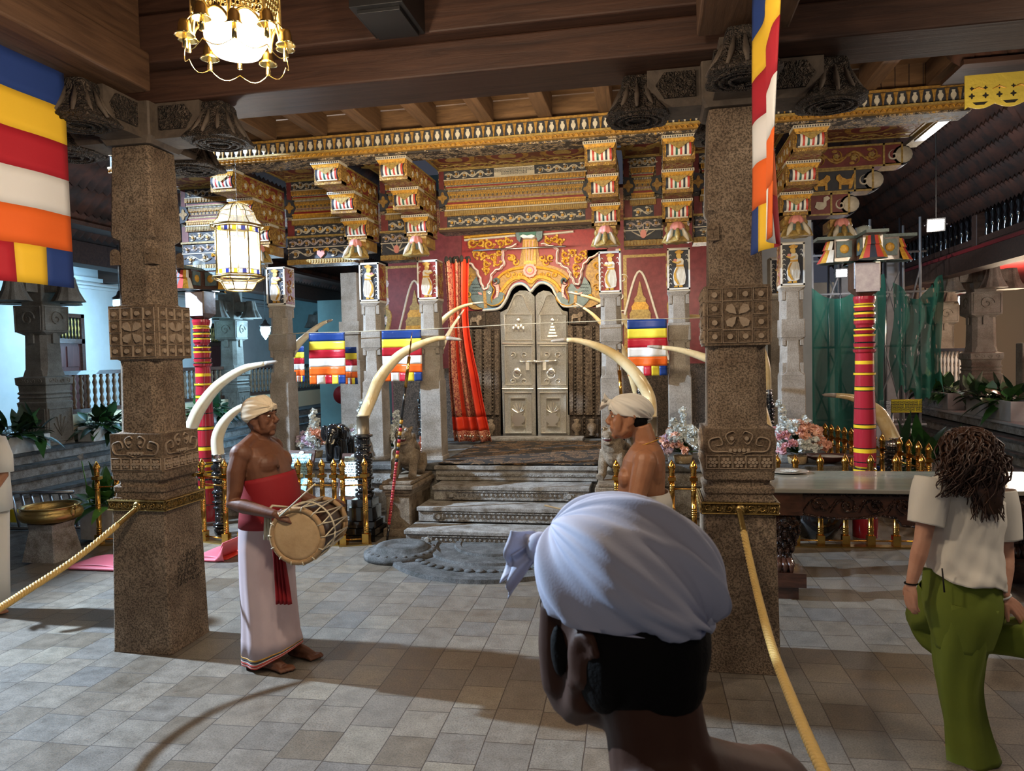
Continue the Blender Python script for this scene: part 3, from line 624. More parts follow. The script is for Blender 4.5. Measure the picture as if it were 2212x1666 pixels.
def lotus(b_, c, s, rim):
    """hanging carved bloom on a short arm"""
    x, y, z = c; b_.box(x-.12*s, y+.06*s, z+.14*s, x+.12*s, y+.46*s, z+.27*s)
    b_.use('maroon_paint'); rs = []
    for r_, zz in ((.05, .26), (.075, .22), (.085, .16), (.12, .08), (.155, .03), (.165, .02)):
        rs.append([(x+r_*s*cos(R(a))*(1+.10*cos(8*R(a))), y+r_*s*sin(R(a))*(1+.10*cos(8*R(a))), z+zz*s) for a in range(0, 360, 12)])
    b_.use('makara_blue').rings(rs[2:4], cap=False, smooth=True); b_.use(rim).rings(rs[3:], cap=True, smooth=True); b_.use('pink_paint').rings(rs[:3], cap=True, smooth=True)
    for k in range(8):
        a = 2*pi*k/8; b_.use('cream_paint' if k % 2 else rim); d = Vector((cos(a), sin(a), 0)); p0 = Vector(c)
        b_.tube([p0+d*.085*s+Vector((0, 0, .17*s)), p0+d*.125*s+Vector((0, 0, .09*s)), p0+d*.175*s+Vector((0, 0, .02*s))], [.02*s, .035*s, .012*s], 6)
    b_.use('bronze_yellow').ball((x-.10*s, y+.12*s, z+.2*s), .05*s, 8, 6); b_.ball((x+.10*s, y+.12*s, z+.2*s), .05*s, 8, 6)
    return b_
for x, lab in zip([c[0] for c in CXS], ['stepped painted bracket with striped rolls, half behind the glass lantern', 'stepped painted bracket with striped rolls, over the column between the striped flags',
        'stepped painted bracket with striped rolls, over the column beside the red curtain', 'stepped painted bracket with striped rolls, right of the silver door panel with the inscription',
        'stepped painted bracket with striped rolls, next left of the near right pillar', 'stepped painted bracket with striped rolls, right of the narrow hanging flag']):
    console(x-.02, lab)
# side corbels that step out past the last column
sc_ = thing('end_bracket', 'stepped painted side bracket with lion and goose panels, right end of the shrine', 'bracket', (1.69, 8.6, 0))
for x1, z0, z1, m_ in ((.95, 3.85, 4.09, 'maroon_paint'), (.66, 3.60, 3.848, 'ink_blue'), (.42, 3.36, 3.598, 'maroon_paint')):
    a = MB(m_); h = z1-z0; a.box(0, 0, z0, x1, .24, z1); f = frame((0, 0, z0))
    a.use('bronze_yellow')
    for q in ((0, 0, x1, .018), (0, h-.02, x1, h), (x1-.2, 0, x1-.18, h), (x1-.02, .0, x1, h)): a.prism([(q[0], q[1]), (q[2], q[1]), (q[2], q[3]), (q[0], q[3])], f, .012)
    if m_ == 'ink_blue':
        for sg, cx in ((1, .14), (-1, .36)):   # pair of lions
            a.use('gold_paint').prism([(cx+sg*x*.9, .03+y*.9) for x, y in [(-.09, .02), (-.075, 0), (-.05, 0), (-.055, .05), (.03, .05), (.03, 0), (.06, 0), (.055, .08), (.09, .12), (.085, .16), (.05, .18), (.02, .14), (-.03, .115), (-.08, .12), (-.10, .17), (-.12, .18), (-.11, .10)]][::sg], f, .016)
    elif x1 < .5:
        a.use('cream_paint').prism([(.03+x, .03+y) for x, y in [(.03, .06), (.07, .03), (.12, .035), (.15, .07), (.15, .12), (.19, .15), (.16, .18), (.12, .16), (.12, .11), (.05, .12)]], f, .016)
    else: vine(a, f, .02, x1-.22, .03, h-.03, 'gold_dark', 'bronze_yellow', h=.014)
    a.use('cream_paint').ribbon(spiral(x1-.09, h*.45, .06, 90, 1.2), .02, f, .016)
    a.use('ink_blue'); a.tube([(x1, 0, z0+h*.45), (x1, .24, z0+h*.45)], h*.42, 14)
    a.use('cream_paint').tube([(x1+.01, -.006, z0+h*.45), (x1+.01, .0, z0+h*.45)], h*.36, 14); a.use('gold_dark').box(x1-.2, 0, z0-.001, x1-.02, .24, z0+.03)
    a.build('corbel', sc_)
lotus(MB('gold_dark'), (.34, 0, 3.08), .9, 'bronze_yellow').build('lotus_drop', sc_)
so = MB('bronze_yellow'); so.box(2.73, 7.76, 4.10, 2.87, 8.9, 4.14); so.use('steel').box(2.75, 7.78, 4.085, 2.85, 8.6, 4.099)
tag(so.build('edge_moulding'), 'pale metal strip along the right edge of the painted soffit', 'moulding')
# plank screen over the right end of the cornice
pk = MB('board_wood')
for k in range(7): pk.box(2.0+.12*k, 7.50, 4.276, 2.113+.12*k, 7.53, 4.85)
pk.use('wall_cream').box(2.845, 7.48, 4.276, 2.87, 7.55, 4.88)
tag(pk.build('plank_screen'), 'upright brown plank screen above the right end of the painted cornice', 'screen')
# ------------------------------------------------------------------ the torana over the door, traced as layers of relief on the wall
WY = 11.02; W_ = picture_plane(WY)
def crop(x, y): return (960+x*.1537, 500+y*.1537)
ar = MB('paint_red')
def lay(mat, pts, h, closed=True, n0=0, mb=None): (mb or ar).use(mat).prism([crop(*p) for p in pts][::-1], W_, h, n0)
lay('paint_red', [(250, -20), (2290, -20), (2290, 800), (2290, 1060), (1730, 1060), (1690, 1000), (1560, 880), (1500, 770), (1400, 720), (1290, 760), (1225, 840), (1150, 760), (1060, 730), (960, 770), (900, 880), (860, 960), (780, 1080), (250, 1130)], .02)
ar.use('cream_paint').ribbon([crop(*p) for p in [(290, 128), (1010, 62)]], 5, W_, .05, .02, ends=1); ar.use('gold_paint').ribbon([crop(*p) for p in [(290, 88), (1010, 24)]], 6, W_, .06, .02, ends=1)
ar.use('cream_paint').ribbon([crop(*p) for p in [(1400, 48), (1820, 6)]], 5, W_, .05, .02, ends=1)
# makara tails: large gold lobes either side
lay('gold_dark', bez([(270, 520), (260, 700), (300, 900), (380, 1080), (560, 1090), (700, 1000), (620, 860), (470, 760), (480, 620), (390, 500), (270, 480)], 5), .06)
lay('gold_dark', bez([(2210, 340), (2290, 700), (2230, 960), (2000, 1080), (1800, 1000), (1950, 860), (2060, 760), (1990, 620), (2020, 480), (2120, 380), (2210, 330)], 5), .06)
for cx, cy, r_, a in ((330, 620, 60, 0), (330, 760, 55, 90), (350, 900, 50, 180), (2150, 480, 60, 0), (2180, 640, 60, 90), (2150, 800, 55, 200), (2060, 920, 45, 0)):
    ar.use('gold_paint').ribbon([crop(x, y) for x, y in spiral(cx, cy, r_, a, 1.3)], 4, W_, .045, .06)
# makara bodies (scaled, blue-grey) and heads with open jaws
for sx, cx in ((1, 0), (-1, 2440)):
    q = lambda p: [(cx+sx*x, y) for x, y in p][::sx]
    lay('makara_blue', q(bez([(470, 640), (400, 740), (370, 850), (420, 990), (540, 1080), (700, 1070), (830, 1010), (860, 900), (800, 860), (740, 930), (690, 970), (680, 900), (690, 800), (640, 740), (560, 820), (500, 740), (470, 640)], 5)), .085)
    for k in range(16):
        u, v = k % 4, k//4; ar.use('ink_blue').ribbon([crop(*p) for p in q([(410+30*u+12*(v % 2)+12*cos(R(t)), 740+46*v+16*sin(R(t))) for t in range(0, 200, 40)])], 1.0, W_, .012, .085)
    ar.use('makara_blue').ribbon([crop(*p) for p in q(spiral(742, 705, 52, 120, -1.2))], 5, W_, .06, .085); lay('gold_dark', q([(560, 850), (600, 840), (620, 1080), (580, 1090)]), .10)
    ar.use('gold_paint').ribbon([crop(*p) for p in q(bez([(600, 1010), (680, 1050), (780, 1030), (850, 960), (850, 900)]))], 3.2, W_, .05, .085)
    ar.use('gold_paint').ribbon([crop(*p) for p in q(bez([(690, 700), (680, 760), (720, 830), (680, 940), (690, 1010)]))], 2.4, W_, .04, .085)
    lay('pink_paint', q([(750, 720), (780, 760), (790, 840), (770, 920), (710, 960), (750, 880), (740, 790), (700, 760)]), .10)
    for k in range(6): lay('white_paint', q([(752, 800+24*k), (775, 804+24*k), (758, 816+24*k)]), .115)
    lay('white_paint', q([(620, 860), (650, 850), (680, 866), (650, 890)]), .10); lay('ink_blue', q([(642, 860), (660, 862), (650, 880)]), .105); lay('pink_paint', q([(490, 860), (540, 870), (550, 900), (510, 895)]), .105)
# white and pink ruffled ribbon
def mirror(p): return [(2440-x, y) for x, y in p]
rb1 = bez([(270, 440), (380, 460), (470, 560), (520, 680), (560, 800), (610, 815), (650, 740), (700, 590), (800, 530), (850, 460), (835, 300), (900, 250), (1040, 195)], 8)
rb2 = bez([(1370, 185), (1500, 215), (1600, 270), (1590, 420), (1650, 480), (1760, 560), (1790, 640), (1850, 745), (1900, 740), (1930, 620), (1960, 490), (2050, 390), (2180, 320)], 8)
for rb in (rb1, rb2):
    wob = [(x+7*sin(i*.9), y+7*cos(i*.9)) for i, (x, y) in enumerate(rb)]
    ar.use('white_paint').ribbon([crop(*p) for p in wob], 5.2, W_, .05, .075, ends=1); ar.use('pink_paint').ribbon([crop(x+4, y+10) for x, y in wob], 1.6, W_, .07, .075, ends=1)
# gold scrollwork on the red ground
for cx, cy, r_, a, t_ in ((400, 170, 70, 0, 1.3), (520, 160, 60, 180, -1.2), (640, 190, 75, 0, 1.4), (790, 170, 60, 90, -1.2), (900, 140, 55, 0, 1.2), (470, 330, 60, 90, 1.2), (560, 350, 55, 0, -1.3), (690, 380, 60, 180, 1.2),
        (600, 460, 50, 0, 1.2), (590, 560, 45, 90, -1.2), (780, 300, 45, 0, 1.1), (740, 430, 65, 0, .8), (1460, 130, 55, 0, 1.2), (1560, 110, 50, 180, -1.2), (1640, 150, 50, 90, 1.2), (1700, 330, 60, 0, 1.2), (1800, 300, 50, 90, -1.2),
        (1880, 390, 60, 0, 1.3), (1960, 330, 55, 180, 1.2), (1850, 520, 50, 0, -1.2), (1860, 610, 35, 90, 1.2), (1720, 420, 55, 60, 1.1)):
    ar.use('gold_paint').ribbon([crop(x, y) for x, y in spiral(cx, cy, r_, a, t_)], 5.6, W_, .06, .02)
    for k in range(3):
        b0 = R(a+120*k); ar.prism([crop(cx+(r_*.95+22*cos(R(e)))*cos(b0)-17*sin(R(e))*sin(b0), cy+(r_*.95+22*cos(R(e)))*sin(b0)+17*sin(R(e))*cos(b0)) for e in range(0, 360, 45)][::-1], W_, .035, .02)
# the arch: throat of the crowning face, wide gold bands following the door's double curve
lay('gold_dark', bez([(1110, 120), (1300, 120), (1330, 300), (1380, 440), (1560, 500), (1700, 560), (1760, 660), (1650, 700), (1640, 800), (1560, 900), (1500, 790), (1400, 700), (1310, 690), (1225, 790), (1140, 690), (1050, 690), (950, 740), (880, 860), (850, 900), (790, 780), (740, 680), (800, 600), (900, 540), (1040, 460), (1090, 300), (1110, 120)], 5), .05)
lay('gold_paint', [(1120, 130), (1290, 130), (1300, 470), (1230, 490), (1130, 470)], .08)
for k in range(7): lay('pink_paint' if k % 2 else 'gold_dark', [(1130+24*k, 140), (1140+24*k, 140), (1152+18*k, 420), (1142+18*k, 420)], .09)
for pts, wdt, m_, h in ((bez([(740, 690), (850, 590), (1000, 535), (1225, 510), (1450, 535), (1620, 590), (1740, 690)], 8), 7, 'gold_paint', .10), (bez([(800, 860), (900, 730), (1010, 660), (1140, 660), (1225, 720), (1310, 650), (1440, 660), (1560, 730), (1650, 850)], 8), 9, 'gold_paint', .075)):
    ar.use(m_).ribbon([crop(*p) for p in pts], wdt, W_, h-.04, .05, ends=.8)
for cx in (900, 990, 1080, 1370, 1470, 1560): ar.use('gold_paint').ribbon([crop(x, y) for x, y in spiral(cx, 620, 42, cx, 1.3)], 5, W_, .03, .05)
for cx in (930, 1010, 960, 1430, 1500, 1380): ar.use('gold_paint').ribbon([crop(x, y) for x, y in spiral(cx, 380+cx % 3*30, 50, cx, 1.2)], 5.4, W_, .03, .05)
door_in = bez([(560, 1120), (760, 1100), (840, 1030), (900, 920), (940, 830), (1010, 765), (1100, 750), (1170, 790), (1225, 850), (1280, 790), (1350, 740), (1440, 745), (1520, 800), (1570, 890), (1620, 980), (1690, 1060), (1900, 1060)], 6)
for dy, wdt, m_, h in ((-22, 3.0, 'sky_paint', .10), (-2, 5.0, 'white_paint', .13)): ar.use(m_).ribbon([crop(x, y+dy) for x, y in door_in], wdt, W_, h-.04, .04, ends=1)
for r_, m_, h in ((94, 'pink_paint', .11), (62, 'red_stripe', .12), (46, 'pink_paint', .125), (28, 'gold_paint', .14)): lay(m_, [(1218+r_*(1+.06*cos(12*R(a)))*cos(R(a)), 560+r_*(1+.06*cos(12*R(a)))*sin(R(a))) for a in range(0, 360, 10)], h)
# crowning face, only its jaw shows under the beam
lay('makara_blue', [(1010, -30), (1400, -30), (1390, 110), (1330, 160), (1300, 60), (1110, 60), (1080, 170), (1040, 130)], .14); lay('green_paint', [(1070, -20), (1320, -20), (1300, 80), (1240, 110), (1130, 110), (1080, 80)], .16)
lay('white_paint', [(1090, 90), (1130, 70), (1190, 85), (1250, 70), (1300, 88), (1250, 120), (1190, 112), (1130, 120)], .18)
tag(ar.build('makara_arch'), 'carved gold and red arch with two blue sea-beasts above the silver door', 'arch')
sp = thing('curtain_rail', 'thin steel rail stretched across the gold arch over the door', 'rail', (0, 10.6, 0))
a_, b_ = at(1022, 541, 10.6), at(1222, 532, 10.6); MB('steel').tube([a_-Vector((0, 10.6, 0)), b_-Vector((0, 10.6, 0))], .012).build('rod', sp)
# ------------------------------------------------------------------ silver double door in a carved stone frame
DY = 10.98
PD = picture_plane(DY)
drk = MB('void_dark'); drk.prism([(1060, 945), (1250, 945), (1250, 600), (1060, 600)], picture_plane(11.6), .02); struct(drk.build('wall_back'))
def crop7(x, y): return (920+x*.3, 560+y*.3)
dn = 'door'
left = [(562, 1272), (795, 1272), (785, 270), (760, 245), (725, 228), (680, 228), (640, 255), (615, 310), (590, 360), (540, 385)]
right = [(812, 1272), (1040, 1268), (1022, 380), (985, 370), (955, 330), (930, 270), (895, 235), (850, 228), (812, 245), (793, 268)]
for nme, out, cx, lab in (('door_1', left, 672, 'left'), ('door_2', right, 915, 'right')):
    d = MB('silver_door'); d.prism([crop7(*p) for p in out], PD, .05)
    def rim(pts, wd=2.4, h=.022, n0=.05, m_='silver_plain', mb=d): mb.use(m_).ribbon([crop7(*p) for p in pts], wd, PD, h, n0, ends=1)
    x0, x1 = (548, 783) if cx < 800 else (803, 1030)
    for ya, yb in ((605, 612), (925, 940)): rim([(x0+6, (ya+yb)/2), (x1-6, (ya+yb)/2)], 3.4)
    for ya, yb in ((960, 1250), (625, 905), (400, 585)): rim([(x0+22, ya), (x1-18, ya), (x1-16, yb), (x0+28, yb), (x0+22, ya)], 2.0)
    rim([(x0+68, 1000), (x1-60, 1000), (x1-60, 1210), (x0+70, 1210), (x0+68, 1000)], 1.8, .03)
    o0, o1 = (585, 760) if cx < 800 else (815, 985)
    cyx = (o0+o1)/2; rim(bez([(o0, 400), (o0+30, 340), (cyx-28, 272), (cyx, 262), (cyx+28, 272), (o1-30, 340), (o1, 400)], 6), 2.0)
    d.use('silver_plain')
    # pot of plenty in the lowest panel
    d.prism([crop7(cx+x, 1140+y) for x, y in [(-38, 60), (38, 60), (20, 45), (44, 25), (50, -5), (24, -20), (34, -34), (-34, -34), (-24, -20), (-50, -5), (-44, 25), (-20, 45)]][::-1], PD, .03, .05)
    for k in range(7):
        a = R(-90-66+22*k); d.ribbon([crop7(cx, 1105), crop7(cx+30*cos(a), 1105+34*sin(a)), crop7(cx+66*cos(a)*.8, 1105+78*sin(a))], 4, PD, .03, .05)
    # scroll panels and figures above
    for yy in (690, 880):
        for sg in (-1, 1): d.ribbon([crop7(x, y) for x, y in spiral(cx+sg*42, yy, 24, 90, 1.3*sg)], 2.6, PD, .02, .05)
    for k in range(5): d.prism([crop7(cx-34+7*k, 560-22*k), crop7(cx+34-7*k, 560-22*k), crop7(cx+34-7*k, 548-22*k), crop7(cx-34+7*k, 548-22*k)][::1], PD, .02, .05) if cx > 800 else d.ball(PD(*crop7(cx-36+18*k, 500-16*(k % 2)), .055), (.022, .02, .05), 8, 6)
    d.ball(PD(*crop7(cx, 440), .055), (.03, .025, .05), 8, 6)
    ob = struct(d.build(nme))
    k_ = MB('silver_plain'); c = PD(*crop7(cx-8, 805), .06); k_.ball(c, (.055, .03, .06), 12, 8); k_.tube([c+Vector((.06*cos(R(a)), -.035, -.045+.062*sin(R(a)))) for a in range(0, 361, 24)], .009, 6)
    k_.build('door_knocker', ob)
    k_ = MB('silver_plain'); p0, p1 = (PD(*crop7(690, 738), .09), PD(*crop7(790, 735), .09)) if cx < 800 else (PD(*crop7(806, 738), .09), PD(*crop7(940, 732), .09))
    k_.tube([p0, p1], .014, 8); k_.ball(p0, .024, 8, 6); k_.ball(p1, .024, 8, 6); q = PD(*crop7(740 if cx < 800 else 860, 770), .08); k_.cbox(q, (.05, .03, .12)); k_.build('bolt', ob)
fr_ = MB('jamb_carving')
for a, b_ in ((306, 540), (1030, 1266)):
    y0 = 375 if a < 800 else 350
    fr_.use('jamb_carving').prism([crop7(a, 1285), crop7(b_, 1285), crop7(b_-4, y0), crop7(a, y0)], PD, .02); wdt = b_-a
    for u, w2 in ((.06, 18), (.34, 22), (.62, 26), (.90, 14)): fr_.use('stone_relief').prism([crop7(a+wdt*u-w2, 1120), crop7(a+wdt*u+w2, 1120), crop7(a+wdt*u+w2-3, y0+130), crop7(a+wdt*u-w2-3, y0+130)], PD, .03, .02)
    for u in (.2, .48, .76): 
        for k in range(30): fr_.ball(PD(*crop7(a+wdt*u, y0+140+k*26), .035), .016, 6, 4)
    fr_.use('jamb_carving').prism([crop7(a+6, y0+120), crop7(a+128, y0+120), crop7(a+128, y0+4), crop7(a+6, y0+4)], PD, .07)
    fr_.use('granite').prism([crop7(a+22+x*.9, y0+20+y) for x, y in [(0, 84), (10, 84), (14, 60), (50, 56), (60, 84), (72, 84), (74, 50), (94, 40), (90, 14), (66, 10), (50, 28), (14, 26), (2, 44)]], PD, .03, .07)
    for k, x in enumerate((a+14, a+122)): fr_.use('jamb_carving').prism([crop7(x, 1275), crop7(x+92, 1275), crop7(x+92, 1150), crop7(x, 1150)], PD, .06); fr_.use('granite').lathe([(.02, 0), (.05, .01), (.03, .05), (.075, .10), (.07, .16), (.03, .20), (.05, .24), (.01, .25)], PD(*crop7(x+46, 1268), .06), 10)
tag(fr_.build('door_frame'), 'dark carved stone door frame on both sides of the silver door', 'door frame')
th = MB('step_stone').box(-2.45, 10.55, .672, -1.0, 10.86, .72); tag(th.build('threshold_stone', bevel=.01), 'low stone sill under the silver door', 'threshold')
# ------------------------------------------------------------------ more materials
def stripes(name, cols, axis, scale, rough=.4, metal=0):
    m, nt, b, tc = newmat(name); L = nt.links.new
    sp_ = nt.nodes.new('ShaderNodeSeparateXYZ'); L(tc.outputs['Object'], sp_.inputs[0])
    ml = nn(nt, 'ShaderNodeMath', operation='MULTIPLY'); ml.inputs[1].default_value = scale; L(sp_.outputs[axis], ml.inputs[0])
    fr2 = nn(nt, 'ShaderNodeMath', operation='FRACT'); L(ml.outputs[0], fr2.inputs[0])
    r = ramp(nt, cols, 'CONSTANT'); L(fr2.outputs[0], r.inputs[0]); L(r.outputs[0], b.inputs['Base Color']); b.inputs['Roughness'].default_value = rough; b.inputs['Metallic'].default_value = metal
for nm, c in (('blue', (.012, .045, .22)), ('yellow', (.90, .56, .03)), ('red', (.45, .01, .025)), ('white', (.80, .80, .80)), ('orange', (.85, .14, .015))):
    M('cloth_'+nm, c, .75, bump=.12, bsc=300, dist=.002)
    q = M('satin_'+nm, c if nm != 'yellow' else (.85, .72, .06), .32, bump=.15, bsc=18, dist=.02)
M('net_green', (.010, .13, .09), .85)
q = MATS['net_green'].node_tree; b = q.nodes['Principled BSDF']; tr = q.nodes.new('ShaderNodeBsdfTransparent'); mxs = q.nodes.new('ShaderNodeMixShader'); mxs.inputs[0].default_value = .8
q.links.new(tr.outputs[0], mxs.inputs[1]); q.links.new(b.outputs[0], mxs.inputs[2]); q.links.new(mxs.outputs[0], q.nodes['Material Output'].inputs[0])
def glass(name, tint, a=.25, em=0):
    m, nt, b, tc = newmat(name); b.inputs['Base Color'].default_value = c4(tint); b.inputs['Roughness'].default_value = .08; b.inputs['Specular IOR Level'].default_value = .8
    if em: b.inputs['Emission Color'].default_value = c4(tint); b.inputs['Emission Strength'].default_value = em
    tr = nt.nodes.new('ShaderNodeBsdfTransparent'); mxs = nt.nodes.new('ShaderNodeMixShader'); mxs.inputs[0].default_value = a
    nt.links.new(tr.outputs[0], mxs.inputs[1]); nt.links.new(b.outputs[0], mxs.inputs[2]); nt.links.new(mxs.outputs[0], nt.nodes['Material Output'].inputs[0])
glass('clear_glass', (.75, .85, .85), .22); glass('frosted_glass', (.50, .50, .46), .40); glass('blue_glass', (.05, .08, .6), .85, .15); glass('yellow_glass', (.9, .75, .05), .85, .5)
glow('bulb', (1, .93, .82), 30); glow('bulb_warm', (1, .80, .52), 45); glow('flood_face', (1, .98, .94), 40); glow('blue_bulb', (.35, .8, 1.0), 9); glow('milk_bulb', (.95, .97, 1), 9)
M('petal_white', (.78, .80, .78), .7, c2=(.70, .74, .72), sc=20, bump=.8, bsc=60, dist=.02); M('petal_pink', (.80, .45, .47), .7, c2=(.70, .36, .40), sc=20, bump=.8, bsc=60, dist=.02)
M('petal_peach', (.85, .52, .38), .7, c2=(.78, .44, .34), sc=20, bump=.8, bsc=60, dist=.02); M('petal_lilac', (.60, .48, .60), .7, c2=(.72, .58, .70), sc=20, bump=.8, bsc=60, dist=.02)
M('leaf', (.025, .085, .022), .35, c2=(.05, .15, .035), sc=8); M('leaf_light', (.10, .30, .05), .4, c2=(.16, .40, .08), sc=8); M('leaf_dark', (.012, .035, .015), .3, c2=(.03, .06, .025), sc=8)
M('wicker', (.42, .30, .16), .7, bump=.9, bsc=90); M('clay', (.18, .06, .035), .5); M('rice', (.75, .72, .62), .8, bump=1, bsc=160)
M('foam_pink', (.75, .16, .22), .55, bump=.3, bsc=5); M('foam_red', (.70, .05, .035), .55)
M('rope_gold', (.62, .42, .13), .55, bump=.5, bsc=220, dist=.004); M('rope_cream', (.60, .54, .40), .7)
M('sign_yellow', (.75, .60, .02), .5); M('blue_tarp', (.02, .06, .30), .5); M('wall_warm', (.78, .60, .38), .8); M('wall_teal', (.30, .48, .47), .8, c2=(.22, .36, .36), sc=1.5)
M('red_enamel', (.22, .01, .015), .4); M('marble', (.33, .30, .24), .10, c2=(.26, .24, .20), sc=3, st=(.7, 5, 1)); M('concrete', (.45, .44, .44), .8, c2=(.36, .35, .35), sc=4)
M('roof_tile', (.10, .035, .02), .85, c2=(.03, .018, .014), sc=3.5); M('valance_gold', (.95, .74, .12), .38, .5, bump=.6, bsc=25)
ornate('rug_weave', (.018, .013, .010), (.15, .085, .04), (.05, .03, .02), 7, .12, .9, .2)
ornate('curtain_print', (.20, .012, .02), (.70, .40, .22), (.75, .12, .05), 26, .3, .7, .2); M('curtain_red', (.75, .055, .015), .55, c2=(.55, .03, .015), sc=3); M('mirror_chip', (.9, .85, .7), .1, 1)
M('plaque_blue', (.10, .30, .42), .25, .3, c2=(.45, .70, .75), sc=26, bump=.7, bsc=80); M('plaque_silver', (.35, .42, .38), .28, .5, c2=(.75, .80, .68), sc=26, bump=.7, bsc=80)
# ------------------------------------------------------------------ great hall pillars
def hall_pillar(c, k, lab, hook_y):
    t = thing('stone_pillar', lab, 'pillar', (c[0], c[1], 0), 0, None)
    s = MB('granite')
    s.stack((0, 0), [(0, .225*k), (.03, .222*k), (.93, .205*k), (1.03, .20*k)], .012)
    s.stack((0, 0), [(1.02, .195*k, .02), (1.06, .19*k, .02), (1.07, .20*k, .02), (1.10, .20*k, .02), (1.115, .18*k, .04), (1.135, .18*k, .04), (1.15, .20*k, .015), (1.20, .20*k, .012)])
    s.stack((0, 0), [(1.44, .20*k, .01), (1.46, .17*k, .055), (1.93, .165*k, .058), (1.95, .175*k, .02)])
    s.stack((0, 0), [(2.28, .175*k, .02), (2.30, .155*k, .055), (2.72, .150*k, .055), (2.74, .16*k, .02), (2.76, .165*k, .02), (3.33, .145*k, .016)])
    s.build('shaft', t, bevel=.004)
    for z0, z1, h in ((1.20, 1.45, .202*k), (1.94, 2.29, .186*k)):
        b_ = MB('granite_carved'); b_.stack((0, 0), [(z0, h), (z1, h)], .008); b_.use('relief_pale')
        for ux, uy, ox, oy in ((1, 0, 0, -1), (0, 1, 1, 0), (-1, 0, 0, 1), (0, -1, -1, 0)):
            f = frame((ox*h, oy*h, z0), (ux, uy, 0), (0, 0, 1)); H = z1-z0; q = h-.012
            def border(u0, v0, u1, v1, w_=.006): b_.ribbon([(u0, v0), (u1, v0), (u1, v1), (u0, v1), (u0, v0)], w_, f, .007, ends=1)
            if H < .3:
                n = 5
                for i in range(n):
                    cx = -q+2*q*(i+.5)/n; border(-q+2*q*i/n+.003, .015, -q+2*q*(i+1)/n-.003, .015+2*q/n)
                    b_.prism(arc(cx, .015+q/n, q/n*.28, 0, 330, 8), f, .014)
                    for a in range(0, 360, 60): b_.prism(arc(cx+q/n*.55*cos(R(a)), .015+q/n+q/n*.55*sin(R(a)), q/n*.26, 0, 300, 6), f, .009)
                for sg in (-1, 1):
                    b_.ribbon(bez([(sg*.01, .10), (sg*q*.35, .115), (sg*q*.8, .12), (sg*q*.9, .18), (sg*q*.6, .20), (sg*q*.5, .16), (sg*q*.7, .15)], 6), .009, f, .012)
                    b_.ribbon(bez([(sg*.02, .19), (sg*q*.25, .16), (sg*q*.4, .21), (sg*q*.2, .235), (sg*.02, .22)], 6), .008, f, .012); b_.prism(arc(sg*q*.22, .195, .012, 0, 320, 8), f, .016)
                for i in range(5): b_.prism(arc(-.05+.025*i, .125, .011, 0, 320, 8), f, .011)
            else:
                d = 2*q/4
                for i in range(4):
                    for j in range(4):
                        if 0 < i < 3 and 0 < j < 3: continue
                        u0, v0 = -q+i*d, .012+j*(H-.024)/4; border(u0+.004, v0+.004, u0+d-.004, v0+(H-.024)/4-.004, .005)
                        b_.prism(arc(u0+d/2, v0+(H-.024)/8, .016*k, 0, 335, 11), f, .014)
                border(-q/2+.004, H*.26, q/2-.004, H*.74, .006)
                for a in range(45, 360, 90): b_.prism([(cos(R(a+e))*r_, H/2+sin(R(a+e))*r_) for e, r_ in ((0, .01), (-26, .05), (-20, .075), (0, .085), (20, .075), (26, .05))], f, .012)
        b_.build('carved_block', t)
    for sx, sy in ((-1, -1), (1, -1), (1, 1), (-1, 1)):
        pass
    ar_ = MB('granite_carved')
    for ux, uy, ox, oy in ((1, 0, 0, -1), (0, 1, 1, 0)):
        f = frame((ox*.152*k, oy*.152*k, 2.56), (ux, uy, 0), (0, 0, 1))
        for u in (-.13*k, .13*k):
            ar_.prism([(u-.034, 0), (u+.034, 0), (u+.034, .07)] + arc(u, .07, .034, 0, 180, 8)[1:], f, .012)
            ar_.prism(arc(u, .075, .013, 0, 330, 9), f, .022); ar_.prism([(u-.012, .012), (u-.003, .012), (u-.003, .055), (u-.012, .055)], f, .018)
    ar_.build('niche_carving', t)
    bd = MB('brass_band_relief'); h = .219*k; 
    for ux, uy, ox, oy in ((1, 0, 0, -1), (0, 1, 1, 0), (-1, 0, 0, 1), (0, -1, -1, 0)):
        f = frame((ox*h, oy*h, .945), (ux, uy, 0), (0, 0, 1)); bd.use('brass_band_relief').prism([(-h, 0), (h, 0), (h, .075), (-h, .075)], f, .008, -.012)
        bd.use('brass_dull'); bd.ribbon([(-h, .007), (h, .007)], .009, f, .008, ends=1); bd.ribbon([(-h, .068), (h, .068)], .009, f, .008, ends=1)
        for i in range(7): bd.ribbon([(x, y) for x, y in spiral(-h*.84+h*.28*i, .037, .021, 90*i, 1.2*(-1)**i)], .006, f, .008)
    bd.build('brass_band', t)
    hk = MB('brass_dull'); hk.lathe([(.004, .0), (.026, .004), (.03, .012), (.018, .02), (.004, .022)], (0, 0, 0), 14); n = len(hk.v)
    for i in range(n): v = hk.v[i]; hk.v[i] = Vector((v.x+hook_y, -h-.008-v.z, .982+v.y))
    hk.tube([(hook_y+.017*sin(R(a)), -h-.035, .965+.017*cos(R(a))) for a in range(0, 361, 30)], .0045, 6)
    hk.build('rope_hook', t)
    cp = MB('capital_wood'); cp.stack((0, 0), [(3.335, .17*k, .02), (3.38, .19*k, .01), (3.595, .19*k, .01)])
    cp.build('capital_block', t)
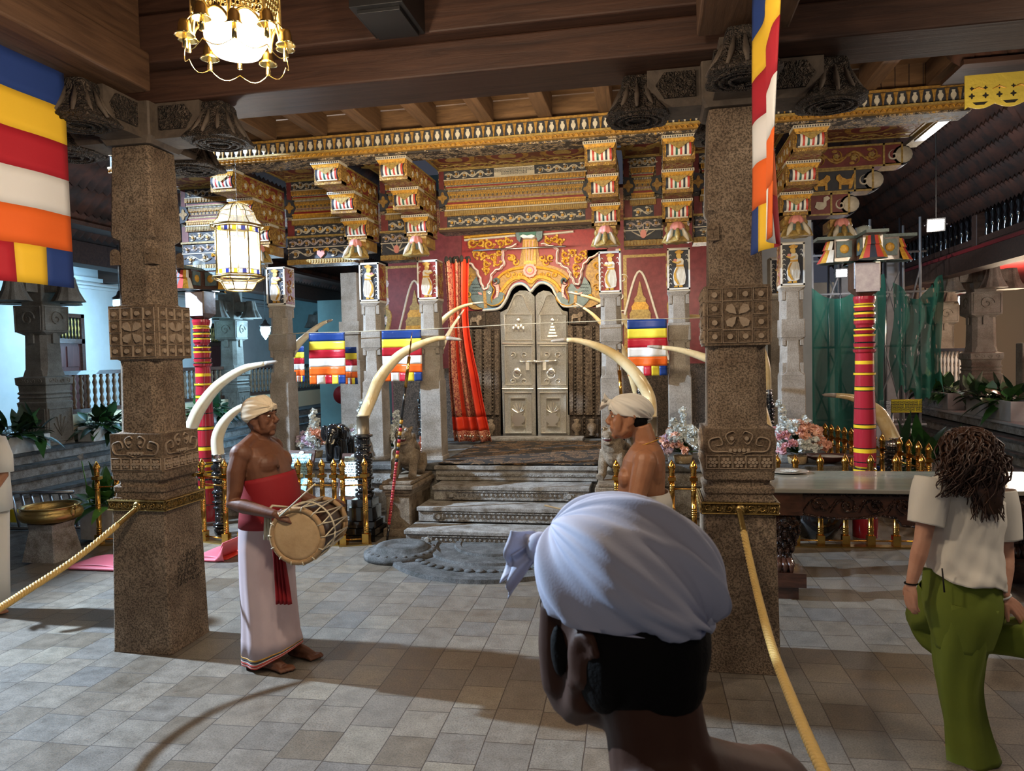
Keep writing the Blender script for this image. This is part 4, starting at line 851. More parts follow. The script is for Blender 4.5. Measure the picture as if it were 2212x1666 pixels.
    for a in (0, 90, 180, 270):
        w_ = MB('capital_wood'); w_.T = Matrix.Rotation(R(a), 4, 'Z')
        w_.box(.185*k, -.115, 3.40, .50, .115, 3.595); w_.box(.185*k, -.125, 3.365, .44, .125, 3.402)
        f = frame((0, -.115, 3.40), (1, 0, 0), (0, 0, 1)); w_.use('capital_carving'); w_.prism([(.22, .02), (.40, .02), (.45, .10), (.40, .17), (.22, .17)], f, .02)
        f = frame((0, .115, 3.40), (-1, 0, 0), (0, 0, 1)); w_.prism([(-.22, .17), (-.40, .17), (-.45, .10), (-.40, .02), (-.22, .02)], f, .02)
        c_ = (.56, 0); w_.use('capital_carving'); rs = []
        for q, z in ((.085, 3.59), (.095, 3.57), (.10, 3.52), (.115, 3.47), (.14, 3.42), (.175, 3.375), (.19, 3.355), (.185, 3.345), (.10, 3.335), (.09, 3.345)):
            rs.append([(c_[0]+q*cos(R(b_))*1.0/max(abs(cos(R(b_))), abs(sin(R(b_))))**.75*(1+.035*cos(6*R(b_))), c_[1]+q*sin(R(b_))/max(abs(cos(R(b_))), abs(sin(R(b_))))**.75*(1+.035*cos(6*R(b_))), z) for b_ in range(0, 360, 10)])
        w_.rings(rs)
        for q in (.155, .12, .07): w_.tube([(c_[0]+q*cos(R(b_)), c_[1]+q*sin(R(b_))*1.0, 3.338) for b_ in range(0, 361, 20)], .011, 6)
        w_.use('capital_wood')
        for b_ in range(0, 360, 30):   # carved leaf ribs down the flare
            dx, dy = cos(R(b_)), sin(R(b_)); w_.tube([(c_[0]+dx*.105, c_[1]+dy*.105, 3.53), (c_[0]+dx*.135, c_[1]+dy*.135, 3.45), (c_[0]+dx*.19, c_[1]+dy*.19, 3.37)], [.008, .018, .010], 6)
        w_.build('lotus_bracket', t)
    return t
PL = (-3.335, 4.48); PR = (.49, 4.70)
hall_pillar(PL, .97, 'tall carved granite pillar left of the drummer, engraved letters near its foot', .02)
hall_pillar(PR, 1.0, 'tall carved granite pillar behind the nearest turban, rope hooked on its brass band', .0)
eng = [o for o in bpy.data.objects if o.name == 'stone_pillar'][0]
f = frame((PL[0]+.217, PL[1], 0), (0, 1, 0)); en = MB('void_dark', at=(-PL[0], -PL[1], 0)); rnd = random.Random(4)
for r_, (z, n, u0) in enumerate(((.62, 5, -.05), (.575, 6, -.10), (.53, 7, -.11), (.485, 8, -.13), (.44, 9, -.14))):
    for i in range(n):
        u = u0+.031*i; a0 = rnd.uniform(0, 360); en.ribbon([(u+.011*cos(R(a)), z+.013*sin(R(a))) for a in range(int(a0), int(a0)+rnd.randint(220, 330), 30)], .0035, f, .003, n0=-.001-.02*(z-.44)+.006, ends=1)
        if rnd.random() < .5: en.ribbon([(u+.012, z+.01), (u+.02, z+.022), (u+.014, z+.03)], .003, f, .003, n0=.004-.02*(z-.44), ends=1)
en.build('engraved_lettering', eng)
# ------------------------------------------------------------------ ropes
def rope(name, pts, lab, hookdir):
    p = bez([tuple(q) for q in pts], 40); p = [Vector(q) for q in p]; t = thing(name, lab, 'rope', p[0]); O = p[0].copy(); b_ = MB('rope_gold')
    L_ = [0]
    for a, c in zip(p, p[1:]): L_.append(L_[-1]+(c-a).length)
    st = next(i for i, l in enumerate(L_) if l > .17)
    for k in range(4):
        ph = k*pi/2; path = []
        for i in range(st, len(p)):
            tg = (p[min(i+1, len(p)-1)]-p[i-1]).normalized(); x = tg.cross(Vector((0, 0, 1))).normalized(); y = x.cross(tg); a = ph+L_[i]*62
            path.append(p[i]-O+x*.0105*cos(a)+y*.0105*sin(a))
        b_.tube(path, .0105, 6)
    b_.build('twisted_cord', t)
    m_ = MB('brass_dull'); m_.tube([p[i]-O for i in range(1, st+1)], [.006]+[.017]*(st-2)+[.019], 10); m_.build('brass_ferrule', t)
    m_ = MB('brass_pale'); q = p[0]-O; m_.tube([q+Vector((.010*sin(R(a)), 0, .0+.016*cos(R(a)))) for a in range(0, 361, 36)], .004, 6); m_.build('clasp', t)
def fine(pts, n):   # resample a coarse curve so that the lay of the rope stays even
    P = [Vector(q) for q in bez([tuple(q) for q in pts], 30)]; D = [0]
    for a, c in zip(P, P[1:]): D.append(D[-1]+(c-a).length)
    out = []; j = 0
    for i in range(n+1):
        s_ = D[-1]*i/n
        while j < len(D)-2 and D[j+1] < s_: j += 1
        q = (s_-D[j])/max(D[j+1]-D[j], 1e-6); out.append(P[j].lerp(P[j+1], q))
    return out
hL = at(296, 1098, 4.25); hR = at(1597, 1103, 4.45)
def depth_pt(px, py, d): return CAM + ray(px, py)*d
rope('barrier_rope', fine([hL, depth_pt(180, 1195, 4.45), depth_pt(60, 1275, 4.0), depth_pt(-60, 1345, 3.5), depth_pt(-420, 1500, 2.7)], 14), 'thick gold rope sloping down from the drummer-side pillar', 0)
rope('barrier_rope', fine([hR, depth_pt(1625, 1235, 3.9), depth_pt(1665, 1390, 3.2), depth_pt(1718, 1530, 2.6), depth_pt(1785, 1680, 2.1), depth_pt(1950, 2000, 1.5)], 16), 'thick gold rope hanging down from the pillar behind the nearest turban', 0)
# ------------------------------------------------------------------ brass fences
def post_mesh(t, x, y, z=0, mat='brass'):
    m_ = MB(mat); m_.T = Matrix.Translation((x, y, z)) @ Matrix.Diagonal((1.6, 1.6, 1, 1)); m_.box(-.022, -.022, 0, .022, .022, .115)
    pr = [(.017, .115), (.019, .13)]
    for z0 in (.14, .16, .18): pr += [(.016, z0), (.020, z0+.007), (.016, z0+.013)]
    pr += [(.0165, .33)]
    for z0 in (.35, .37, .39, .41, .43): pr += [(.016, z0), (.020, z0+.007), (.016, z0+.013)]
    pr += [(.016, .58)]
    for z0 in (.60, .62, .64): pr += [(.0155, z0), (.019, z0+.007), (.0155, z0+.013)]
    pr += [(.016, .70)]
    m_.lathe(pr, n=10); m_.box(-.023, -.023, .70, .023, .023, .735)
    m_.lathe([(.014, .735), (.020, .745), (.014, .755), (.020, .765), (.014, .775), (.020, .785), (.016, .80), (.023, .815), (.024, .83), (.016, .86), (.006, .885), (.001, .90)], n=10)
    return m_.build('post', t)
def fence(p0, p1, n, lab, rails=(.06, .62), top=None, mat='brass', z=0, rl='brass'):
    t = thing('brass_fence', lab, 'fence', (p0[0], p0[1], z), 0, 'brass fences around the shrine'); d = Vector((p1[0]-p0[0], p1[1]-p0[1], 0)); first = None
    for i in range(n):
        q = d*(i/(n-1))
        if first is None: first = post_mesh(t, 0, 0, 0, mat)
        else: c = first.copy(); COL.objects.link(c); c.location = q
    for zz in rails + ((top,) if top else ()): MB(rl).tube([Vector((0, 0, zz)), d+Vector((0, 0, zz))], .008 if zz != top else .011, 8).build('rail', t)
    b_ = MB('brass_dull'); u = d.normalized()*.05; v = Vector((-u.y, u.x, 0)); b_.hexa([tuple(p)[:2] for p in (-u-v, d+u-v, d+u+v, -u+v)], 0, [tuple(p)[:2] for p in (-u-v, d+u-v, d+u+v, -u+v)], .012); b_.build('foot_rail', t)
    return t
fence((-5.80, 6.84), (-4.86, 7.12), 6, 'brass fence running from the potted lily to behind the granite pillar')
fence((-4.74, 7.10), (-4.43, 7.02), 2, 'pair of brass posts with a top rail, left of the drummer\'s arm', top=.70)
fence((-4.30, 7.10), (-3.24, 7.10), 9, 'row of brass posts behind the drum, before the two bright plaques')
fence((-3.14, 7.08), (-2.93, 7.16), 2, 'pair of bright brass posts with top rail beside the big tusk stand', top=.70)
fence((-.36, 7.12), (.06, 7.12), 2, 'brass posts partly hidden by the man with the necklace', top=.70)
fence((.16, 7.12), (.56, 7.12), 3, 'brass posts between the man with the necklace and the near pillar')
fence((.92, 7.50), (1.17, 7.50), 2, 'pair of brass posts with a low bright rail, under and behind the marble table', top=.70)
fence((1.34, 7.52), (2.72, 7.60), 7, 'row of brass posts behind the marble table, beside the painted pole')
a_, b_ = at(1782, 905, 10.6), at(2006, 938, 8.3)
fence((max(a_.x, 2.16), a_.y), (b_.x, b_.y), 14, 'long row of brass posts running back past the platform corner', z=.02)
for i, (x, y) in enumerate(((-4.95, 7.06), (-4.0, 7.05), (-3.02, 7.02), (1.55, 7.05))):
    s_ = MB('step_stone'); s_.lathe([(.26, 0), (.27, .03), (.22, .055), (.14, .06), (.01, .06)], (x, y, 0), 22, sy=.6)
# ------------------------------------------------------------------ tusks on turned stands
def turned(m_, z0, z1, r_, seed=0, mats=('gloss_black',), fat=1.35):
    rnd = random.Random(seed); z = z0; pr = [(r_*.9, z0)]
    i = 0
    while z < z1-.03:
        h = rnd.choice((.035, .05, .08, .03)); k = rnd.choice((1.0, .82, 1.12))
        pr += [(r_*.80, z), (r_*k*1.05, z+h*.25), (r_*k*1.05, z+h*.75), (r_*.80, z+h)]; z += h; i += 1
    pr += [(r_*.9, z1)]; m_.lathe([q for q in pr if q[1] <= z1], n=20); return m_
def tusk(lab, pts, rad, base, zb, zc, collar='silver_collar', r_=.07, foot=None, ivory='ivory', ch=.06, body=None, grp='elephant tusks on turned stands'):
    """pts: [(px, py, Y)] of the tusk's centre line from root to tip"""
    x, y = base; t = thing('elephant_tusk', lab, 'tusk', (x, y, zb), 0, grp); O = Vector((x, y, zb))
    P = [at(*p)-O for p in pts]; P[0] = Vector((0, 0, zc-zb-.03)); P = [Vector(q) for q in bez([tuple(q) for q in P], 7)]
    n = len(P); rr = [rad*(1.02-.05*i/n)*(1-(max(0, i/(n-1)-.30)/.70)**1.25*.80) for i in range(n)]
    k = int(n*.88); m_ = MB(ivory).tube(P[:k+1], rr[:k+1], 14); m_.build('ivory', t)
    MB('ivory_tip').tube(P[k:], rr[k:-1]+[.004], 12).build('tip', t)
    c = MB(collar); c.lathe([(rad*1.02, zc-zb-ch), (rad*1.13, zc-zb-ch), (rad*1.13, zc-zb-ch+.01), (rad*1.06, zc-zb-ch+.012), (rad*1.06, zc-zb-.012), (rad*1.13, zc-zb-.01), (rad*1.13, zc-zb), (rad*.9, zc-zb)], n=20); c.build('collar', t)
    s_ = MB('gloss_black'); top = zc-zb-ch; lo = 0
    if foot == 'box':
        s_.box(-.13, -.13, .20, .13, .13, .34); s_.box(-.16, -.16, .13, .16, .16, .195); s_.box(-.175, -.18, .06, .175, .18, .125); s_.box(-.19, -.22, 0, .19, .22, .055); lo = .30
        s_.box(-.11, -.11, .34, .11, .11, .42); lo = .42
    turned(s_, lo if foot != 'red' else .20, top, r_, int(x*10))
    s_.build('turned_stand', t)
    if foot == 'red':
        q = MB('red_brown_lacquer'); q.lathe([(.02, 0), (r_*1.45, 0), (r_*1.45, .02), (r_*1.2, .03), (r_*1.1, .08), (r_*1.3, .09), (r_*1.3, .12), (r_*.95, .13), (r_*1.1, .17), (r_*.95, .20), (.02, .205)], n=20); q.build('lacquered_foot', t)
    return t
tusk('large curved ivory tusk on a black stand, arching over the red spear', [(799, 893, 7.6), (803, 858, 7.6), (822, 815, 7.6), (860, 770, 7.6), (905, 745, 7.58), (950, 731, 7.56), (998, 734, 7.55)], .063, (-3.06, 7.47), 0, 1.31, 'horn_collar', .088, 'box', ch=.20)
tusk('large curved ivory tusk rising behind the turban of the man with the necklace', [(1410, 905, 7.6), (1402, 858, 7.6), (1376, 812, 7.6), (1335, 772, 7.6), (1290, 748, 7.58), (1240, 735, 7.56), (1190, 737, 7.55)], .063, (-.03, 7.47), 0, 1.28, 'horn_collar', .088, 'box', ch=.20)
tusk('pale tusk with upturned tip on a black and red-brown stand, behind the drummer\'s head', [(612, 830, 9.0), (616, 792, 9.0), (637, 752, 9.0), (664, 724, 9.0), (695, 700, 9.0), (719, 691, 9.0)], .058, (-4.78, 9.0), .67, 1.56, 'silver_collar', .07, 'red', 'ivory_white')
tusk('long white tusk curving out from behind the drummer-side pillar over the painted pole', [(400, 985, 7.68), (412, 925, 7.68), (432, 882, 7.68), (470, 834, 7.68), (520, 800, 7.68), (560, 788, 7.68), (600, 781, 7.68)], .072, (-5.42, 7.66), 0, .86, 'silver_collar', .075, None, 'ivory_white')
tusk('short thick tusk curving behind the drummer\'s turban, silver collar, slim black stand', [(466, 978, 7.42), (470, 945, 7.42), (488, 908, 7.42), (522, 880, 7.42), (570, 868, 7.42)], .066, (-4.745, 7.42), 0, .90, 'silver_collar', .07, None, 'ivory_white', ch=.08)
tusk('tusk with its tip almost level, silver collar, between the near pillar and the white flowers', [(1658, 832, 9.0), (1654, 790, 9.0), (1638, 745, 9.0), (1605, 712, 9.0), (1550, 690, 9.0), (1495, 683, 9.0), (1446, 684, 9.0)], .050, (1.30, 9.0), .67, 1.46, 'silver_collar', .075, 'red')
tusk('tusk whose tip crosses the striped flag left of the near pillar', [(1645, 900, 8.1), (1630, 850, 8.1), (1580, 800, 8.1), (1520, 772, 8.1), (1460, 755, 8.1), (1398, 748, 8.1)], .062, (1.16, 8.05), 0, 1.1, 'silver_collar', .07, None)
tusk('upper of two tusks pointing at the arch from the curtain side', [(925, 860, 9.5), (925, 790, 9.5), (938, 722, 9.5), (962, 686, 9.5), (1000, 662, 9.5), (1045, 653, 9.5)], .048, (-3.02, 9.5), .67, 1.50, 'silver_collar', .07, 'red')
tusk('lower pale tusk in front of the red curtain, tip just under its neighbour', [(935, 850, 9.8), (940, 800, 9.8), (955, 750, 9.8), (975, 710, 9.8), (1003, 668, 9.8)], .044, (-3.02, 9.85), .67, 1.45, 'silver_collar', .065, 'red', 'ivory_white')
tusk('upper of two tusks pointing at the arch from the right of the silver door', [(1392, 820, 9.5), (1385, 760, 9.5), (1360, 705, 9.5), (1325, 668, 9.5), (1280, 645, 9.5), (1226, 631, 9.5)], .048, (-.15, 9.5), .67, 1.50, 'silver_collar', .07, 'red')
tusk('lower tusk right of the silver door with a fine tip under its neighbour', [(1365, 860, 9.8), (1360, 800, 9.8), (1335, 740, 9.8), (1300, 700, 9.8), (1275, 675, 9.8), (1243, 655, 9.8)], .044, (-.19, 9.85), .67, 1.30, 'silver_collar', .065, 'red')
tusk('smooth pale tusk on a short black stand behind the red and yellow pole', [(1925, 948, 9.0), (1918, 925, 9.0), (1898, 892, 9.0), (1868, 870, 9.0), (1830, 857, 9.0), (1776, 853, 9.0)], .078, (2.66, 9.0), .0, .90, 'silver_collar', .085, None, ch=.10)
# ------------------------------------------------------------------ spears
def spear(lab, p0, p1, spec, blade):
    a, b_ = Vector(p0), Vector(p1); d = b_-a; t = thing('spear', lab, 'spear', a)
    m_ = MB('paint_red_gloss')
    for f0, f1, r_, mt in spec: m_.use(mt).tube([d*f0, d*f1], r_, 10)
    m_.build('shaft', t)
    k = MB(blade); u = d.normalized(); k.tube([d, d+u*.05, d+u*.09, d+u*.14, d+u*.19, d+u*.26], [.012, .024, .010, .022, .012, .002], 8, flat=.4); k.build('blade', t)
rs = [(0, .12, .013, 'gloss_black')]+[(.12+.014*i, .12+.014*(i+1), .016, 'paint_red_gloss' if i % 3 else 'red_stripe') for i in range(22)]
rs += [(.43+.02*i, .43+.02*(i+1), .017, ('paint_red_gloss', 'paint_black_gloss', 'gold_paint')[i % 3]) for i in range(12)] + [(.67, .84, .014, 'paint_black_gloss'), (.84, 1, .017, 'brass')]
p0 = at(832, 1090, 7.35); p1 = at(884, 770, 7.35)
spear('slim red and black ceremonial spear leaning beside the tusk stand, gilt blade', (p0.x, 7.35, p0.z-.45), p1, rs, 'brass')
p1 = at(1338, 800, 7.9); spear('gilt-tipped black and red spear standing behind the man with the necklace', (p1.x+.08, 7.9, .0), p1, [(0, .25, .014, 'paint_red_gloss'), (.25, .5, .016, 'red_stripe'), (.5, .74, .014, 'gloss_black'), (.74, 1, .018, 'brass')], 'brass')
# ------------------------------------------------------------------ painted poles with bracket capitals
def painted_pole(x, y, lab):
    t = thing('painted_pole', lab, 'pole', (x, y, 0), 0, 'red and yellow turned poles'); m_ = MB('paint_red_gloss'); R_, Y_, K = 'paint_red_gloss', 'paint_yellow_gloss', 'paint_black_gloss'
    pr = [(.12, 0, R_), (.12, .2, K), (.115, .21, R_), (.105, .40, Y_), (.105, .43, R_), (.11, .50, K), (.10, .52, R_), (.115, .56, Y_), (.115, .585, K), (.095, .60, Y_), (.105, .615, R_), (.11, .66, Y_), (.11, .69, K), (.09, .705, Y_), (.10, .72, R_), (.105, .76, K), (.105, .77, R_), (.107, .86, Y_), (.107, .90, K), (.107, .912, R_), (.105, 1.10, K), (.105, 1.11, Y_), (.105, 1.14, K), (.105, 1.15, R_), (.10, 1.30, K), (.10, 1.31, R_),
          (.095, 1.48, K), (.095, 1.49, Y_), (.095, 1.52, K), (.095, 1.53, R_), (.09, 1.64, Y_), (.105, 1.645, Y_), (.105, 1.665, K), (.09, 1.67, R_), (.09, 1.75, Y_), (.09, 1.785, R_), (.088, 1.86, R_), (.105, 1.875, R_), (.11, 1.90, K), (.09, 1.915, Y_), (.10, 1.925, R_), (.105, 1.96, K), (.092, 1.975, R_), (.10, 2.03, Y_), (.105, 2.05, K), (.085, 2.06, R_), (.10, 2.09, Y_), (.10, 2.105, K), (.08, 2.12, R_), (.085, 2.14, R_),
          (.10, 2.16, R_), (.10, 2.19, Y_), (.10, 2.205, K), (.088, 2.22, R_), (.10, 2.25, Y_), (.10, 2.27, K), (.088, 2.285, R_), (.10, 2.32, Y_), (.10, 2.335, K), (.088, 2.345, Y_), (.095, 2.36, R_), (.105, 2.40, R_), (.105, 2.43, R_), (.02, 2.432, R_)]
    m_.bands(pr); m_.build('turned_shaft', t)
    c = MB('table_wood'); c.stack((0, 0), [(2.432, .07, .02), (2.50, .125, .01), (2.76, .125, .01)]); c.use('lilac_paint').box(-.11, -.13, 2.47, .11, -.125, 2.75); c.build('capital_block', t)
    for a in (0, 90, 180, 270):
        m_ = MB('table_wood'); m_.T = Matrix.Rotation(R(a), 4, 'Z'); m_.box(0, -.09, 2.78, .30, .09, 3.0); m_.use('makara_blue').box(.04, -.10, 3.0, .46, .10, 3.03); m_.box(.14, -.105, 2.82, .28, .105, 2.98)
        for sg in (-1, 1): m_.use('gold_paint').ball((.21, sg*.105, 2.90), (.045, .012, .045), 10, 6)
        for k, mt in enumerate(('gold_paint', 'red_stripe', 'ink_blue', 'red_stripe', 'gold_paint', 'white_paint')):
            a0, a1 = -90+30*k, -60+30*k
            for z0, z1, q0, q1 in ((2.99, 2.90, .06, .075), (2.90, 2.77, .075, .13)):
                m_.use(mt).rings([[(.30+q0*cos(R(a_)), q0*sin(R(a_)), z0) for a_ in (a0, a1)], [(.32+q1*cos(R(a_)), q1*sin(R(a_)), z1) for a_ in (a0, a1)]], closed=False)
        m_.use('makara_blue').lathe([(.05, 2.775), (.128, 2.77), (.05, 2.80)], (.32, 0, 0), 14); m_.build('bell_bracket', t)
    MB('clear_glass').lathe([(.01, 3.03), (.07, 3.03), (.07, 3.12), (.01, 3.14)], n=14).build('glass_cap', t)
painted_pole(2.095, 8.0, 'red, yellow and black turned pole with bell brackets, behind the marble table')
painted_pole(-5.33, 8.08, 'red, yellow and black turned pole half hidden by the drummer-side granite pillar')
# ------------------------------------------------------------------ flags
STR = ['blue', 'yellow', 'red', 'white', 'orange']
def flag(name, lab, P0, P1, down, pre, wob, grp=None, nu=20, split=.83, ph=0, order=('orange', 'white', 'red', 'yellow', 'blue'), taper=0):
    """five stripes and a lower row of five squares, hung from P0-P1"""
    P0, P1 = Vector(P0), Vector(P1); n = (P1-P0).cross(Vector((0, 0, 1))).normalized(); m_ = MB(pre+'_blue', at=-P0)
    def S_(u, v): return P0.lerp(P1, u*(1-taper*v)+taper*v*.5)-Vector((0, 0, down*v))+n*wob*((.3+v)*sin(u*7+ph+v*1.5)+.5*v*sin(u*15+v*4+ph))
    for k, c in enumerate(STR):
        v0, v1 = split*k/5, split*(k+1)/5; m_.use(pre+'_'+c).grid(lambda u, v: S_(u, v0+(v1-v0)*v), nu, 4)
    for k, c in enumerate(order):
        u0, u1 = k/5, (k+1)/5; m_.use(pre+'_'+c).grid(lambda u, v: S_(u0+(u1-u0)*u, split+(1-split)*v), 4, 4)
    o = m_.build(name, None, solid=.003); o.location = P0
    return tag(o, lab, 'flag', grp)
def F_(x0, x1, y0, y1, Y, lab, ph):
    a, b_ = at(x0, y0, Y), at(x1, y0, Y); d = a.z-at(x0, y1, Y).z; z = (a.z+b_.z)/2
    return flag('striped_flag', lab, (a.x, Y, z), (b_.x, Y, z), d, 'satin', .018, 'small satin flags on a string across the columns', ph=ph)
F_(667, 745, 719, 829, 8.50, 'largest lit satin flag, hanging behind the tip-up tusk and above the drummer', 0)
F_(825, 910, 714, 823, 8.50, 'satin flag behind the curved tusk and spear, beside the curtain column', 1.2)
F_(1355, 1440, 690, 811, 8.50, 'satin flag right of the silver door, crossed by a tusk tip', 2.4)
F_(635, 657, 748, 825, 9.6, 'narrow slice of flag left of the largest satin flag', .5)
F_(743, 770, 750, 830, 9.6, 'narrow duller flag half hidden by the largest satin flag', 2)
st = thing('flag_string', 'thin cord the small satin flags hang from, tied across the columns', 'string', at(585, 724, 8.5)); O = st.location.copy()
MB('rope_cream').tube([at(*p, 8.5)-O for p in ((585, 724), (660, 719), (745, 718), (825, 714), (910, 712), (985, 708), (1130, 700), (1290, 694), (1355, 690), (1440, 689), (1540, 686))], .005, 5).build('cord', st)
# large flags under the beams (they hang along the beams)
a = XP(135, 152, -3.34); b_ = XP(160, 480, -3.34); dn = (a.z-XP(160, 470, -3.34).z)
flag('striped_flag', 'large cloth flag hung under the beam at the left edge, beside the granite pillar', (-3.34, a.y-.98, 3.60), (-3.34, a.y, 3.60), 1.24, 'cloth', .018, ph=.6)
a0 = XP(1622, 60, .49); a1 = XP(1684, 60, .49)
flag('striped_flag', 'large cloth flag hung edge-on in front of the pillar near the marble table', (.50, a0.y-.55 if False else min(a0.y, a1.y), 3.60), (.50, max(a0.y, a1.y), 3.60), 1.24, 'cloth', .03, ph=2.6, taper=.25)
# ------------------------------------------------------------------ lamps
def chandelier():
    c = at(510, 40, 2.75); t = thing('pierced_brass_lamp', 'blazing pierced brass lamp with hanging bells, above the drummer', 'lamp', (c.x, c.y, 3.14)); n = 8
    r_ = .165; sh = MB('brass_dull')
    for k in range(n):   # pierced panels: lattice of rings between the posts
        a0, a1 = R(360/n*k+22), R(360/n*(k+1)+22); p0 = Vector((r_*cos(a0), r_*sin(a0), 0)); p1 = Vector((r_*cos(a1), r_*sin(a1), 0)); u = (p1-p0); w_ = u.length; u.normalize(); f = frame(p0, u, (0, 0, 1))
        sh.tube([p0+Vector((0, 0, .06)), p0+Vector((0, 0, .62))], .008, 6)
        rnd = random.Random(k)
        for i in range(7):
            for j in range(22):
                x, z = w_*(i+.5+.5*(j % 2))/7.5, .10+.024*j
                if z < .10+.055*abs(2*x/w_-1)*1.2: continue
                sh.tube([f(x+.010*cos(R(a)), z+.012*sin(R(a)), 0) for a in range(0, 361, 72)], .0042, 4)
        sh.tube([f(w_*i/10, .05+.07*abs(sin(pi*i/10*1))**.7*.9, 0) for i in range(11)], .006, 5)
    sh.build('pierced_shade', t)
    bl = MB('bulb'); 
    for k in range(5): a = R(72*k); bl.ball((.07*cos(a), .07*sin(a), .05+.03*(k % 2)), (.032, .032, .05), 10, 8)
    bl.ball((0, 0, .02), (.05, .05, .06), 10, 8)
    bl.build('bulb', t); cr = MB('frosted_glass'); cr.lathe([(.02, -.03), (.09, -.01), (.125, .05), (.13, .12)], n=18); cr.build('glass_bowl', t)
    for k in range(10):
        a = R(36*k+10); x, y = .195*cos(a), .195*sin(a); z = .02+.03*(k % 2); m_ = MB('brass_pale'); m_.lathe([(.004, .065), (.018, .058), (.024, .04), (.027, .014), (.039, .0), (.034, .0), (.012, .025)], (x, y, z), 14)
        m_.tube([(x, y, z+.05), (x*.85, y*.85, z+.09)], .003, 4); m_.use('brass_pale').tube([(x, y, z+.02), (x, y, z-.045)], [.007, .011], 8); m_.build('bell', t)
    hb = MB('brass_dull'); hb.lathe([(.01, .62), (.18, .62), (.18, .64), (.02, .70), (.01, .86)], n=16); hb.tube([(0, 0, .8), (0, 0, 1.48)], .01, 6); hb.build('hanger', t)
    ch = MB('brass_pale')
    for k in range(10):
        a0, a1 = R(36*k+10), R(36*(k+1)+10); ch.tube([(.195*cos(a0+(a1-a0)*i/6), .195*sin(a0+(a1-a0)*i/6), (.0 if k % 2 else .0)-.022-.03*sin(pi*i/6)) for i in range(7)], .002, 4)
    ch.build('chain_swag', t)
chandelier()
def lantern():
    p = at(514, 540, 5.5); z0 = p.z; t = thing('glass_lantern', 'octagonal glass lantern with blue and yellow panes hanging before the column', 'lantern', (p.x, p.y, z0))
    def ring(r_, z, n=8, o=0): return [(r_*cos(R(360/n*k+o)), r_*sin(R(360/n*k+o)), z) for k in range(n)]
    fr_ = MB('brass_dull'); gl = MB('clear_glass'); O = 12
    gl.rings([ring(.175, -.20, o=O), ring(.175, .17, o=O)], cap=False); gl.build('glass_panes', t)
    dm = MB('frosted_glass'); dm.rings([ring(.21, .19, o=O), ring(.16, .24, o=O), ring(.14, .30, o=O), ring(.09, .35, o=O), ring(.02, .375, o=O)], cap=False, smooth=False); dm.build('dome', t)
    bw = MB('frosted_glass'); bw.rings([ring(.20, -.235, o=O), ring(.145, -.26, o=O), ring(.125, -.30, o=O), ring(.11, -.325, o=O), ring(.01, -.33, o=O)], cap=False); bw.build('glass_bowl', t)
    for k in range(8):
        c, s_ = cos(R(45*k+O)), sin(R(45*k+O)); fr_.tube([(.177*c, .177*s_, -.21), (.177*c, .177*s_, .18)], .006, 5)
        fr_.tube([(r_*c, r_*s_, z) for r_, z in ((.21, .19), (.16, .24), (.14, .30), (.09, .35), (.02, .375))], .004, 5); fr_.tube([(r_*c, r_*s_, z) for r_, z in ((.20, -.235), (.145, -.26), (.125, -.30), (.11, -.325))], .004, 5)
    for r_, z, w_ in ((.215, .185, .009), (.18, .175, .006), (.176, .135, .003), (.176, -.165, .003), (.18, -.205, .006), (.21, -.225, .009), (.11, -.325, .006), (.14, .30, .003), (.144, -.262, .003)): q = ring(r_, z, o=O); fr_.tube(q+[q[0]], w_, 5)
    fr_.build('brass_frame', t)
    cp = MB('blue_glass')
    for k in range(8):
        a, b_ = Vector((.1775*cos(R(45*k+O)), .1775*sin(R(45*k+O)), 0)), Vector((.1775*cos(R(45*k+45+O)), .1775*sin(R(45*k+45+O)), 0)); u = b_-a; w_ = u.length; u.normalize(); f = frame(a, u)
        for z in (.137, -.203):
            cp.use('yellow_glass').prism([(.02, z), (.05, z), (.05, z+.036), (.02, z+.036)], f, .002); cp.use('blue_glass').prism([(w_-.05, z), (w_-.02, z), (w_-.02, z+.036), (w_-.05, z+.036)], f, .002)
    cp.build('coloured_panes', t)
    for k in range(6):
        a = R(60*k); x, y = .075*cos(a), .075*sin(a); m_ = MB('cream_paint'); z = -.15 if k % 2 else -.05; m_.tube([(x, y, z), (x, y, z+.07)], .009, 8); m_.use('brass_pale').tube([(x, y, z), (x*.7, y*.7, z-.03), (0, 0, z)], .004, 5)
        m_.use('bulb').lathe([(.006, z+.07), (.018, z+.085), (.016, z+.11), (.003, z+.14)], (x, y, 0), 10); m_.build('candle_bulb', t)
    ch = MB('steel'); ch.tube([(0, 0, -.1), (0, 0, .36)], .005, 6); zz = .38
    while z0+zz < 4.45: ch.tube([(0, 0, zz), (.006, 0, zz+.02), (0, 0, zz+.04)], .002, 4); zz += .04
    ch.use('black_plastic').cbox((0, 0, 4.47-z0), (.06, .06, .05)); ch.build('chain', t)
lantern()
def flood(px, py, Y, lab, aim, zt):
    p = at(px, py, Y); t = thing('floodlight', lab, 'floodlight', p); m_ = MB('black_plastic'); d = (Vector(aim)-p).normalized(); t.rotation_euler = d.to_track_quat('-Z', 'Y').to_euler()
    m_.box(-.10, -.08, 0, .10, .08, .06); m_.build('housing', t); MB('flood_face').box(-.085, -.06, -.006, .085, .06, -.001).build('lens', t)
    m_ = MB('steel'); m_.tube([(-.12, 0, .03), (-.12, 0, .16), (.12, 0, .16), (.12, 0, .03)], .008, 6); m_.use('void_dark'); m_.T = (t.rotation_euler.to_matrix().to_4x4()).inverted(); m_.tube([(0, 0, .05), (0, 0, zt-p.z)], .007, 6); m_.build('bracket', t)
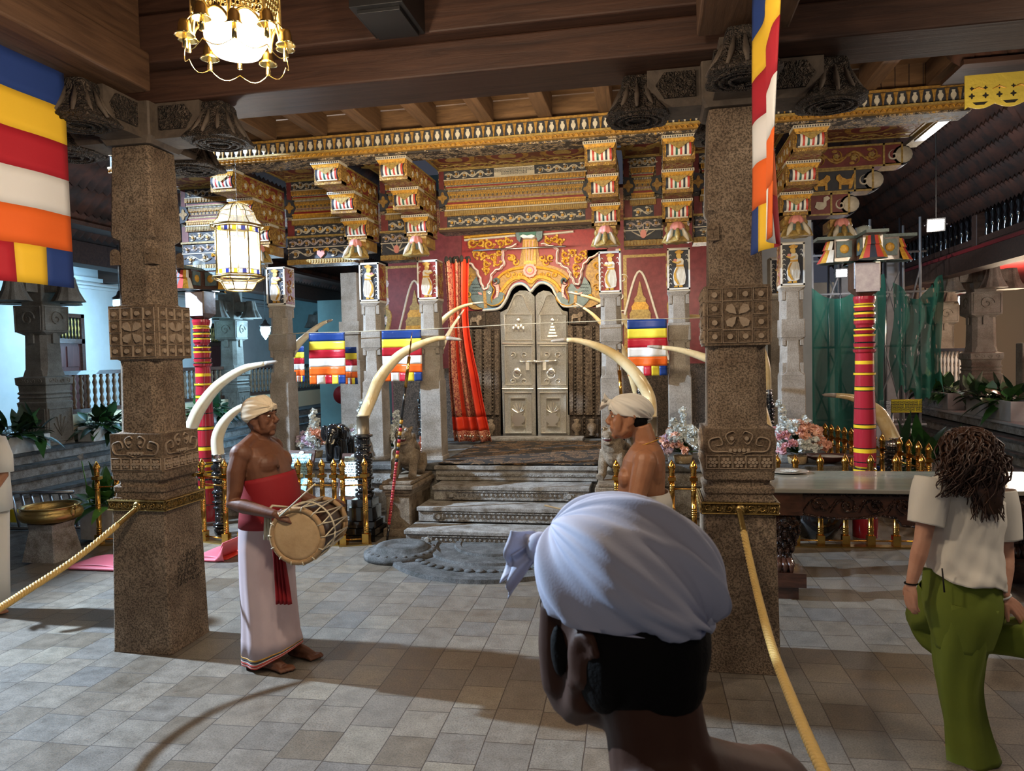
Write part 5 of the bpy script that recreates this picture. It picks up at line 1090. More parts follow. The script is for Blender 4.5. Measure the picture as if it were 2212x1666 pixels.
flood(440, 571, 10, 'bright square floodlight beside the glass lantern', (-3, 2, 1), 5.93); flood(2022, 486, 10, 'bright floodlight under the dark tiled roof', (1, 0, 1), 5.78); flood(1818, 590, 14, 'small bright floodlight left of the bell bracket capital', (1, 0, 1), 5.92)
def pendant(px, py, Y, lab, mat='blue_bulb', top=3.6):
    p = at(px, py, Y); t = thing('pendant_lamp', lab, 'lamp', p, 0, 'acorn glass pendant lamps in the side wings'); m_ = MB('steel'); m_.lathe([(.13, .0), (.12, .03), (.05, .08), (.03, .14), (.01, .16)], n=14); m_.tube([(0, 0, .15), (0, 0, top-p.z)], .008, 5); m_.build('cap', t)
    MB(mat).lathe([(.10, 0), (.11, -.08), (.08, -.18), (.03, -.25), (.005, -.29)], n=14).build('glass_shade', t)
pendant(573, 706, 15, 'acorn pendant lamp seen between the pillars left of the drummer', top=3.99); pendant(258, 648, 11.3, 'acorn pendant lamp just left of the near granite pillar', top=3.99)
pendant(446, 690, 15, 'acorn pendant lamp beside the half hidden painted pole', top=3.99); pendant(2083, 640, 16.5, 'glowing pendant lamp in the right wing between stone pillars', 'milk_bulb', top=3.515)
sb = MB('black_plastic'); p = at(825, 12, 3.9); sb.box(p.x-.15, 3.80, p.z-.04, p.x+.15, 4.20, p.z+.2); sb.box(p.x-.12, 3.84, p.z-.06, p.x+.12, 4.18, p.z-.039); sb.use('white_paint').box(p.x-.045, 3.795, p.z-.01, p.x+.01, 3.80, p.z+.006)
tag(sb.build('loudspeaker', bevel=.008), 'black box loudspeaker fixed under the beam at the top', 'loudspeaker')
# ------------------------------------------------------------------ rug, curtain, plaques, statues
rg = MB('rug_weave').grid(lambda u, v: (-2.46+1.86*u, 8.23+2.3*v, .682+.003*sin(u*20)), 20, 20); tag(rg.build('rug', solid=.01), 'dark brown diamond-weave rug on the porch floor above the steps', 'rug')
cx0, cx1 = at(962, 700, 10.2).x, at(1018, 700, 10.2).x; zc = at(985, 566, 10.2).z; zb_ = .70
ct = thing('curtain', 'orange red embroidered curtain gathered beside the silver door, mirror-work hem', 'curtain', ((cx0+cx1)/2, 10.2, .67)); cw = (cx1-cx0)/2
def cur(u, v):   # v: 0 top 1 bottom
    wd = cw*(1.0-.18*sin(min(1, v*1.6)*pi)+.85*max(0, v-.35)**1.3); sh = .30*max(0, v-.30)**1.5
    return (-.0+wd*(2*u-1)+sh, .07*sin(u*pi*7+.4)*(1-.2*v)+.03*sin(u*31), (zc-.67)*(1-v)+.03)
m_ = MB('curtain_red')
for k in range(7):
    mt = ('curtain_print', 'curtain_print', 'curtain_red', 'curtain_print', 'curtain_print', 'curtain_red', 'curtain_red')[k]
    m_.use(mt).grid(lambda u, v: cur((k+u)/7, v*.86), 8, 30)
m_.build('cloth', ct, solid=.006)
m_ = MB('curtain_red').grid(lambda u, v: cur(u, .86+.075*v), 56, 4); m_.use('curtain_print').grid(lambda u, v: cur(u, .935+.06*v), 56, 3)
m_.use('mirror_chip')
for k in range(12): p = Vector(cur((k+.5)/12, .965)); m_.ball((p.x, p.y-.014, p.z), (.016, .006, .016), 8, 5)
m_.build('mirror_hem', ct, solid=.006)
m_ = MB('void_dark')
for k in range(10): p = Vector(cur((k+.5)/10, 0)); m_.ball((p.x, p.y, p.z), (.03, .03, .05), 8, 6)
m_.build('gathering', ct)
def plaque(q, mat, lab):
    a, b_ = at(q[0], q[1], 7.70), at(q[2], q[3], 7.90); t = thing('plaque', lab, 'plaque', ((a.x+b_.x)/2, 7.82, 0)); w_ = abs(b_.x-a.x)/2; z1, z0 = a.z, b_.z
    pts = lambda w, i: [(-w, i-.14+.0, z0-.16), (w, i-.14, z0-.16), (w, i+.08, z1), (-w, i+.08, z1)]
    m_ = MB('table_wood'); A = pts(w_, 0); B = [(x, y+.03, z) for x, y, z in pts(w_, 0)]; m_.add(A+B, [[0, 1, 2, 3], [7, 6, 5, 4], [0, 4, 5, 1], [1, 5, 6, 2], [2, 6, 7, 3], [3, 7, 4, 0]]); m_.box(-w_, 0, 0, -w_+.05, .05, z0); m_.box(w_-.05, 0, 0, w_, .05, z0); m_.build('frame', t)
    m_ = MB(mat); d = Vector((A[3][0]-A[0][0], A[3][1]-A[0][1], A[3][2]-A[0][2])); f = frame(A[0], (1, 0, 0), d.normalized()); H = d.length; m_.prism([(.035, .04), (2*w_-.035, .04), (2*w_-.035, H-.04), (.035, H-.04)], f, .008)
    m_.use('silver_plain'); m_.prism([(w_+.03*cos(R(e)), H-.03+.02*sin(R(e))) for e in range(0, 360, 40)], f, .014)
    rnd = random.Random(int(q[0]))
    for r_ in range(8):
        u = .06
        while u < 2*w_-.07:
            l = rnd.uniform(.01, .03); m_.use('ink_blue').prism([(u, H-.10-.032*r_), (u+l, H-.10-.032*r_), (u+l, H-.092-.032*r_), (u, H-.092-.032*r_)], f, .0095); u += l+.012
    m_.build('lettered_panel', t)
plaque((607, 978, 683, 1040), 'plaque_blue', 'slanted blue-lit metal plaque with lines of lettering, behind the drummer\'s chest'); plaque((724, 985, 792, 1042), 'plaque_silver', 'slanted silver metal plaque with lines of lettering, behind the brass posts')
def lion(x, y, rz, lab, z=.60):
    t = thing('guardian_lion', lab, 'statue', (x, y, z), rz); m_ = MB('statue_stone')
    m_.ball((.0, .20, .22), (.13, .20, .15), 16, 10); m_.ball((0, .0, .27), (.12, .13, .16), 14, 10); m_.ball((0, .33, .16), (.14, .13, .15), 12, 8); m_.ball((0, -.09, .47), (.095, .105, .085), 16, 10)
    m_.tube([(0, -.02, .33), (0, -.05, .42), (0, -.07, .47)], [.12, .11, .08], 14)
    m_.tube([(0, -.10, .49), (0, -.17, .485), (0, -.225, .475)], [.075, .068, .05], 12, flat=.62); m_.tube([(0, -.10, .405), (0, -.16, .392), (0, -.205, .395)], [.065, .056, .04], 12, flat=.4)
    for sg in (-1, 1):
        m_.tube([(sg*.085, -.02, .30), (sg*.10, -.07, .17), (sg*.095, -.10, .06), (sg*.10, -.16, .03)], [.065, .052, .045, .048], 12); m_.tube([(sg*.10, .30, .2), (sg*.14, .26, .10), (sg*.13, .18, .03)], [.09, .06, .045], 10)
        m_.ball((sg*.05, -.155, .535), .03, 10, 8); m_.tube([(sg*.07, -.06, .53), (sg*.09, -.02, .56)], [.03, .012], 8)
        for k in range(4): m_.ball((sg*.10, .0+.07*k, .38-.03*k), (.035, .04, .035), 8, 6)
    for k in range(3): m_.tube([(.10*cos(R(a)), -.03-.06*sin(R(a))-.0, .34-.045*k) for a in range(0, 181, 20)], .014, 6)
    m_.tube([(0, .42, .12), (0, .50, .25), (0, .44, .42), (0, .36, .40)], [.05, .045, .04, .03], 10); m_.build('body', t, remesh=.008, smooth_it=2)
    q = MB('maroon_paint'); q.ball((0, -.165, .435), (.045, .05, .022), 10, 6); q.use('white_paint')
    for k in range(7): a = -.036+.012*k; q.tube([(a, -.222+abs(a)*.5, .455), (a, -.225+abs(a)*.5, .438)], [.006, .002], 5)
    q.build('mouth', t)
    for sg in (-1, 1): e = MB('silver_plain'); e.ball((sg*.05, -.175, .54), .019, 10, 8); e.use('ink_blue').ball((sg*.05, -.19, .542), .009, 8, 6); e.build('eye', t)
lion(-2.70, 7.78, R(8), 'stone guardian lion with silver eyes and open red mouth, beside the red spear'); lion(-.41, 7.78, R(-20), 'stone guardian lion whose open jaw shows beside the face of the man with the necklace')
def elephant(x, y, z, lab, k=1.0):
    t = thing('elephant_figure', lab, 'statue', (x, y, z)); m_ = MB('gloss_black'); m_.ball((0, .12, .30), (.13, .20, .15), 14, 10); m_.ball((0, -.08, .36), (.09, .09, .11), 14, 10); m_.tube([(0, -.14, .34), (0, -.19, .24), (0, -.19, .12), (0, -.16, .06)], [.05, .04, .028, .02], 10)
    for sx in (-1, 1):
        for yy in (0, .24): m_.tube([(sx*.08, yy, .28), (sx*.085, yy, .0)], [.06, .05], 10)
    m_.build('body', t, remesh=.01, smooth_it=2)
    for sg in (-1, 1): MB('gloss_black').ball((sg*.12, -.05, .35), (.055, .02, .10), 12, 8).build('ear', t); MB('ivory_white').tube([(sg*.045, -.15, .28), (sg*.05, -.20, .24), (sg*.045, -.24, .24)], [.012, .01, .003], 6).build('tusk', t)
    MB('brass_pale').tube([(.11*cos(R(a)), -.02-.08*sin(R(a)), .38+.06*sin(R(a))) for a in range(0, 361, 20)], .008, 6).build('garland', t)
elephant(-3.83, 8.48, .67, 'small polished black elephant figure standing on the platform between two flower baskets')
# ------------------------------------------------------------------ flowers
def bloom_mesh(mat, seed):
    rnd = random.Random(seed); m_ = MB(mat)
    for k in range(16):
        a, e = rnd.uniform(0, 2*pi), rnd.uniform(-.3, 1.3); d = Vector((cos(a)*cos(e), sin(a)*cos(e), sin(e))); q = d*.022; u = d.orthogonal().normalized(); v = d.cross(u)
        m_.add([q*.3, q+u*.014, q+d*.012+v*.004, q-u*.014], [[0, 1, 2, 3]]); m_.add([q*.3, q+v*.014, q+d*.012-u*.004, q-v*.014], [[0, 1, 2, 3]])
    m_.ball((0, 0, 0), .017, 6, 4); return m_
BLOOM = {}
def bouquet(base, w_, spikes, cols, lab, n=50, seed=1, basket='wicker', zb=0.0, br=.10, rise=.16):
    """spikes: [(dx, dz, length)] plus a dome of mixed blooms"""
    x, y, z = base; t = thing('flower_arrangement', lab, 'flowers', base, 0, 'artificial flower baskets on the platform'); rnd = random.Random(seed)
    b_ = MB(basket); b_.lathe([(br*.7, 0), (br*.9, .01), (br, .06), (br*1.05, .09), (br*.9, .09), (.01, .08)], n=18); b_.build('basket', t)
    fo = MB('leaf')
    for k in range(70):
        a, e = rnd.uniform(0, 2*pi), rnd.uniform(.1, 1.4); l = rnd.uniform(.6, 1.05)*w_; d = Vector((cos(a)*cos(e), sin(a)*cos(e)*.6, sin(e))); c = Vector((0, 0, .12)); s_ = d.cross(Vector((0, 0, 1))).normalized()*.012
        fo.use('leaf' if k % 3 else 'leaf_light').add([c+d*l*.5-s_, c+d*l*.75+s_*1.2, c+d*l, c+d*l*.7-s_*1.3], [[0, 1, 2, 3]]); fo.use('leaf').tube([c, c+d*l*.8], .003, 3)
    fo.build('foliage', t)
    spots = []
    for k in range(n):
        a, e = rnd.uniform(0, 2*pi), rnd.uniform(-.05, 1.45); l = w_*rnd.uniform(.80, 1.0); d = Vector((cos(a)*cos(e), -abs(sin(a)*cos(e))*.7, sin(e)*.95)); spots.append((Vector((0, 0, rise))+d*l, cols[int((d.x+1)*1.5+d.z*1.2+rnd.random()*.8) % len(cols)], rnd.uniform(1.0, 1.7)))
    for dx, dz, ln in spikes:
        for k in range(int(ln/.030)): f_ = k*.030/ln; spots.append((Vector((dx*(.5+.5*f_)+rnd.uniform(-.022, .022), rnd.uniform(-.05, .02), rise+dz*(1-0)+ln*f_-ln*.2)), 'petal_white', rnd.uniform(.8, 1.2)))
    for p, c, k in spots[:98]:
        if c not in BLOOM: o = BLOOM[c] = bloom_mesh(c, 3).build('bloom', t); 
        else: o = bpy.data.objects.new('bloom', BLOOM[c].data); COL.objects.link(o); o.parent = t
        o.location = p; o.scale = (k*1.4,)*3; o.rotation_euler = (rnd.uniform(-.5, .9), rnd.uniform(-.6, .6), rnd.uniform(0, 6))
WH, PK, PE, LI = 'petal_white', 'petal_pink', 'petal_peach', 'petal_lilac'
def fl(px, py, Y, z=.67): p = at(px, py, Y); return (p.x, Y, z)
bouquet(fl(1462, 985, 8.05, .67) if False else (at(1475, 970, 8.45).x, 8.45, .67), .26, [(.0, .22, .30), (-.12, .18, .22)], [LI, PE, WH, WH, PE, WH], 'basket of lilac, peach and white flowers left of the near right pillar', 70, 1)
bouquet((at(1722, 960, 8.45).x, 8.45, .67), .30, [(-.20, .28, .34), (.10, .20, .22)], [WH, PK, WH, PE, WH, WH], 'large basket of white, pink and peach flowers at the corner of the platform', 72, 2)
bouquet((at(764, 950, 8.9).x, 9.15, .67), .22, [(.02, .26, .36)], [WH, LI, WH, WH], 'tall white flower spray with lilac touches behind the black elephant', 40, 3)
bouquet((at(835, 940, 8.7).x, 8.95, .67), .22, [(.06, .24, .24)], [PE, LI, WH, WH], 'peach and white flowers between the big tusk stand and the lion', 44, 4)
bouquet((at(672, 965, 8.7).x, 8.8, .67), .21, [(.0, .22, .32), (.06, .2, .2)], [WH, LI, WH, PE], 'white and lilac flowers at the foot of the column behind the drummer', 46, 5)
bouquet((at(518, 985, 8.0).x, 8.45, .67), .17, [], [WH, WH, WH], 'white flowers behind the drummer\'s shoulder', 34, 6)
# ------------------------------------------------------------------ marble table, tray, bowls
TY = 5.85; TZ = at(1800, 1057, TY).z; TB = G(1800, 1017, TZ).y; TX0 = .80; TX1 = 3.05
tb = thing('marble_table', 'long table with a polished marble top and carved dark wooden apron', 'table', (TX0, TY, 0)); W = TX1-TX0; Dp = TB-TY
m_ = MB('marble').box(0, 0, TZ-.035, W, Dp, TZ); m_.build('tabletop', tb, bevel=.008)
ap = MB('table_wood'); f = frame((0, .06, 0)); zz = TZ-.04
edge = [(.30+(W-.6)*i/40, zz-.17-.035*abs(sin(pi*i/40*3))**.8-(.05 if 16 < i < 24 else 0)) for i in range(41)]
ap.prism([(.30, zz)]+edge+[(W-.30, zz)], f, .03, -.03); ap.use('table_carving'); 
for k in range(8):
    cx = .42+(W-.84)*k/7; ap.ribbon(spiral(cx, zz-.09, .062, 90*k, 1.4*(-1)**k), .02, f, .022); ap.ribbon(bez([(cx-.12, zz-.15), (cx-.04, zz-.05), (cx+.05, zz-.13), (cx+.13, zz-.04)], 6), .015, f, .018)
ap.ribbon([(p[0], p[1]+.012) for p in edge], .018, f, .02, ends=1); ap.ribbon([(.30, zz-.015), (W-.30, zz-.015)], .016, f, .02, ends=1)
ap.use('lilac_paint').prism(arc(W/2+.1, zz-.12, .036, 0, 340, 17), f, .03); ap.build('apron', tb)
for lx in (.17, W-.17):
    for ly in (.15, Dp-.15):
        l = MB('table_wood', at=(lx, ly, 0)); l.box(-.13, -.12, TZ-.21, .13, .12, TZ-.036); l.box(-.15, -.14, .10, .15, .14, .21); l.box(-.10, -.10, .0, .10, .10, .10)
        l.use('table_carving').lathe([(.05, .21), (.085, .22), (.095, .25), (.075, .29), (.06, .33), (.085, .42), (.115, .52), (.125, .58), (.12, .62), (.10, TZ-.21)], n=24)
        for k in range(6):
            for j in range(10): a = R(36*j+18*(k % 2)); r_ = (.075, .09, .105, .118, .122, .118)[k]; l.ball((r_*cos(a), r_*sin(a), .37+.048*k), (.02, .02, .03), 6, 4)
        for a in (-1, 0, 1): l.use('table_wood').tube([(a*.035, -.06, .29), (a*.045, -.11, .26), (a*.045, -.12, .21)], [.028, .026, .012], 8)
        l.build('leg', tb)
p = G(1700, 1021, TZ+.002); tr = MB('silver_plain'); tr.lathe([(.01, 0), (.10, .0), (.17, .012), (.18, .018), (.165, .016), (.10, .008), (.01, .006)], (p.x, p.y, TZ+.002), 26, sy=.8); tr.use('silver_door').ball((p.x+.03, p.y, TZ+.018), (.09, .06, .008), 12, 5)
tag(tr.build('silver_tray'), 'embossed silver tray lying on the marble table beside the pillar', 'tray')
p = at(1790, 985, 8.55); bw = thing('clay_bowl', 'fluted brown clay bowl heaped with white grain at the platform edge', 'bowl', (p.x, 8.55, .672)); q = MB('clay')
q.rings([[(r_*cos(R(a))*(1+w_*cos(8*R(a))), r_*.7*sin(R(a))*(1+w_*cos(8*R(a))), z) for a in range(0, 360, 9)] for r_, z, w_ in ((.07, 0, 0), (.10, .01, 0), (.20, .05, .03), (.27, .08, .06), (.26, .083, .06), (.18, .055, .02), (.02, .05, 0))]); q.tube([(.25, 0, .075), (.33, 0, .09), (.36, 0, .11)], [.03, .025, .02], 8); q.build('bowl', bw); MB('rice').ball((0, 0, .055), (.20, .13, .028), 18, 6).build('grain', bw)
p = G(1790, 1178); pt = MB('gloss_black'); pt.lathe([(.02, 0), (.16, .0), (.20, .06), (.28, .20), (.26, .32), (.17, .40), (.15, .42), (.17, .45), (.14, .45), (.10, .40)], (1.62, 7.95, 0), 26); tag(pt.build('water_pot'), 'large dark metal pot on the floor behind the brass posts, under the table', 'pot')
# ------------------------------------------------------------------ left forecourt objects
p = G(115, 1205); bs = thing('brass_basin', 'wide brass basin with lion-head handle on a tapering stone foot', 'basin', (p.x, p.y, 0)); q = MB('brass_dull'); q.lathe([(.05, .36), (.15, .365), (.26, .40), (.285, .44), (.275, .48), (.25, .50), (.262, .52), (.27, .53), (.25, .53), (.235, .50), (.24, .45), (.10, .42), (.01, .42)], n=34, sx=1.0); q.build('bowl', bs)
q = MB('brass_dull'); q.ball((.27, -.03, .47), (.03, .03, .05), 10, 8); q.tube([(.29, -.03, .50), (.32, -.03, .53), (.30, -.03, .55)], .012, 8); q.build('handle', bs)
MB('step_stone').stack((0, 0), [(0, .19), (.06, .18), (.30, .14), (.36, .15)], .01).build('stone_foot', bs)
def mat_(px, py, w_, d, lab, curl):
    p = G(px, py); t = thing('foam_mat', lab, 'mat', (p.x, p.y, 0)); m_ = MB('foam_pink'); m_.grid(lambda u, v: (w_*u, d*v+.03*sin(u*4), .035+.02*sin(u*6)*v+(curl*max(0, u-.75)**1.2*1.6)), 16, 10); m_.grid(lambda u, v: (w_*u, -.035*sin(v*pi)-.0, .035-.034*v*1.0+(curl*max(0, u-.75)**1.2*1.6)*(1-v)), 16, 6); m_.build('top_sheet', t, solid=.008)
    MB('foam_red').grid(lambda u, v: (w_*u*1.02-.01, d*v+.05, .008), 10, 6).build('under_sheet', t, solid=.008)
mat_(152, 1230, .62, .30, 'folded pink foam mat on the floor left of the granite pillar', 0); mat_(420, 1212, .32, .34, 'curled pink and red foam mat between the granite pillar and the drummer', .5)
def leafy(t, n, L_, spread, seed, mats=('leaf', 'leaf_dark'), up=.5, z0=0, cx=0, w_=.05):
    rnd = random.Random(seed); m_ = MB(mats[0]); m_.sm = True
    for k in range(n):
        a = rnd.uniform(0, 2*pi); l = L_*rnd.uniform(.6, 1.1); e = rnd.uniform(up, 1.35); o = Vector((cx+rnd.uniform(-1, 1)*spread, rnd.uniform(-1, 1)*spread*.4, z0)); d = Vector((cos(a), sin(a), 0)); s_ = Vector((-sin(a), cos(a), 0)); pts = []
        for i in range(9):
            q = i/8; r_ = l*q; h = l*(sin(e)*q-.55*q*q*cos(e)*1.3); pts.append(o+d*r_*cos(e)*1.0+Vector((0, 0, h)))
        wd = [0, .004, .006, w_*.6, w_, w_, w_*.75, w_*.4, .002]; m_.use(mats[k % len(mats)])
        vs = [];
        for p_, ww in zip(pts, wd): vs += [p_-s_*ww, p_-Vector((0, 0, ww*.25)), p_+s_*ww]
        m_.add(vs, [[3*i+j, 3*i+j+1, 3*i+3+j+1, 3*i+3+j] for i in range(8) for j in (0, 1)])
    m_.build('foliage', t)
def planter(base, w_, d, h, lab, n=26, L_=.45, seed=1, mats=('leaf', 'leaf_dark'), rz=0, box='white_paint', up=.3, grp='planters along the wing ledges', lw=.05):
    t = thing('potted_plant', lab, 'plant', base, rz, grp); m_ = MB(box); m_.box(-w_/2, -d/2, 0, w_/2, -d/2+.02, h); m_.box(-w_/2, d/2-.02, 0, w_/2, d/2, h); m_.box(-w_/2, -d/2+.02, 0, -w_/2+.02, d/2-.02, h); m_.box(w_/2-.02, -d/2+.02, 0, w_/2, d/2-.02, h); m_.box(-w_/2+.02, -d/2+.02, 0, w_/2-.02, d/2-.02, .02); m_.use('void_dark').box(-w_/2+.02, -d/2+.02, h-.05, w_/2-.02, d/2-.02, h-.03); m_.build('planter_box', t)
    leafy(t, n, L_, w_*.4, seed, mats, up, h-.03, w_=lw); return t
p = G(205, 1172); pp = planter((p.x-.05, p.y+.25, 0), .42, .3, .34, 'potted peace lily with broad bright leaves behind a brass post, white planter', 42, .66, 5, ('leaf', 'leaf_light', 'leaf'), up=.55, grp=None, lw=.06)
q = MB('petal_white'); q.T = Matrix.Translation((-.20, -.1, .86)); q.add([(0, 0, 0), (.05, -.02, .03), (.02, 0, .09), (-.06, .0, .05)], [[0, 1, 2, 3]]); q.use('leaf_light').tube([(0, 0, 0), (.05, .04, -.5)], .006, 5); q.build('blossom', pp)
for px, py, w_, lab, sd in ((35, 958, .95, 'row planter of drooping leaves on the ledge at the left edge', 7), (225, 944, .8, 'row planter of leafy plants on the ledge just left of the granite pillar', 8), (355+100, 905, .9, 'row planter of dark leaves on the ledge behind the painted pole', 9)):
    q = XP(px, py, -9.18); planter((-9.19, q.y, .662), w_, .3, .24, lab, 95, .62, sd, ('leaf_dark', 'leaf', 'leaf_dark'), rz=R(90), up=.15, lw=.075)
for px, py, lab, sd in ((2035, 872, 'white planter of leafy plants on the right wing ledge, left of the stone pillar', 11), (2160, 885, 'white planter of leafy plants on the right wing ledge at the right edge', 12)):
    q = XP(px, py, 5.75); planter((5.70, q.y, .702), 1.7, .3, .32, lab, 95, .60, sd, ('leaf_dark', 'leaf'), rz=R(90), box='concrete', up=.1, lw=.09)
for x, y, lab, sd in ((4.0, 11.8, 'dark leafy shrub under the scaffolding by the yellow notice', 21), (4.35, 8.5, 'dark broad-leaved plant behind the woman\'s hair', 22)):
    t = thing('shrub', lab, 'plant', (x, y, 0)); leafy(t, 70, 1.1, .5, sd, ('leaf_dark', 'leaf'), .4, .05, w_=.08)
ld = thing('ladder', 'aluminium ladder lying on its side against the stone ledge', 'ladder', G(12, 1142)); a, b_ = Vector((0, 0, 0)), G(178, 1140)-G(12, 1142); q = MB('steel'); H = Vector((-.10, .0, .42))
q.tube([a, b_], .022, 6); q.tube([a+H, b_+H], .022, 6)
for k in range(8): c = a.lerp(b_, (k+.5)/8); q.tube([c, c+H], .016, 6)
q.build('rails_and_rungs', ld)
# ------------------------------------------------------------------ left wing: stepped ledge, verandah, wall with door, stone pillars
s = MB('step_stone')
for x, z, o_ in ((-9.0, .66, .03), (-8.78, .50, .02), (-8.66, .34, .03), (-8.40, .17, .03)):
    s.use('step_stone').box(-12.0, -3, -.03 if z < .2 else z-.17, x, 21.9, z-.04); s.use('dark_stone').box(-12.0, -3, z-.039, x+o_, 21.9, z)
tag(s.build('wing_ledge'), 'stepped grey stone ledge along the left verandah, planters on top', 'ledge')
wl = MB('wall_cream'); wl.box(-12.0, -3, .662, -11.8, 12.75, 4.0); wl.box(-12.0, 12.75, 3.0, -11.8, 13.75, 4.0); wl.box(-12.0, 13.75, .66, -11.8, 17.9, 4.0); wl.box(-12.0, 17.9, 3.0, -11.8, 18.9, 4.0); wl.box(-12.0, 18.9, .66, -11.8, 21.9, 4.0)
for z0, z1, e in ((3.55, 3.60, .05), (3.62, 3.66, .09), (3.70, 3.78, .12)): wl.box(-11.8, -3, z0, -11.8+e, 21.9, z1)
struct(wl.build('wall_left'))
for i, y in enumerate((12.75, 17.9)):
    d = MB('door_wood'); d.box(-11.95, y, .66, -11.86, y+1.0, 3.0); d.use('table_wood')
    for a, b_ in ((0, .09), (.91, 1.0)): d.box(-11.86, y+a, .66, -11.80, y+b_, 3.0)
    d.box(-11.86, y, 2.92, -11.80, y+1, 3.0); d.box(-11.86, y, 2.38, -11.80, y+1, 2.48)
    d.use('void_dark').box(-11.859, y+.09, 2.48, -11.85, y+.91, 2.92); d.use('door_wood')
    for zz in (.8, 1.35, 1.9):
        for yy in (.14, .54): d.box(-11.86, y+yy, zz, -11.835, y+yy+.32, zz+.42)
    d.use('brass_dull')
    for k in range(9): d.lathe([(.010, 2.48), (.025, 2.55), (.012, 2.62), (.03, 2.70), (.012, 2.78), (.025, 2.85), (.010, 2.92)], (-11.83, y+.14+.09*k, 0), 8)
    struct(d.build('door_%d' % (i+3)))
slab('ceiling', 'beam_wood', -12.0, -3, 4.0, -8.3, 21.9, 4.06)
lr = MB('roof_tile')
for i in range(9):
    x0, x1 = -8.75+2.9*i/9, -8.75+2.9*(i+1)/9; z0, z1 = 3.95+2.6*i/9, 3.95+2.6*(i+1)/9+.06
    a, b_ = [[(x, 7.2+14.4*j/180, z-(.055 if j % 2 else 0)) for j in range(181)] for x, z in ((x0, z0), (x1, z1))]; lr.add(a+b_, [[j, j+1, 182+j, 181+j] for j in range(180)], True)
tag(lr.build('tiled_roof', solid=.015), 'underside of the dark tiled roof rising from the left verandah toward the shrine', 'roof')
e = MB('beam_wood'); e.box(-9.75, -3, 3.62, -9.35, 21.9, 3.99)
tag(e.build('eave_beam'), 'long dark timber eave beam over the left verandah pillars', 'beam')
for k, y in enumerate((5.5, 8.4, 11.3, 14.2, 17.1)):
    q = MB('beam_wood').box(-11.8, y, 3.70, -9.76, y+.3, 3.985).build('cross_beam'); tag(q, 'short dark cross beam under the left verandah ceiling', 'beam', 'cross beams of the left verandah')
def wing_pillar(x, y, z, lab, top=3.62, k=1.0, mat='wing_stone'):
    t = thing('carved_pillar', lab, 'pillar', (x, y, z), 0, 'carved stone pillars of the side wings'); H = top-z; m_ = MB(mat); h = .27*k
    m_.stack((0, 0), [(0, h*1.03), (.04, h), (.62, h*.99)], .01); m_.stack((0, 0), [(.62, h, .01), (.68, h*1.03, .01), (.70, h*.93), (.74, h*.93), (.76, h*1.0), (.80, h*.90), (.83, h*1.0), (.86, h*.92), (.95, h*.95), (.97, h*1.04), (1.08, h*1.06), (1.10, h*.82, .04), (1.20, h*.78, .06)])
    m_.stack((0, 0), [(1.20, h*.78, .07), (1.75, h*.74, .07), (1.80, h*.95, .02)]); m_.stack((0, 0), [(1.80, h*.98), (2.22, h*1.0)], .01); m_.stack((0, 0), [(2.22, h*.7), (H, h*.72)], .01)
    for ux, uy, ox, oy in ((1, 0, 0, -1), (0, 1, 1, 0), (0, -1, -1, 0)):
        f = frame((ox*h, oy*h, 0), (ux, uy, 0), (0, 0, 1)); q = h*.85
        for z0, z1 in ((1.83, 2.19), (.06, .58)): m_.ribbon([(-q, z0), (q, z0), (q, z1), (-q, z1), (-q, z0)], .02, f, .012, ends=1)
        m_.ribbon(spiral(0, 2.01, .13, 0, 1.4), .03, f, .02)
        for k2 in range(5): a = R(30+30*k2); m_.ribbon([(0, .14), (.1*cos(a), .2+.14*sin(a)), (.17*cos(a), .22+.26*sin(a))], .03, f, .018)
        for k2 in range(4): m_.ribbon(spiral(-q+q*2*(k2+.5)/4, 1.03, .045, 90*k2, 1.1), .016, f, .022)
        m_.prism([(-.05, 1.62), (.05, 1.62), (.05, 1.76), (.03, 1.80), (-.03, 1.80), (-.05, 1.76)], frame((ox*h*.78, oy*h*.78, 0), (ux, uy, 0), (0, 0, 1)), .03)
    m_.build('shaft', t)
    for a in (0, 90, 180, 270):
        b_ = MB(mat); b_.T = Matrix.Rotation(R(a), 4, 'Z'); b_.box(h*.7, -.13, 2.42, h+.14, .13, 2.64); rs = []
        for q, z_ in ((.10, 2.66), (.12, 2.56), (.15, 2.44), (.21, 2.32), (.24, 2.27), (.10, 2.28)): rs.append([(h+.24+q*cos(R(b2))*(1+.06*cos(8*R(b2))), q*sin(R(b2))*(1+.06*cos(8*R(b2))), z_) for b2 in range(0, 360, 12)])
        b_.rings(rs); b_.build('bell_bracket', t)
    return t
wing_pillar(-9.62, 10.3, .66, 'broad carved stone pillar of the left wing between the flag and the near granite pillar')
wing_pillar(-9.62, 15.75, .66, 'carved stone pillar in the left wing behind the long white tusk'); wing_pillar(-9.62, 21.0, .66, 'far carved stone pillar of the left wing, seen between the shrine columns')
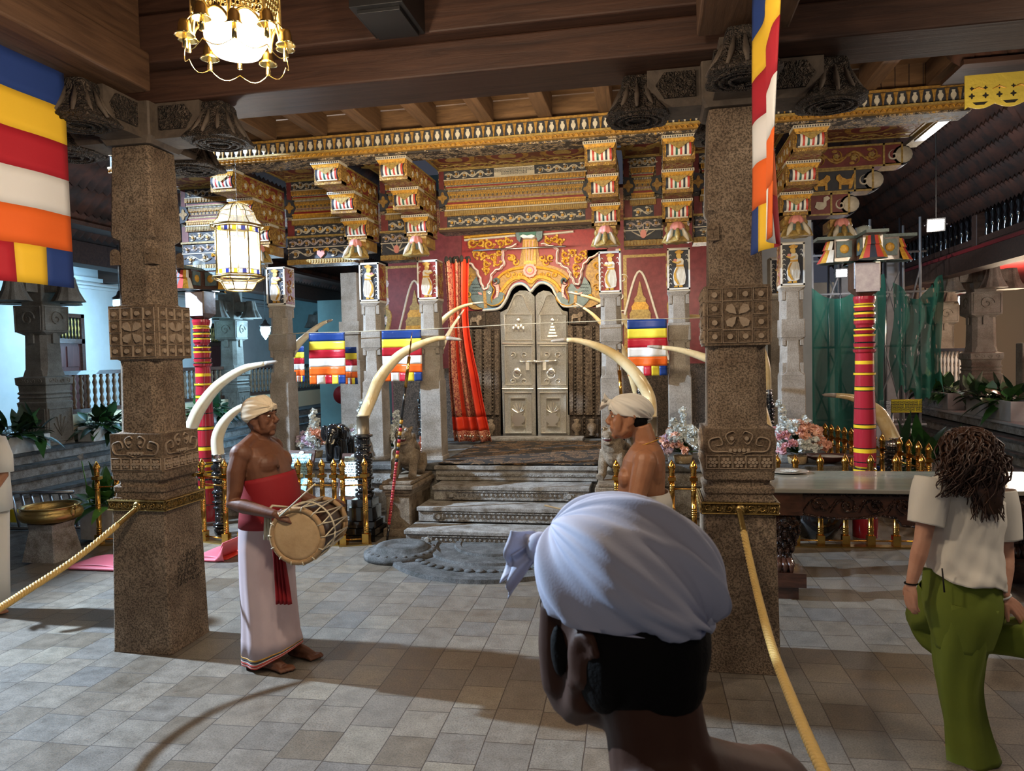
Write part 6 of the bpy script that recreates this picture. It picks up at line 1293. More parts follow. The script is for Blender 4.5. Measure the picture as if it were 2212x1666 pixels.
def balustrade(p0, p1, z0, z1, n, lab, mat='table_wood', bm='board_wood', grp='turned balustrades of the wings', cap=None):
    d = Vector((p1[0]-p0[0], p1[1]-p0[1], 0)); t = thing('balustrade', lab, 'balustrade', (p0[0], p0[1], z0), 0, grp); H = z1-z0; L_ = d.length; u = d/L_; v = Vector((-u.y, u.x, 0))
    def bar(a, b_, za, zb, w_, m_, nm): q = [u*a-v*w_, u*b_-v*w_, u*b_+v*w_, u*a+v*w_]; MB(m_).hexa([tuple(x)[:2] for x in q], za, [tuple(x)[:2] for x in q], zb).build(nm, t)
    bar(0, L_, H-.07, H, .06, cap or mat, 'handrail'); bar(0, L_, 0, .07, .05, mat, 'bottom_rail'); b0 = None
    for k in range(n):
        p = u*L_*(k+.5)/n
        if b0 is None:
            h = H-.14; m_ = MB(bm); m_.lathe([(.022, .07), (.035, .07+h*.06), (.02, .07+h*.12), (.042, .07+h*.24), (.022, .07+h*.38), (.036, .07+h*.46), (.036, .07+h*.54), (.022, .07+h*.62), (.042, .07+h*.76), (.02, .07+h*.88), (.035, .07+h*.94), (.022, .07+h)], n=8); b0 = m_.build('baluster', t)
        else: c = b0.copy(); COL.objects.link(c)
        (b0 if k == 0 else c).location = p
    return t
balustrade((-9.72, 10.62), (-9.72, 15.45), 1.10, 1.83, 30, 'dark wood balustrade in the left wing between the broad pillar and the next'); balustrade((-9.72, 16.07), (-9.72, 20.7), 1.10, 1.83, 26, 'dark balustrade further back in the left wing, behind the column with the lantern')
slab('wall_left', 'wall_warm', -9.85, 10.6, .662, -9.6, 20.7, 1.08)
# far building behind the shrine on the left
bk_ = MB('wall_teal'); bk_.box(-12, 22, 0, -3.5, 22.3, 7.5); bk_.box(-7.6, 16.05, 0, -4.6, 16.2, 3.3); struct(bk_.build('wall_rear'))
q = MB('wall_teal', at=(-5.6, 15.68, 0)).stack((0, 0), [(0, .22), (2.6, .2), (2.7, .3), (2.9, .34)], .03); tag(q.build('rear_pilaster'), 'pale blue-green pilaster behind the shrine, right of the big satin flag', 'pilaster')
p = at(741, 853, 11.5); fn = thing('red_disc', 'dark red round fan guard standing behind the column beside the flowers', 'fan', (p.x, 11.5, .67)); q = MB('red_enamel'); n_ = Vector((0, 0, p.z-.67)); q.tube([n_+Vector((0, -.05, 0)), n_+Vector((0, .05, 0))], .15, 24); q.build('guard', fn); MB('gloss_black').tube([(0, .02, 0), (0, .02, p.z-.7)], .02, 8).build('stem', fn)
# ------------------------------------------------------------------ right wing
RX = 5.5
s = MB('step_stone')
for x, z, o_ in ((RX, .70, .03), (RX-.22, .50, .02), (RX-.34, .34, .03), (RX-.6, .17, .03)):
    s.use('step_stone').box(x, 4, .001 if z < .2 else z-.17, 9.5, 24, z-.04); s.use('concrete' if z > .6 else 'dark_stone').box(x-o_, 4, z-.039, 9.5, 24, z)
tag(s.build('wing_ledge'), 'stepped stone ledge along the right wing, carrying pale planters', 'ledge')
slab('wall_right', 'wall_cream', 8.3, 8.0, .70, 8.6, 17.6, 3.75); slab('wall_right', 'wall_warm', 6.0, 23.8, .7, 12, 24, 3.75); slab('wall_right', 'wall_cream', 7.2, 23.2, .7, 7.9, 23.79, 3.75)
wing_pillar(6.12, 15.5, .70, 'carved stone pillar of the right wing, just above the woman\'s hair', 3.5); wing_pillar(6.9, 19.6, .70, 'dim carved stone pillar at the edge of the green netting', 3.5)
slab('ceiling', 'paint_red', 5.3, 6, 3.52, 9.5, 24, 3.58)
q = MB('beam_wood'); q.box(5.25, 5, 3.20, 5.55, 24, 3.50); q.use('beam_wood').box(5.35, 5, 3.62, 5.5, 24, 3.72); tag(q.build('balcony_beam'), 'dark timber beam under the upper balcony of the right wing', 'beam')
balustrade((5.42, 8.0), (5.42, 13.6), 3.55, 4.28, 26, 'upper balcony balustrade under the tiled roof, nearer stretch', 'beam_wood', 'gloss_black'); balustrade((5.42, 13.9), (5.42, 22.0), 3.55, 4.28, 34, 'upper balcony balustrade running away toward the small floodlight', 'beam_wood', 'gloss_black')
for y in (9.6, 13.75, 18.0):
    q = MB('beam_wood', at=(5.42, y, 0)).stack((0, 0), [(3.5, .10), (4.2, .10), (4.22, .13), (4.4, .12), (4.42, .09), (5.4, .09)], .01); tag(q.build('balcony_post'), 'dark timber balcony post of the right wing, %s' % ('nearest, at the right edge' if y < 10 else 'beside the larger floodlight' if y < 15 else 'farthest, toward the small floodlight'), 'post', 'balcony posts of the right wing')
slab('wall_right', 'beam_wood', 6.6, 6, 3.58, 6.7, 24, 5.6)
p0, p1 = XP(2140, 0, 6.3), 0
balustrade((6.35, 10.8), (6.35, 13.9), 1.02, 1.86, 16, 'dark wood balustrade at the right edge beside the white wall', 'table_wood', 'brass_dull'); balustrade((6.6, 17.0), (6.6, 19.2), .95, 1.88, 10, 'pale turned stone balustrade between the two right wing pillars', 'concrete', 'concrete')
q = MB('wing_stone').box(6.15, 13.95, .70, 6.5, 14.2, 1.95).build('newel_post', bevel=.02); tag(q, 'stone newel post at the end of the dark balustrade on the right', 'post')
# dark tiled roof that slopes down toward the right wing
rf = MB('roof_tile'); n = 110; NX = 12
for i in range(NX):
    x0, x1 = 2.5+2.75*i/NX, 2.5+2.75*(i+1)/NX+.05; z0, z1 = 6.6-2.35*i/NX, 6.6-2.35*(i+1)/NX-.10
    rows = []
    for f_, zz in ((0, z0+.07), (1, z1)):
        x = x0+(x1-x0)*f_; rows.append([(x, 8.6+14.4*j/(n*2), zz-.055*abs(sin(pi*j/2*1.0/1.0+pi/4*0)) if j % 2 else zz) for j in range(n*2+1)])
    a, b_ = rows; vs = a+b_; m_ = len(a); rf.add(vs, [[j, j+1, m_+j+1, m_+j] for j in range(m_-1)], True)
tag(rf.build('tiled_roof', solid=.015), 'underside of a dark tiled roof sloping down toward the upper balcony', 'roof')
rf2 = MB('beam_wood')
for y in (8.7, 11.5, 14.3, 17.1, 19.9): rf2.hexa([(2.5, y), (5.3, y), (5.3, y+.12), (2.5, y+.12)], 0, [(2.5, y), (5.3, y), (5.3, y+.12), (2.5, y+.12)], .1); 
for i, v in enumerate(rf2.v): rf2.v[i] = Vector((v.x, v.y, v.z+6.82-(v.x-2.5)*.86))
tag(rf2.build('roof_rafters'), 'dark sloping rafters of the tiled roof', 'rafter')
# gold valance and the strip of tiles above it, close on the right
vy = 6.6; a, b_ = at(2083, 165, vy), at(2215, 165, vy); vz = at(2083, 238, vy).z; vl = MB('valance_gold'); W = 1.1; H = a.z-vz; f = frame((a.x, vy, vz)); n = 5
out = [(W, H), (0, H), (0, 0)]
for k in range(n):
    for i in range(1, 9): u = W*(k+i/8)/n; out.append((u, .0+.035*(1-sin(pi*i/8))+(0 if i != 8 else 0)))
vl.prism(out[::-1][::-1], f, .012)
vl.use('void_dark')
for k in range(n*2+1):
    u = W*(k+.5)/(n*2+1)
    for zz, r_ in ((.10, .017), (.16, .012)):
        vl.prism([(u+r_*cos(R(e))*(1+.4*cos(4*R(e))), zz+r_*sin(R(e))*(1+.4*cos(4*R(e)))) for e in range(0, 360, 20)], f, .003, .0122)
for k in range(n): u = W*(k+.5)/n; vl.prism([(u-.055, .05), (u+.055, .05), (u+.03, .028), (u-.03, .028)][::-1], f, .003, .0122)
vl.use('gold_paint'); [vl.ribbon([(u0, H*.55), (u0+.05, H*.62), (u0+.1, H*.55)], .02, f, .02) for u0 in (.05, .2, .35, .5, .65, .8)]
tag(vl.build('gold_valance'), 'scalloped pierced gold metal valance hanging at the upper right corner', 'valance')
te = MB('roof_tile'); zt = at(2100, 140, vy+.3).z
for k in range(9): te.tube([(a.x+.02+.12*k, vy+.05, zt-.02), (a.x+.06+.12*k, vy+.35, zt+.13)], .07, 12)
te.use('beam_wood').box(a.x, vy+.01, zt-.09, a.x+W, vy+.5, zt-.05); tag(te.build('eave_tiles'), 'row of dark half-round eave tiles above the gold valance', 'tiles')
# scaffolding with green netting
sc = thing('scaffold', 'steel tube scaffolding behind green netting in the right courtyard', 'scaffold', (0, 14.2, 0)); XS = [at(1755, 700, 14.2).x, at(1815, 700, 14.2).x, at(1880, 700, 14.2).x, at(1945, 700, 14.2).x, at(1988, 700, 14.2).x]
for i, x in enumerate(XS):
    for y in (0, .9): MB('steel' if i % 2 else 'concrete').tube([(x, y, .01), (x, y, 4.2)], .024, 6).build('upright', sc)
for z in (.55, 1.95, 2.9, 3.6):
    for y in (0, .9): MB('concrete').tube([(XS[0]-.1, y, z), (XS[-1]+.1, y, z)], .022, 6).build('ledger', sc)
for i in range(4):
    for z in (.6, 2.0): MB('concrete').tube([(XS[i], 0, z), (XS[i+1], 0, z+1.3)], .016, 5).build('brace', sc); MB('concrete').tube([(XS[i+1], .9, z), (XS[i], .9, z+1.3)], .016, 5).build('brace', sc)
for nm, x0, x1, za, zb, lab in (('green_netting', XS[0]-.35, XS[2]+.15, 3.1, .35, 'green safety netting draped over the scaffolding, left of the red and yellow pole'), ('green_netting', XS[2]+.3, XS[-1]+.25, 3.05, 1.05, 'torn green netting hanging between the painted pole and the dim stone pillar')):
    rnd = random.Random(int(x0*7)); sag = [rnd.uniform(0, .35) for _ in range(30)]
    def nf(u, v, x0=x0, x1=x1, za=za, zb=zb):
        top = za-.35*sin(pi*u)**2+.1*u; bot = zb+.18*sin(u*9)+.10*sin(u*23); z = top+(bot-top)*v
        return (x0+(x1-x0)*u+.04*sin(v*8), 13.95+.06*sin(u*22+v*3)+.05*sin(v*11+u*5), z)
    g = MB('net_green').grid(nf, 60, 30); drop = rnd.sample(range(len(g.f)), 60) if x0 > XS[1] else []
    g.f = [f_ for i, f_ in enumerate(g.f) if i not in drop]; g.fm = g.fm[:len(g.f)]; g.fs = g.fs[:len(g.f)]
    tag(g.build(nm), lab, 'netting')
rw = MB('wall_grey'); rw.box(2.1, 17.5, 0, 4.85, 17.7, 3.4); rw.use('concrete').box(3.6, 15.6, 0, 3.95, 15.9, 3.6); rw.box(4.5, 15.6, 0, 4.75, 15.9, 3.6); struct(rw.build('wall_rear'))
for x, z, w_, lab in ((3.98, .0, .45, 'white carton on the ground behind the scaffolding'), ):
    q = MB('pvc_white').box(x, 15.14, 0, x+w_, 15.55, .9).build('carton', bevel=.01); tag(q, lab, 'box')
p = at(1958, 877, 12.6); sg_ = thing('notice', 'small yellow notice with three lines of dark lettering on the scaffolding', 'sign', (p.x, 12.6, p.z)); k = 12.6/1600*1.02
MB('sign_yellow').box(-28*k, -.01, -13*k, 28*k, .01, 13*k).build('board', sg_)
MB('brass_dull').tube([(-28*k, -.012, -13*k), (28*k, -.012, -13*k), (28*k, -.012, 13*k), (-28*k, -.012, 13*k), (-28*k, -.012, -13*k)], .006, 4).build('rim', sg_)
text('මල් වැසුම් පහන්\nවැට පිටට පහන් පිටට\nතැබෙන්න එපා.', .058, 'ink_blue', sg_, Matrix.Translation((0, -.013, 0)) @ FRONT, 'lettering', ext=.001)
MB('steel').tube([(-.2, .02, 0), (-.2, .02, -p.z)], .02, 6).build('post', sg_)
q = MB('blue_tarp').grid(lambda u, v: (2.75+.6*u, 10.9+.3*v, .33*sin(pi*u)*(1-.5*v)+.05*sin(9*u)), 10, 6); tag(q.build('tarpaulin', solid=.01), 'crumpled blue tarpaulin behind the brass posts right of the painted pole', 'tarpaulin')
q = MB('sign_yellow'); p = G(22, 1108, .12); q.box(p.x-.1, p.y, .0, p.x+.1, p.y+.02, .16); tag(q.build('floor_sign'), 'small yellow sign standing low behind the person at the left edge', 'sign')
# ------------------------------------------------------------------ murals on the porch wall
def mural(x0, x1, lab, sg):
    """pale crowned face under a lotus arch on maroon ground, beside a trunk or floral roundels"""
    Y = 11.0; cx = (x0+x1)/2; f = frame((cx, 11.018, 0)); m_ = MB('maroon_paint'); w_ = (x1-x0)/2; z0, z1 = 1.76, 3.35
    m_.use('bronze_yellow').prism([(-w_, z0), (w_, z0), (w_, z1), (-w_, z1)], f, .012); m_.use('maroon_paint').prism([(-w_+.05, z0+.04), (w_-.05, z0+.04), (w_-.05, z1-.04), (-w_+.05, z1-.04)], f, .016)
    o = sg*.12
    m_.use('cream_paint').ribbon(bez([(o-.40, z0+.05), (o-.22, z0+.75), (o, z0+1.35), (o+.22, z0+.75), (o+.40, z0+.05)], 8), .035, f, .02, .016, ends=1)
    # crown tiers, face, ear, shoulders
    for a, b_, h0, h1 in ((.17, .15, .58, .66), (.15, .15, .66, .72), (.16, .12, .72, .79), (.12, .12, .79, .83), (.13, .08, .83, .90), (.08, .08, .90, .94), (.09, .045, .94, 1.0), (.045, .03, 1.0, 1.06), (.035, .005, 1.06, 1.2)):
        m_.use('gold_paint' if int(h0*100) % 2 else 'bronze_yellow').prism([(o-a, z0+h0), (o+a, z0+h0), (o+b_, z0+h1), (o-b_, z0+h1)], f, .014, .016)
    m_.use('gold_dark').prism([(o-.26, z0+.06), (o+.26, z0+.06), (o+.22, z0+.5), (o+.18, z0+.6), (o-.18, z0+.6), (o-.22, z0+.5)], f, .008, .016)
    m_.use('sign_yellow').prism([(o+.135*cos(R(a)), z0+.42+.18*sin(R(a))) for a in range(0, 360, 20)], f, .016, .016)
    m_.use('cream_paint'); [m_.prism([(o+q+.028*cos(R(a)), z0+.46+.013*sin(R(a))) for a in range(0, 360, 40)], f, .003, .032) for q in (-.055, .055)]
    m_.use('ink_blue'); [m_.prism([(o+q+.011*cos(R(a)), z0+.46+.011*sin(R(a))) for a in range(0, 360, 60)], f, .005, .032) for q in (-.055, .055)]
    m_.ribbon([(o-.09, z0+.50), (o-.05, z0+.515), (o-.02, z0+.495), (o-.012, z0+.41), (o+.012, z0+.40)], .007, f, .004, .032, ends=1); m_.ribbon([(o+.02, z0+.495), (o+.05, z0+.515), (o+.09, z0+.50)], .007, f, .004, .032, ends=1)
    m_.use('red_stripe').prism([(o-.04, z0+.345), (o, z0+.335), (o+.04, z0+.345), (o+.015, z0+.362), (o, z0+.355), (o-.015, z0+.362)], f, .004, .032)
    for x, z in ((-sg*.34+o*0, z0+.75), (-sg*.36, z0+1.05), (-sg*.36, z0+1.32)):
        for k in range(10): a = R(36*k); m_.use('lilac_paint').prism([(x+.05*cos(a)+.02*cos(R(e)), z+.05*sin(a)+.02*sin(R(e))) for e in range(0, 360, 60)], f, .006, .016)
        m_.use('cream_paint').prism(arc(x, z, .03, 0, 330, 11), f, .009, .016)
    m_.use('bronze_yellow').ribbon(bez([(-sg*.44, z0+.10), (-sg*.46, z0+.45), (-sg*.34, z0+.62), (-sg*.30, z0+.85), (-sg*.37, z0+.95)], 8), .075, f, .02, .016)
    for k, (x, z) in enumerate(((.36, 1.25), (.40, 1.0), (.38, .75))): m_.use('cream_paint').ribbon(spiral(sg*x, z0+z, .075, 90*k, 1.2), .02, f, .01, .016)
    tag(m_.build('mural'), lab, 'mural')
a, b_ = at(832, 640, 11.0).x, at(912, 640, 11.0).x
mural(a, b_+.12, 'painted wall panel with a pale crowned face between the columns left of the curtain', 1)
a, b_ = at(1350, 640, 11.0).x, at(1447, 640, 11.0).x
mural(a-.02, b_+.05, 'painted wall panel with a yellow crowned face above the satin flag on the right', -1)
m_ = MB('paint_red'); g = frame((at(1312, 640, 11.0).x, 11.018, 1.95)); m_.use('sign_yellow').prism([(-.28, .25), (.20, .25), (.20, 1.5), (-.28, 1.5)], g, .010); m_.use('lilac_paint').prism([(-.28, .29), (.18, .29), (.18, 1.5), (-.28, 1.5)], g, .014); m_.use('maroon_paint').prism([(-.28, .36), (.13, .36), (.13, 1.5), (-.28, 1.5)], g, .018)
m_.use('white_paint').ribbon(arc(-.22, .98, .32, -80, 80, 16), .05, g, .03, .018, ends=1); m_.use('gold_dark').prism(arc(-.22, .98, .25, -90, 90, 14), g, .02, .018); m_.use('cream_paint')
for k in range(7): m_.prism([(.12+.10*cos(R(100+18*k)), .38+.10*sin(R(100+18*k))), (.12+.13*cos(R(92+18*k)), .38+.13*sin(R(92+18*k))), (.12, .38)], g, .008, .018)
tag(m_.build('mural'), 'painted panel with a white ruffled arc and shell corner, right of the arch', 'mural')
# ------------------------------------------------------------------ people
M('skin_brown', (.17, .068, .034), .56, c2=(.125, .047, .024), sc=9, bump=.12, bsc=90, dist=.004); M('skin_tan', (.42, .19, .095), .45, c2=(.33, .14, .07), sc=9, bump=.12, bsc=90, dist=.004)
M('skin_deep', (.075, .032, .019), .6, spec=.25, c2=(.055, .022, .013), sc=7, bump=.1, bsc=90, dist=.004); M('skin_fair', (.62, .33, .22), .5, c2=(.52, .25, .16), sc=8)
M('hair_black', (.004, .0035, .0035), .75, bump=.25, bsc=220, dist=.004, spec=.15); M('hair_brown', (.028, .012, .008), .45, c2=(.065, .028, .015), sc=12); M('eye_white', (.75, .70, .64), .25)
M('cloth_sarong', (.62, .50, .53), .8, c2=(.55, .44, .47), sc=3, bump=.1, bsc=260, dist=.002); M('cloth_cream', (.72, .62, .46), .8, bump=.12, bsc=240, dist=.002); M('cloth_turban', (.50, .53, .68), .75, bump=.12, bsc=300, dist=.002)
M('cloth_maroon', (.27, .006, .012), .75, bump=.2, bsc=200, dist=.002); M('cloth_olive', (.17, .22, .022), .85, c2=(.14, .19, .02), sc=4, bump=.1, bsc=260, dist=.002); M('cloth_tee', (.74, .71, .64), .85, bump=.1, bsc=260, dist=.002)
M('drum_skin', (.62, .44, .24), .55, c2=(.50, .33, .17), sc=7, bump=.2, bsc=40); M('drum_wood', (.045, .018, .012), .35, c2=(.02, .01, .008), sc=9); M('drum_rim', (.40, .26, .13), .7, bump=.4, bsc=60)
def basis(c, fwd, up=(0, 0, 1)):
    """matrix whose +Y looks along fwd"""
    y = Vector(fwd).normalized(); z = Vector(up); x = y.cross(z).normalized(); z = x.cross(y); return Matrix.Translation(Vector(c)) @ Matrix((x, y, z)).transposed().to_4x4()
def head(m_, c, fwd, k=1.0, up=(0, 0, 1), nose=1.0):
    T0 = m_.T; m_.T = T0 @ basis(c, fwd, up) @ Matrix.Scale(k, 4)
    m_.ball((0, 0, .01), (.076, .096, .112), 20, 14); m_.ball((0, .030, -.055), (.060, .070, .062), 16, 12); m_.ball((0, .078, -.097), (.026, .022, .020), 12, 8)
    m_.tube([(0, .088, .030), (0, .103, .005), (0, .119*nose, -.022)], [.009, .011, .015], 10); m_.ball((0, .108, -.026), (.021, .016, .012), 10, 8)
    m_.tube([(-.056, .066, .030), (-.03, .088, .036), (0, .094, .032), (.03, .088, .036), (.056, .066, .030)], [.008, .012, .010, .012, .008], 8)
    for sg in (-1, 1):
        m_.ball((sg*.043, .062, -.022), (.026, .026, .024), 10, 8); m_.ball((sg*.047, .045, -.07), (.02, .035, .03), 10, 8)
        m_.ball((sg*.079, -.008, -.012), (.009, .020, .032), 10, 8); m_.tube([(sg*.083, -.02+.018*cos(R(a)), -.006+.028*sin(R(a))) for a in range(-70, 200, 30)], .006, 6); m_.ball((sg*.080, .004, -.038), (.007, .009, .011), 8, 6)
        m_.tube([(sg*.016, .100, -.045), (sg*.036, .080, -.062)], .006, 6)
        m_.tube([(sg*.060, .045, .045), (sg*.056, .050, -.01), (sg*.048, .055, -.055), (sg*.026, .068, -.088)], [.018, .024, .026, .022], 10); m_.tube([(sg*.062, .005, -.02), (sg*.058, .01, -.06), (sg*.040, .045, -.088)], [.018, .022, .022], 10)
    m_.tube([(-.026, .084, -.054), (-.010, .098, -.050), (0, .100, -.052), (.010, .098, -.050), (.026, .084, -.054)], [.004, .008, .007, .008, .004], 8); m_.tube([(-.024, .083, -.061), (0, .098, -.066), (.024, .083, -.061)], [.004, .009, .004], 8)
    m_.T = T0
def eyes(t, c, fwd, k=1.0, up=(0, 0, 1)):
    for sg in (-1, 1):
        e = MB('eye_white'); e.T = basis(c, fwd, up) @ Matrix.Scale(k, 4); e.ball((sg*.031, .080, .012), (.013, .012, .006), 12, 8); e.use('hair_black').ball((sg*.031, .0895, .012), (.006, .005, .006), 10, 6); e.build('eye', t)
        e = MB('hair_black'); e.T = basis(c, fwd, up) @ Matrix.Scale(k, 4); e.tube([(sg*.012, .098, .036), (sg*.032, .097, .046), (sg*.056, .073, .038)], [.003, .005, .002], 6, flat=.5); e.build('eyebrow', t)
def hand(m_, W, fwd, back, thumb, curl=40, k=1.0, spread=.021, tcurl=25):
    """palm, four unequal fingers with knuckle bends, and a thumb from the side of the palm"""
    f = Vector(fwd).normalized(); b_ = Vector(back); b_ = (b_-f*b_.dot(f)).normalized(); s_ = f.cross(b_); s_ = s_ if s_.dot(Vector(thumb)) > 0 else -s_; W = Vector(W)
    m_.tube([W, W+f*.03*k], [.024*k, .027*k], 10, flat=.75, up=b_)
    for i, (l, o_) in enumerate(((.068, 1.5), (.076, .5), (.071, -.5), (.056, -1.5))):
        kn = W+f*(.088-.004*abs(i-1))*k+s_*o_*spread*k; m_.tube([W+f*.01*k+s_*o_*.010*k, W+f*.05*k+s_*o_*.017*k, kn], [.014*k, .015*k, .0115*k], 8); d = f; p = [kn]; r_ = [.0112*k]
        bn = b_
        for j, q in enumerate((.45, .32, .23)):
            a = R(curl*(.75 if j == 0 else 1.0)); d, bn = (d*cos(a)-bn*sin(a)).normalized(), (bn*cos(a)+d*sin(a)).normalized()
            p.append(p[-1]+d*l*q*k*1.05); r_.append((.0100, .0092, .0072)[j]*k)
        m_.tube(p, r_, 8)
    tb = W+f*.022*k+s_*.026*k; d = (s_*.75+f*.75-Vector(b_)*.25).normalized(); p = [tb, tb+d*.034*k]; d = (d*cos(R(tcurl))+(f-b_*.6).normalized()*sin(R(tcurl))).normalized(); p.append(p[-1]+d*.030*k); d = (d+f*.3-b_*.3).normalized(); p.append(p[-1]+d*.024*k)
    m_.tube(p, [.0155*k, .0125*k, .0108*k, .008*k], 8)
def foot(m_, heel, toe, k=1.0):
    h, t_ = Vector(heel), Vector(toe); d = (t_-h).normalized(); s_ = d.cross(Vector((0, 0, 1))); z = Vector((0, 0, 1)); L_ = (t_-h).length
    m_.tube([h+z*.11, h+z*.05+d*.01], [.036, .036], 10); m_.ball(h+z*.035+d*.01, (.036, .036, .034), 10, 8); m_.tube([h+z*.07+d*.03, h+z*.05+d*L_*.45, h+z*.028+d*L_*.72], [.036, .036, .030], 10, flat=.8); m_.tube([h+z*.022, h+z*.022+d*L_*.7], [.034, .042], 10, flat=.5)
    for i in range(5): o_ = (i-2)*.0175; l = L_*(.98-.035*abs(i-.6)*1.2); m_.tube([h+d*L_*.66+s_*o_*.9+z*.022, h+d*(l-.02)+s_*o_*1.1+z*.022, h+d*l+s_*o_*1.15+z*.012], [.014, .012 if i else .015, .009], 8)
def loft(m_, secs, n=28, fold=0, fn=8, yaw=0, cap=True, seed=0, open_=False):
    """secs = [(cx, cy, z, rx, ry)]"""
    rs = []
    for q in secs:
        cx, cy, z, rx, ry = q[:5]; fo = q[5] if len(q) > 5 else fold
        rs.append([(cx+rx*cos(2*pi*j/n)*(1+fo*sin(fn*2*pi*j/n+z*3+seed)+fo*.6*sin(fn*3.7*pi*j/n+seed*2)), cy+ry*sin(2*pi*j/n)*(1+fo*sin(fn*2*pi*j/n+z*3+seed)+fo*.6*sin(fn*3.7*pi*j/n+seed*2)), z) for j in range(n)])
    return m_.rings(rs, cap=cap, smooth=True)
def turban(t, mat, T, k, knot, tail, ry=.118, rx=.098, rz=.090, low=-.30, drop=0.0, pl=.0035, name='turban', shrink=1.0):
    """wound cloth: an egg shape whose pleats run in to a knot; low = how far it reaches below its centre"""
    m_ = MB(mat); m_.T = T @ Matrix.Scale(k, 4); kn = Vector(knot).normalized()
    ax = kn; e1 = ax.orthogonal().normalized(); e2 = ax.cross(e1)
    def P(u, v):
        th = pi*v; ph = 2*pi*u; d = ax*cos(th)+(e1*cos(ph)+e2*sin(ph))*sin(th)
        amp = pl*(.9*sin(ph*9+2.6*sin(ph*2)+v*3)+.45*sin(ph*23+v*9+1.9*sin(ph*5))+.9*abs(sin(ph*4+v*5+1.2*sin(ph*3)))**6)*min(1, sin(th)*2.2)*(1.25-.7*v)+pl*1.3*sin(ph*5+v*4)*sin(th)+pl*2.2*sum(math.exp(-(((ph-c0-.25*sin(v*3+c0)+pi) % (2*pi)-pi)/(.05+.10*v))**2) for c0 in (.4, 1.1, 1.6, 2.3, 2.75, 3.3, 4.0, 4.4, 5.1, 5.7))*max(0, 1-v*1.15)*min(1, v*9)
        p = Vector((d.x*rx, d.y*ry, d.z*rz)); p *= 1+amp/.1*1.0
        lim = low*rz*(1+.25*d.y) + drop*d.y
        if p.z < lim: p = Vector((p.x*(1-.10*(lim-p.z)/rz), p.y*(1-.10*(lim-p.z)/rz), lim-.004))
        return p
    m_.grid(P, 150, 70)
    q = Vector((kn.x*rx, kn.y*ry, kn.z*rz))*.99; m_.ball(q, (.016, .016, .014), 12, 8); s1 = kn.orthogonal().normalized()
    for a in range(0, 360, 60): d = s1*cos(R(a))+kn.cross(s1)*sin(R(a)); m_.tube([q+kn*.004, q+d*.012+kn*.004, q+d*.028-kn*.004], [.006, .007, .003], 6)
    if tail:
        tp, td, L_ = Vector(tail[0]), Vector(tail[1]).normalized(), tail[2]; sd = td.cross(Vector((0, 0, 1))).normalized(); m_.ball(tp, (.018, .018, .020), 12, 8)
        for sg, ll, o_ in ((1, L_, (0, 0, -.5)), (-1, L_*.8, (0, 0, .25))):
            dd = (td+Vector(o_)).normalized(); m_.grid(lambda u, v, dd=dd, ll=ll, sg=sg: tp+dd*ll*v+Vector((0, 0, 1))*((u-.5)*(.02+.05*v)*k)*1.0+sd*(.010*sin(u*9+sg)+.012*sin(v*5)), 14, 10)
            m_.grid(lambda u, v, dd=dd, ll=ll, sg=sg: tp+dd*ll*v*.95+Vector((0, 0, 1))*((u-.5)*(.018+.04*v))+sd*(.012*sin(u*7+sg)+.014), 14, 10)
    return m_.build(name, t, solid=.0015)
# --- the drummer, seen in profile, facing the steps' left-hand side
dx, dy = -2.40, 4.26
def DP(px, py, Y=4.26): return at(px, py, Y)-Vector((dx, dy, 0))
dr = thing('person', 'bare-chested man in cream turban and white sarong with red waistband, playing a drum', 'person', (dx, dy, 0))
b_ = MB('skin_brown')
loft(b_, [(-.02, 0, .84, .14, .16), (-.01, 0, .92, .155, .175), (.02, 0, 1.02, .165, .178), (.025, 0, 1.10, .165, .175), (.010, 0, 1.18, .150, .180), (-.005, 0, 1.26, .140, .188), (-.02, 0, 1.33, .122, .190), (-.035, 0, 1.38, .095, .165), (-.045, 0, 1.42, .065, .10)])
for sg in (-1, 1): b_.ball((.048, sg*.085, 1.270), (.080, .088, .078), 14, 10); b_.tube([(-.05, sg*.03, 1.43), (-.055, sg*.17, 1.365)], [.045, .055], 10); b_.ball((-.10, sg*.09, 1.28), (.05, .08, .09), 12, 8)
b_.tube([(-.045, 0, 1.38), (-.03, 0, 1.44), (-.015, 0, 1.50)], [.068, .062, .060], 14); hc = DP(562, 902); hc.y = 0
head(b_, hc, (1, -.06, .0), 1.0, nose=1.04)
sh = Vector((-.055, -.185, 1.345)); el = DP(503, 1088, 4.02); wr = DP(596, 1112, 3.93); b_.ball(sh, (.07, .062, .07), 14, 10)
b_.tube([sh, sh.lerp(el, .35)+Vector((-.008, -.01, 0)), sh.lerp(el, .75), el, el.lerp(wr, .25), el.lerp(wr, .7), wr], [.060, .056, .046, .043, .044, .034, .026], 14)
hand(b_, wr, (1, .05, -.12), (-.12, -.75, .65), (.3, .2, 1), 48, 1.0)
sl = Vector((-.05, .185, 1.345)); e2 = Vector((.02, .24, 1.05)); w2 = Vector((.30, .20, .96)); b_.ball(sl, (.07, .06, .07), 12, 8); b_.tube([sl, sl.lerp(e2, .5), e2, e2.lerp(w2, .3), w2], [.06, .052, .042, .042, .027], 12)
hand(b_, w2, (.9, -.1, .3), (0, .6, .8), (0, -1, .2), 20, 1.0)
foot(b_, DP(560, 1420, 4.17)*Vector((1, 1, 0)) if False else (-.02, -.085, 0), (.21, -.15, 0)); foot(b_, (.08, .10, 0), (.30, .06, 0))
for x, y in ((-.015, -.085), (.085, .10)): b_.tube([(x, y, .09), (x*.3-.01, y, .45), (x*.1, y, .86)], [.042, .058, .085], 12)
b_.build('body', dr, remesh=.0055, smooth_it=2); eyes(dr, hc, (1, -.06, 0))
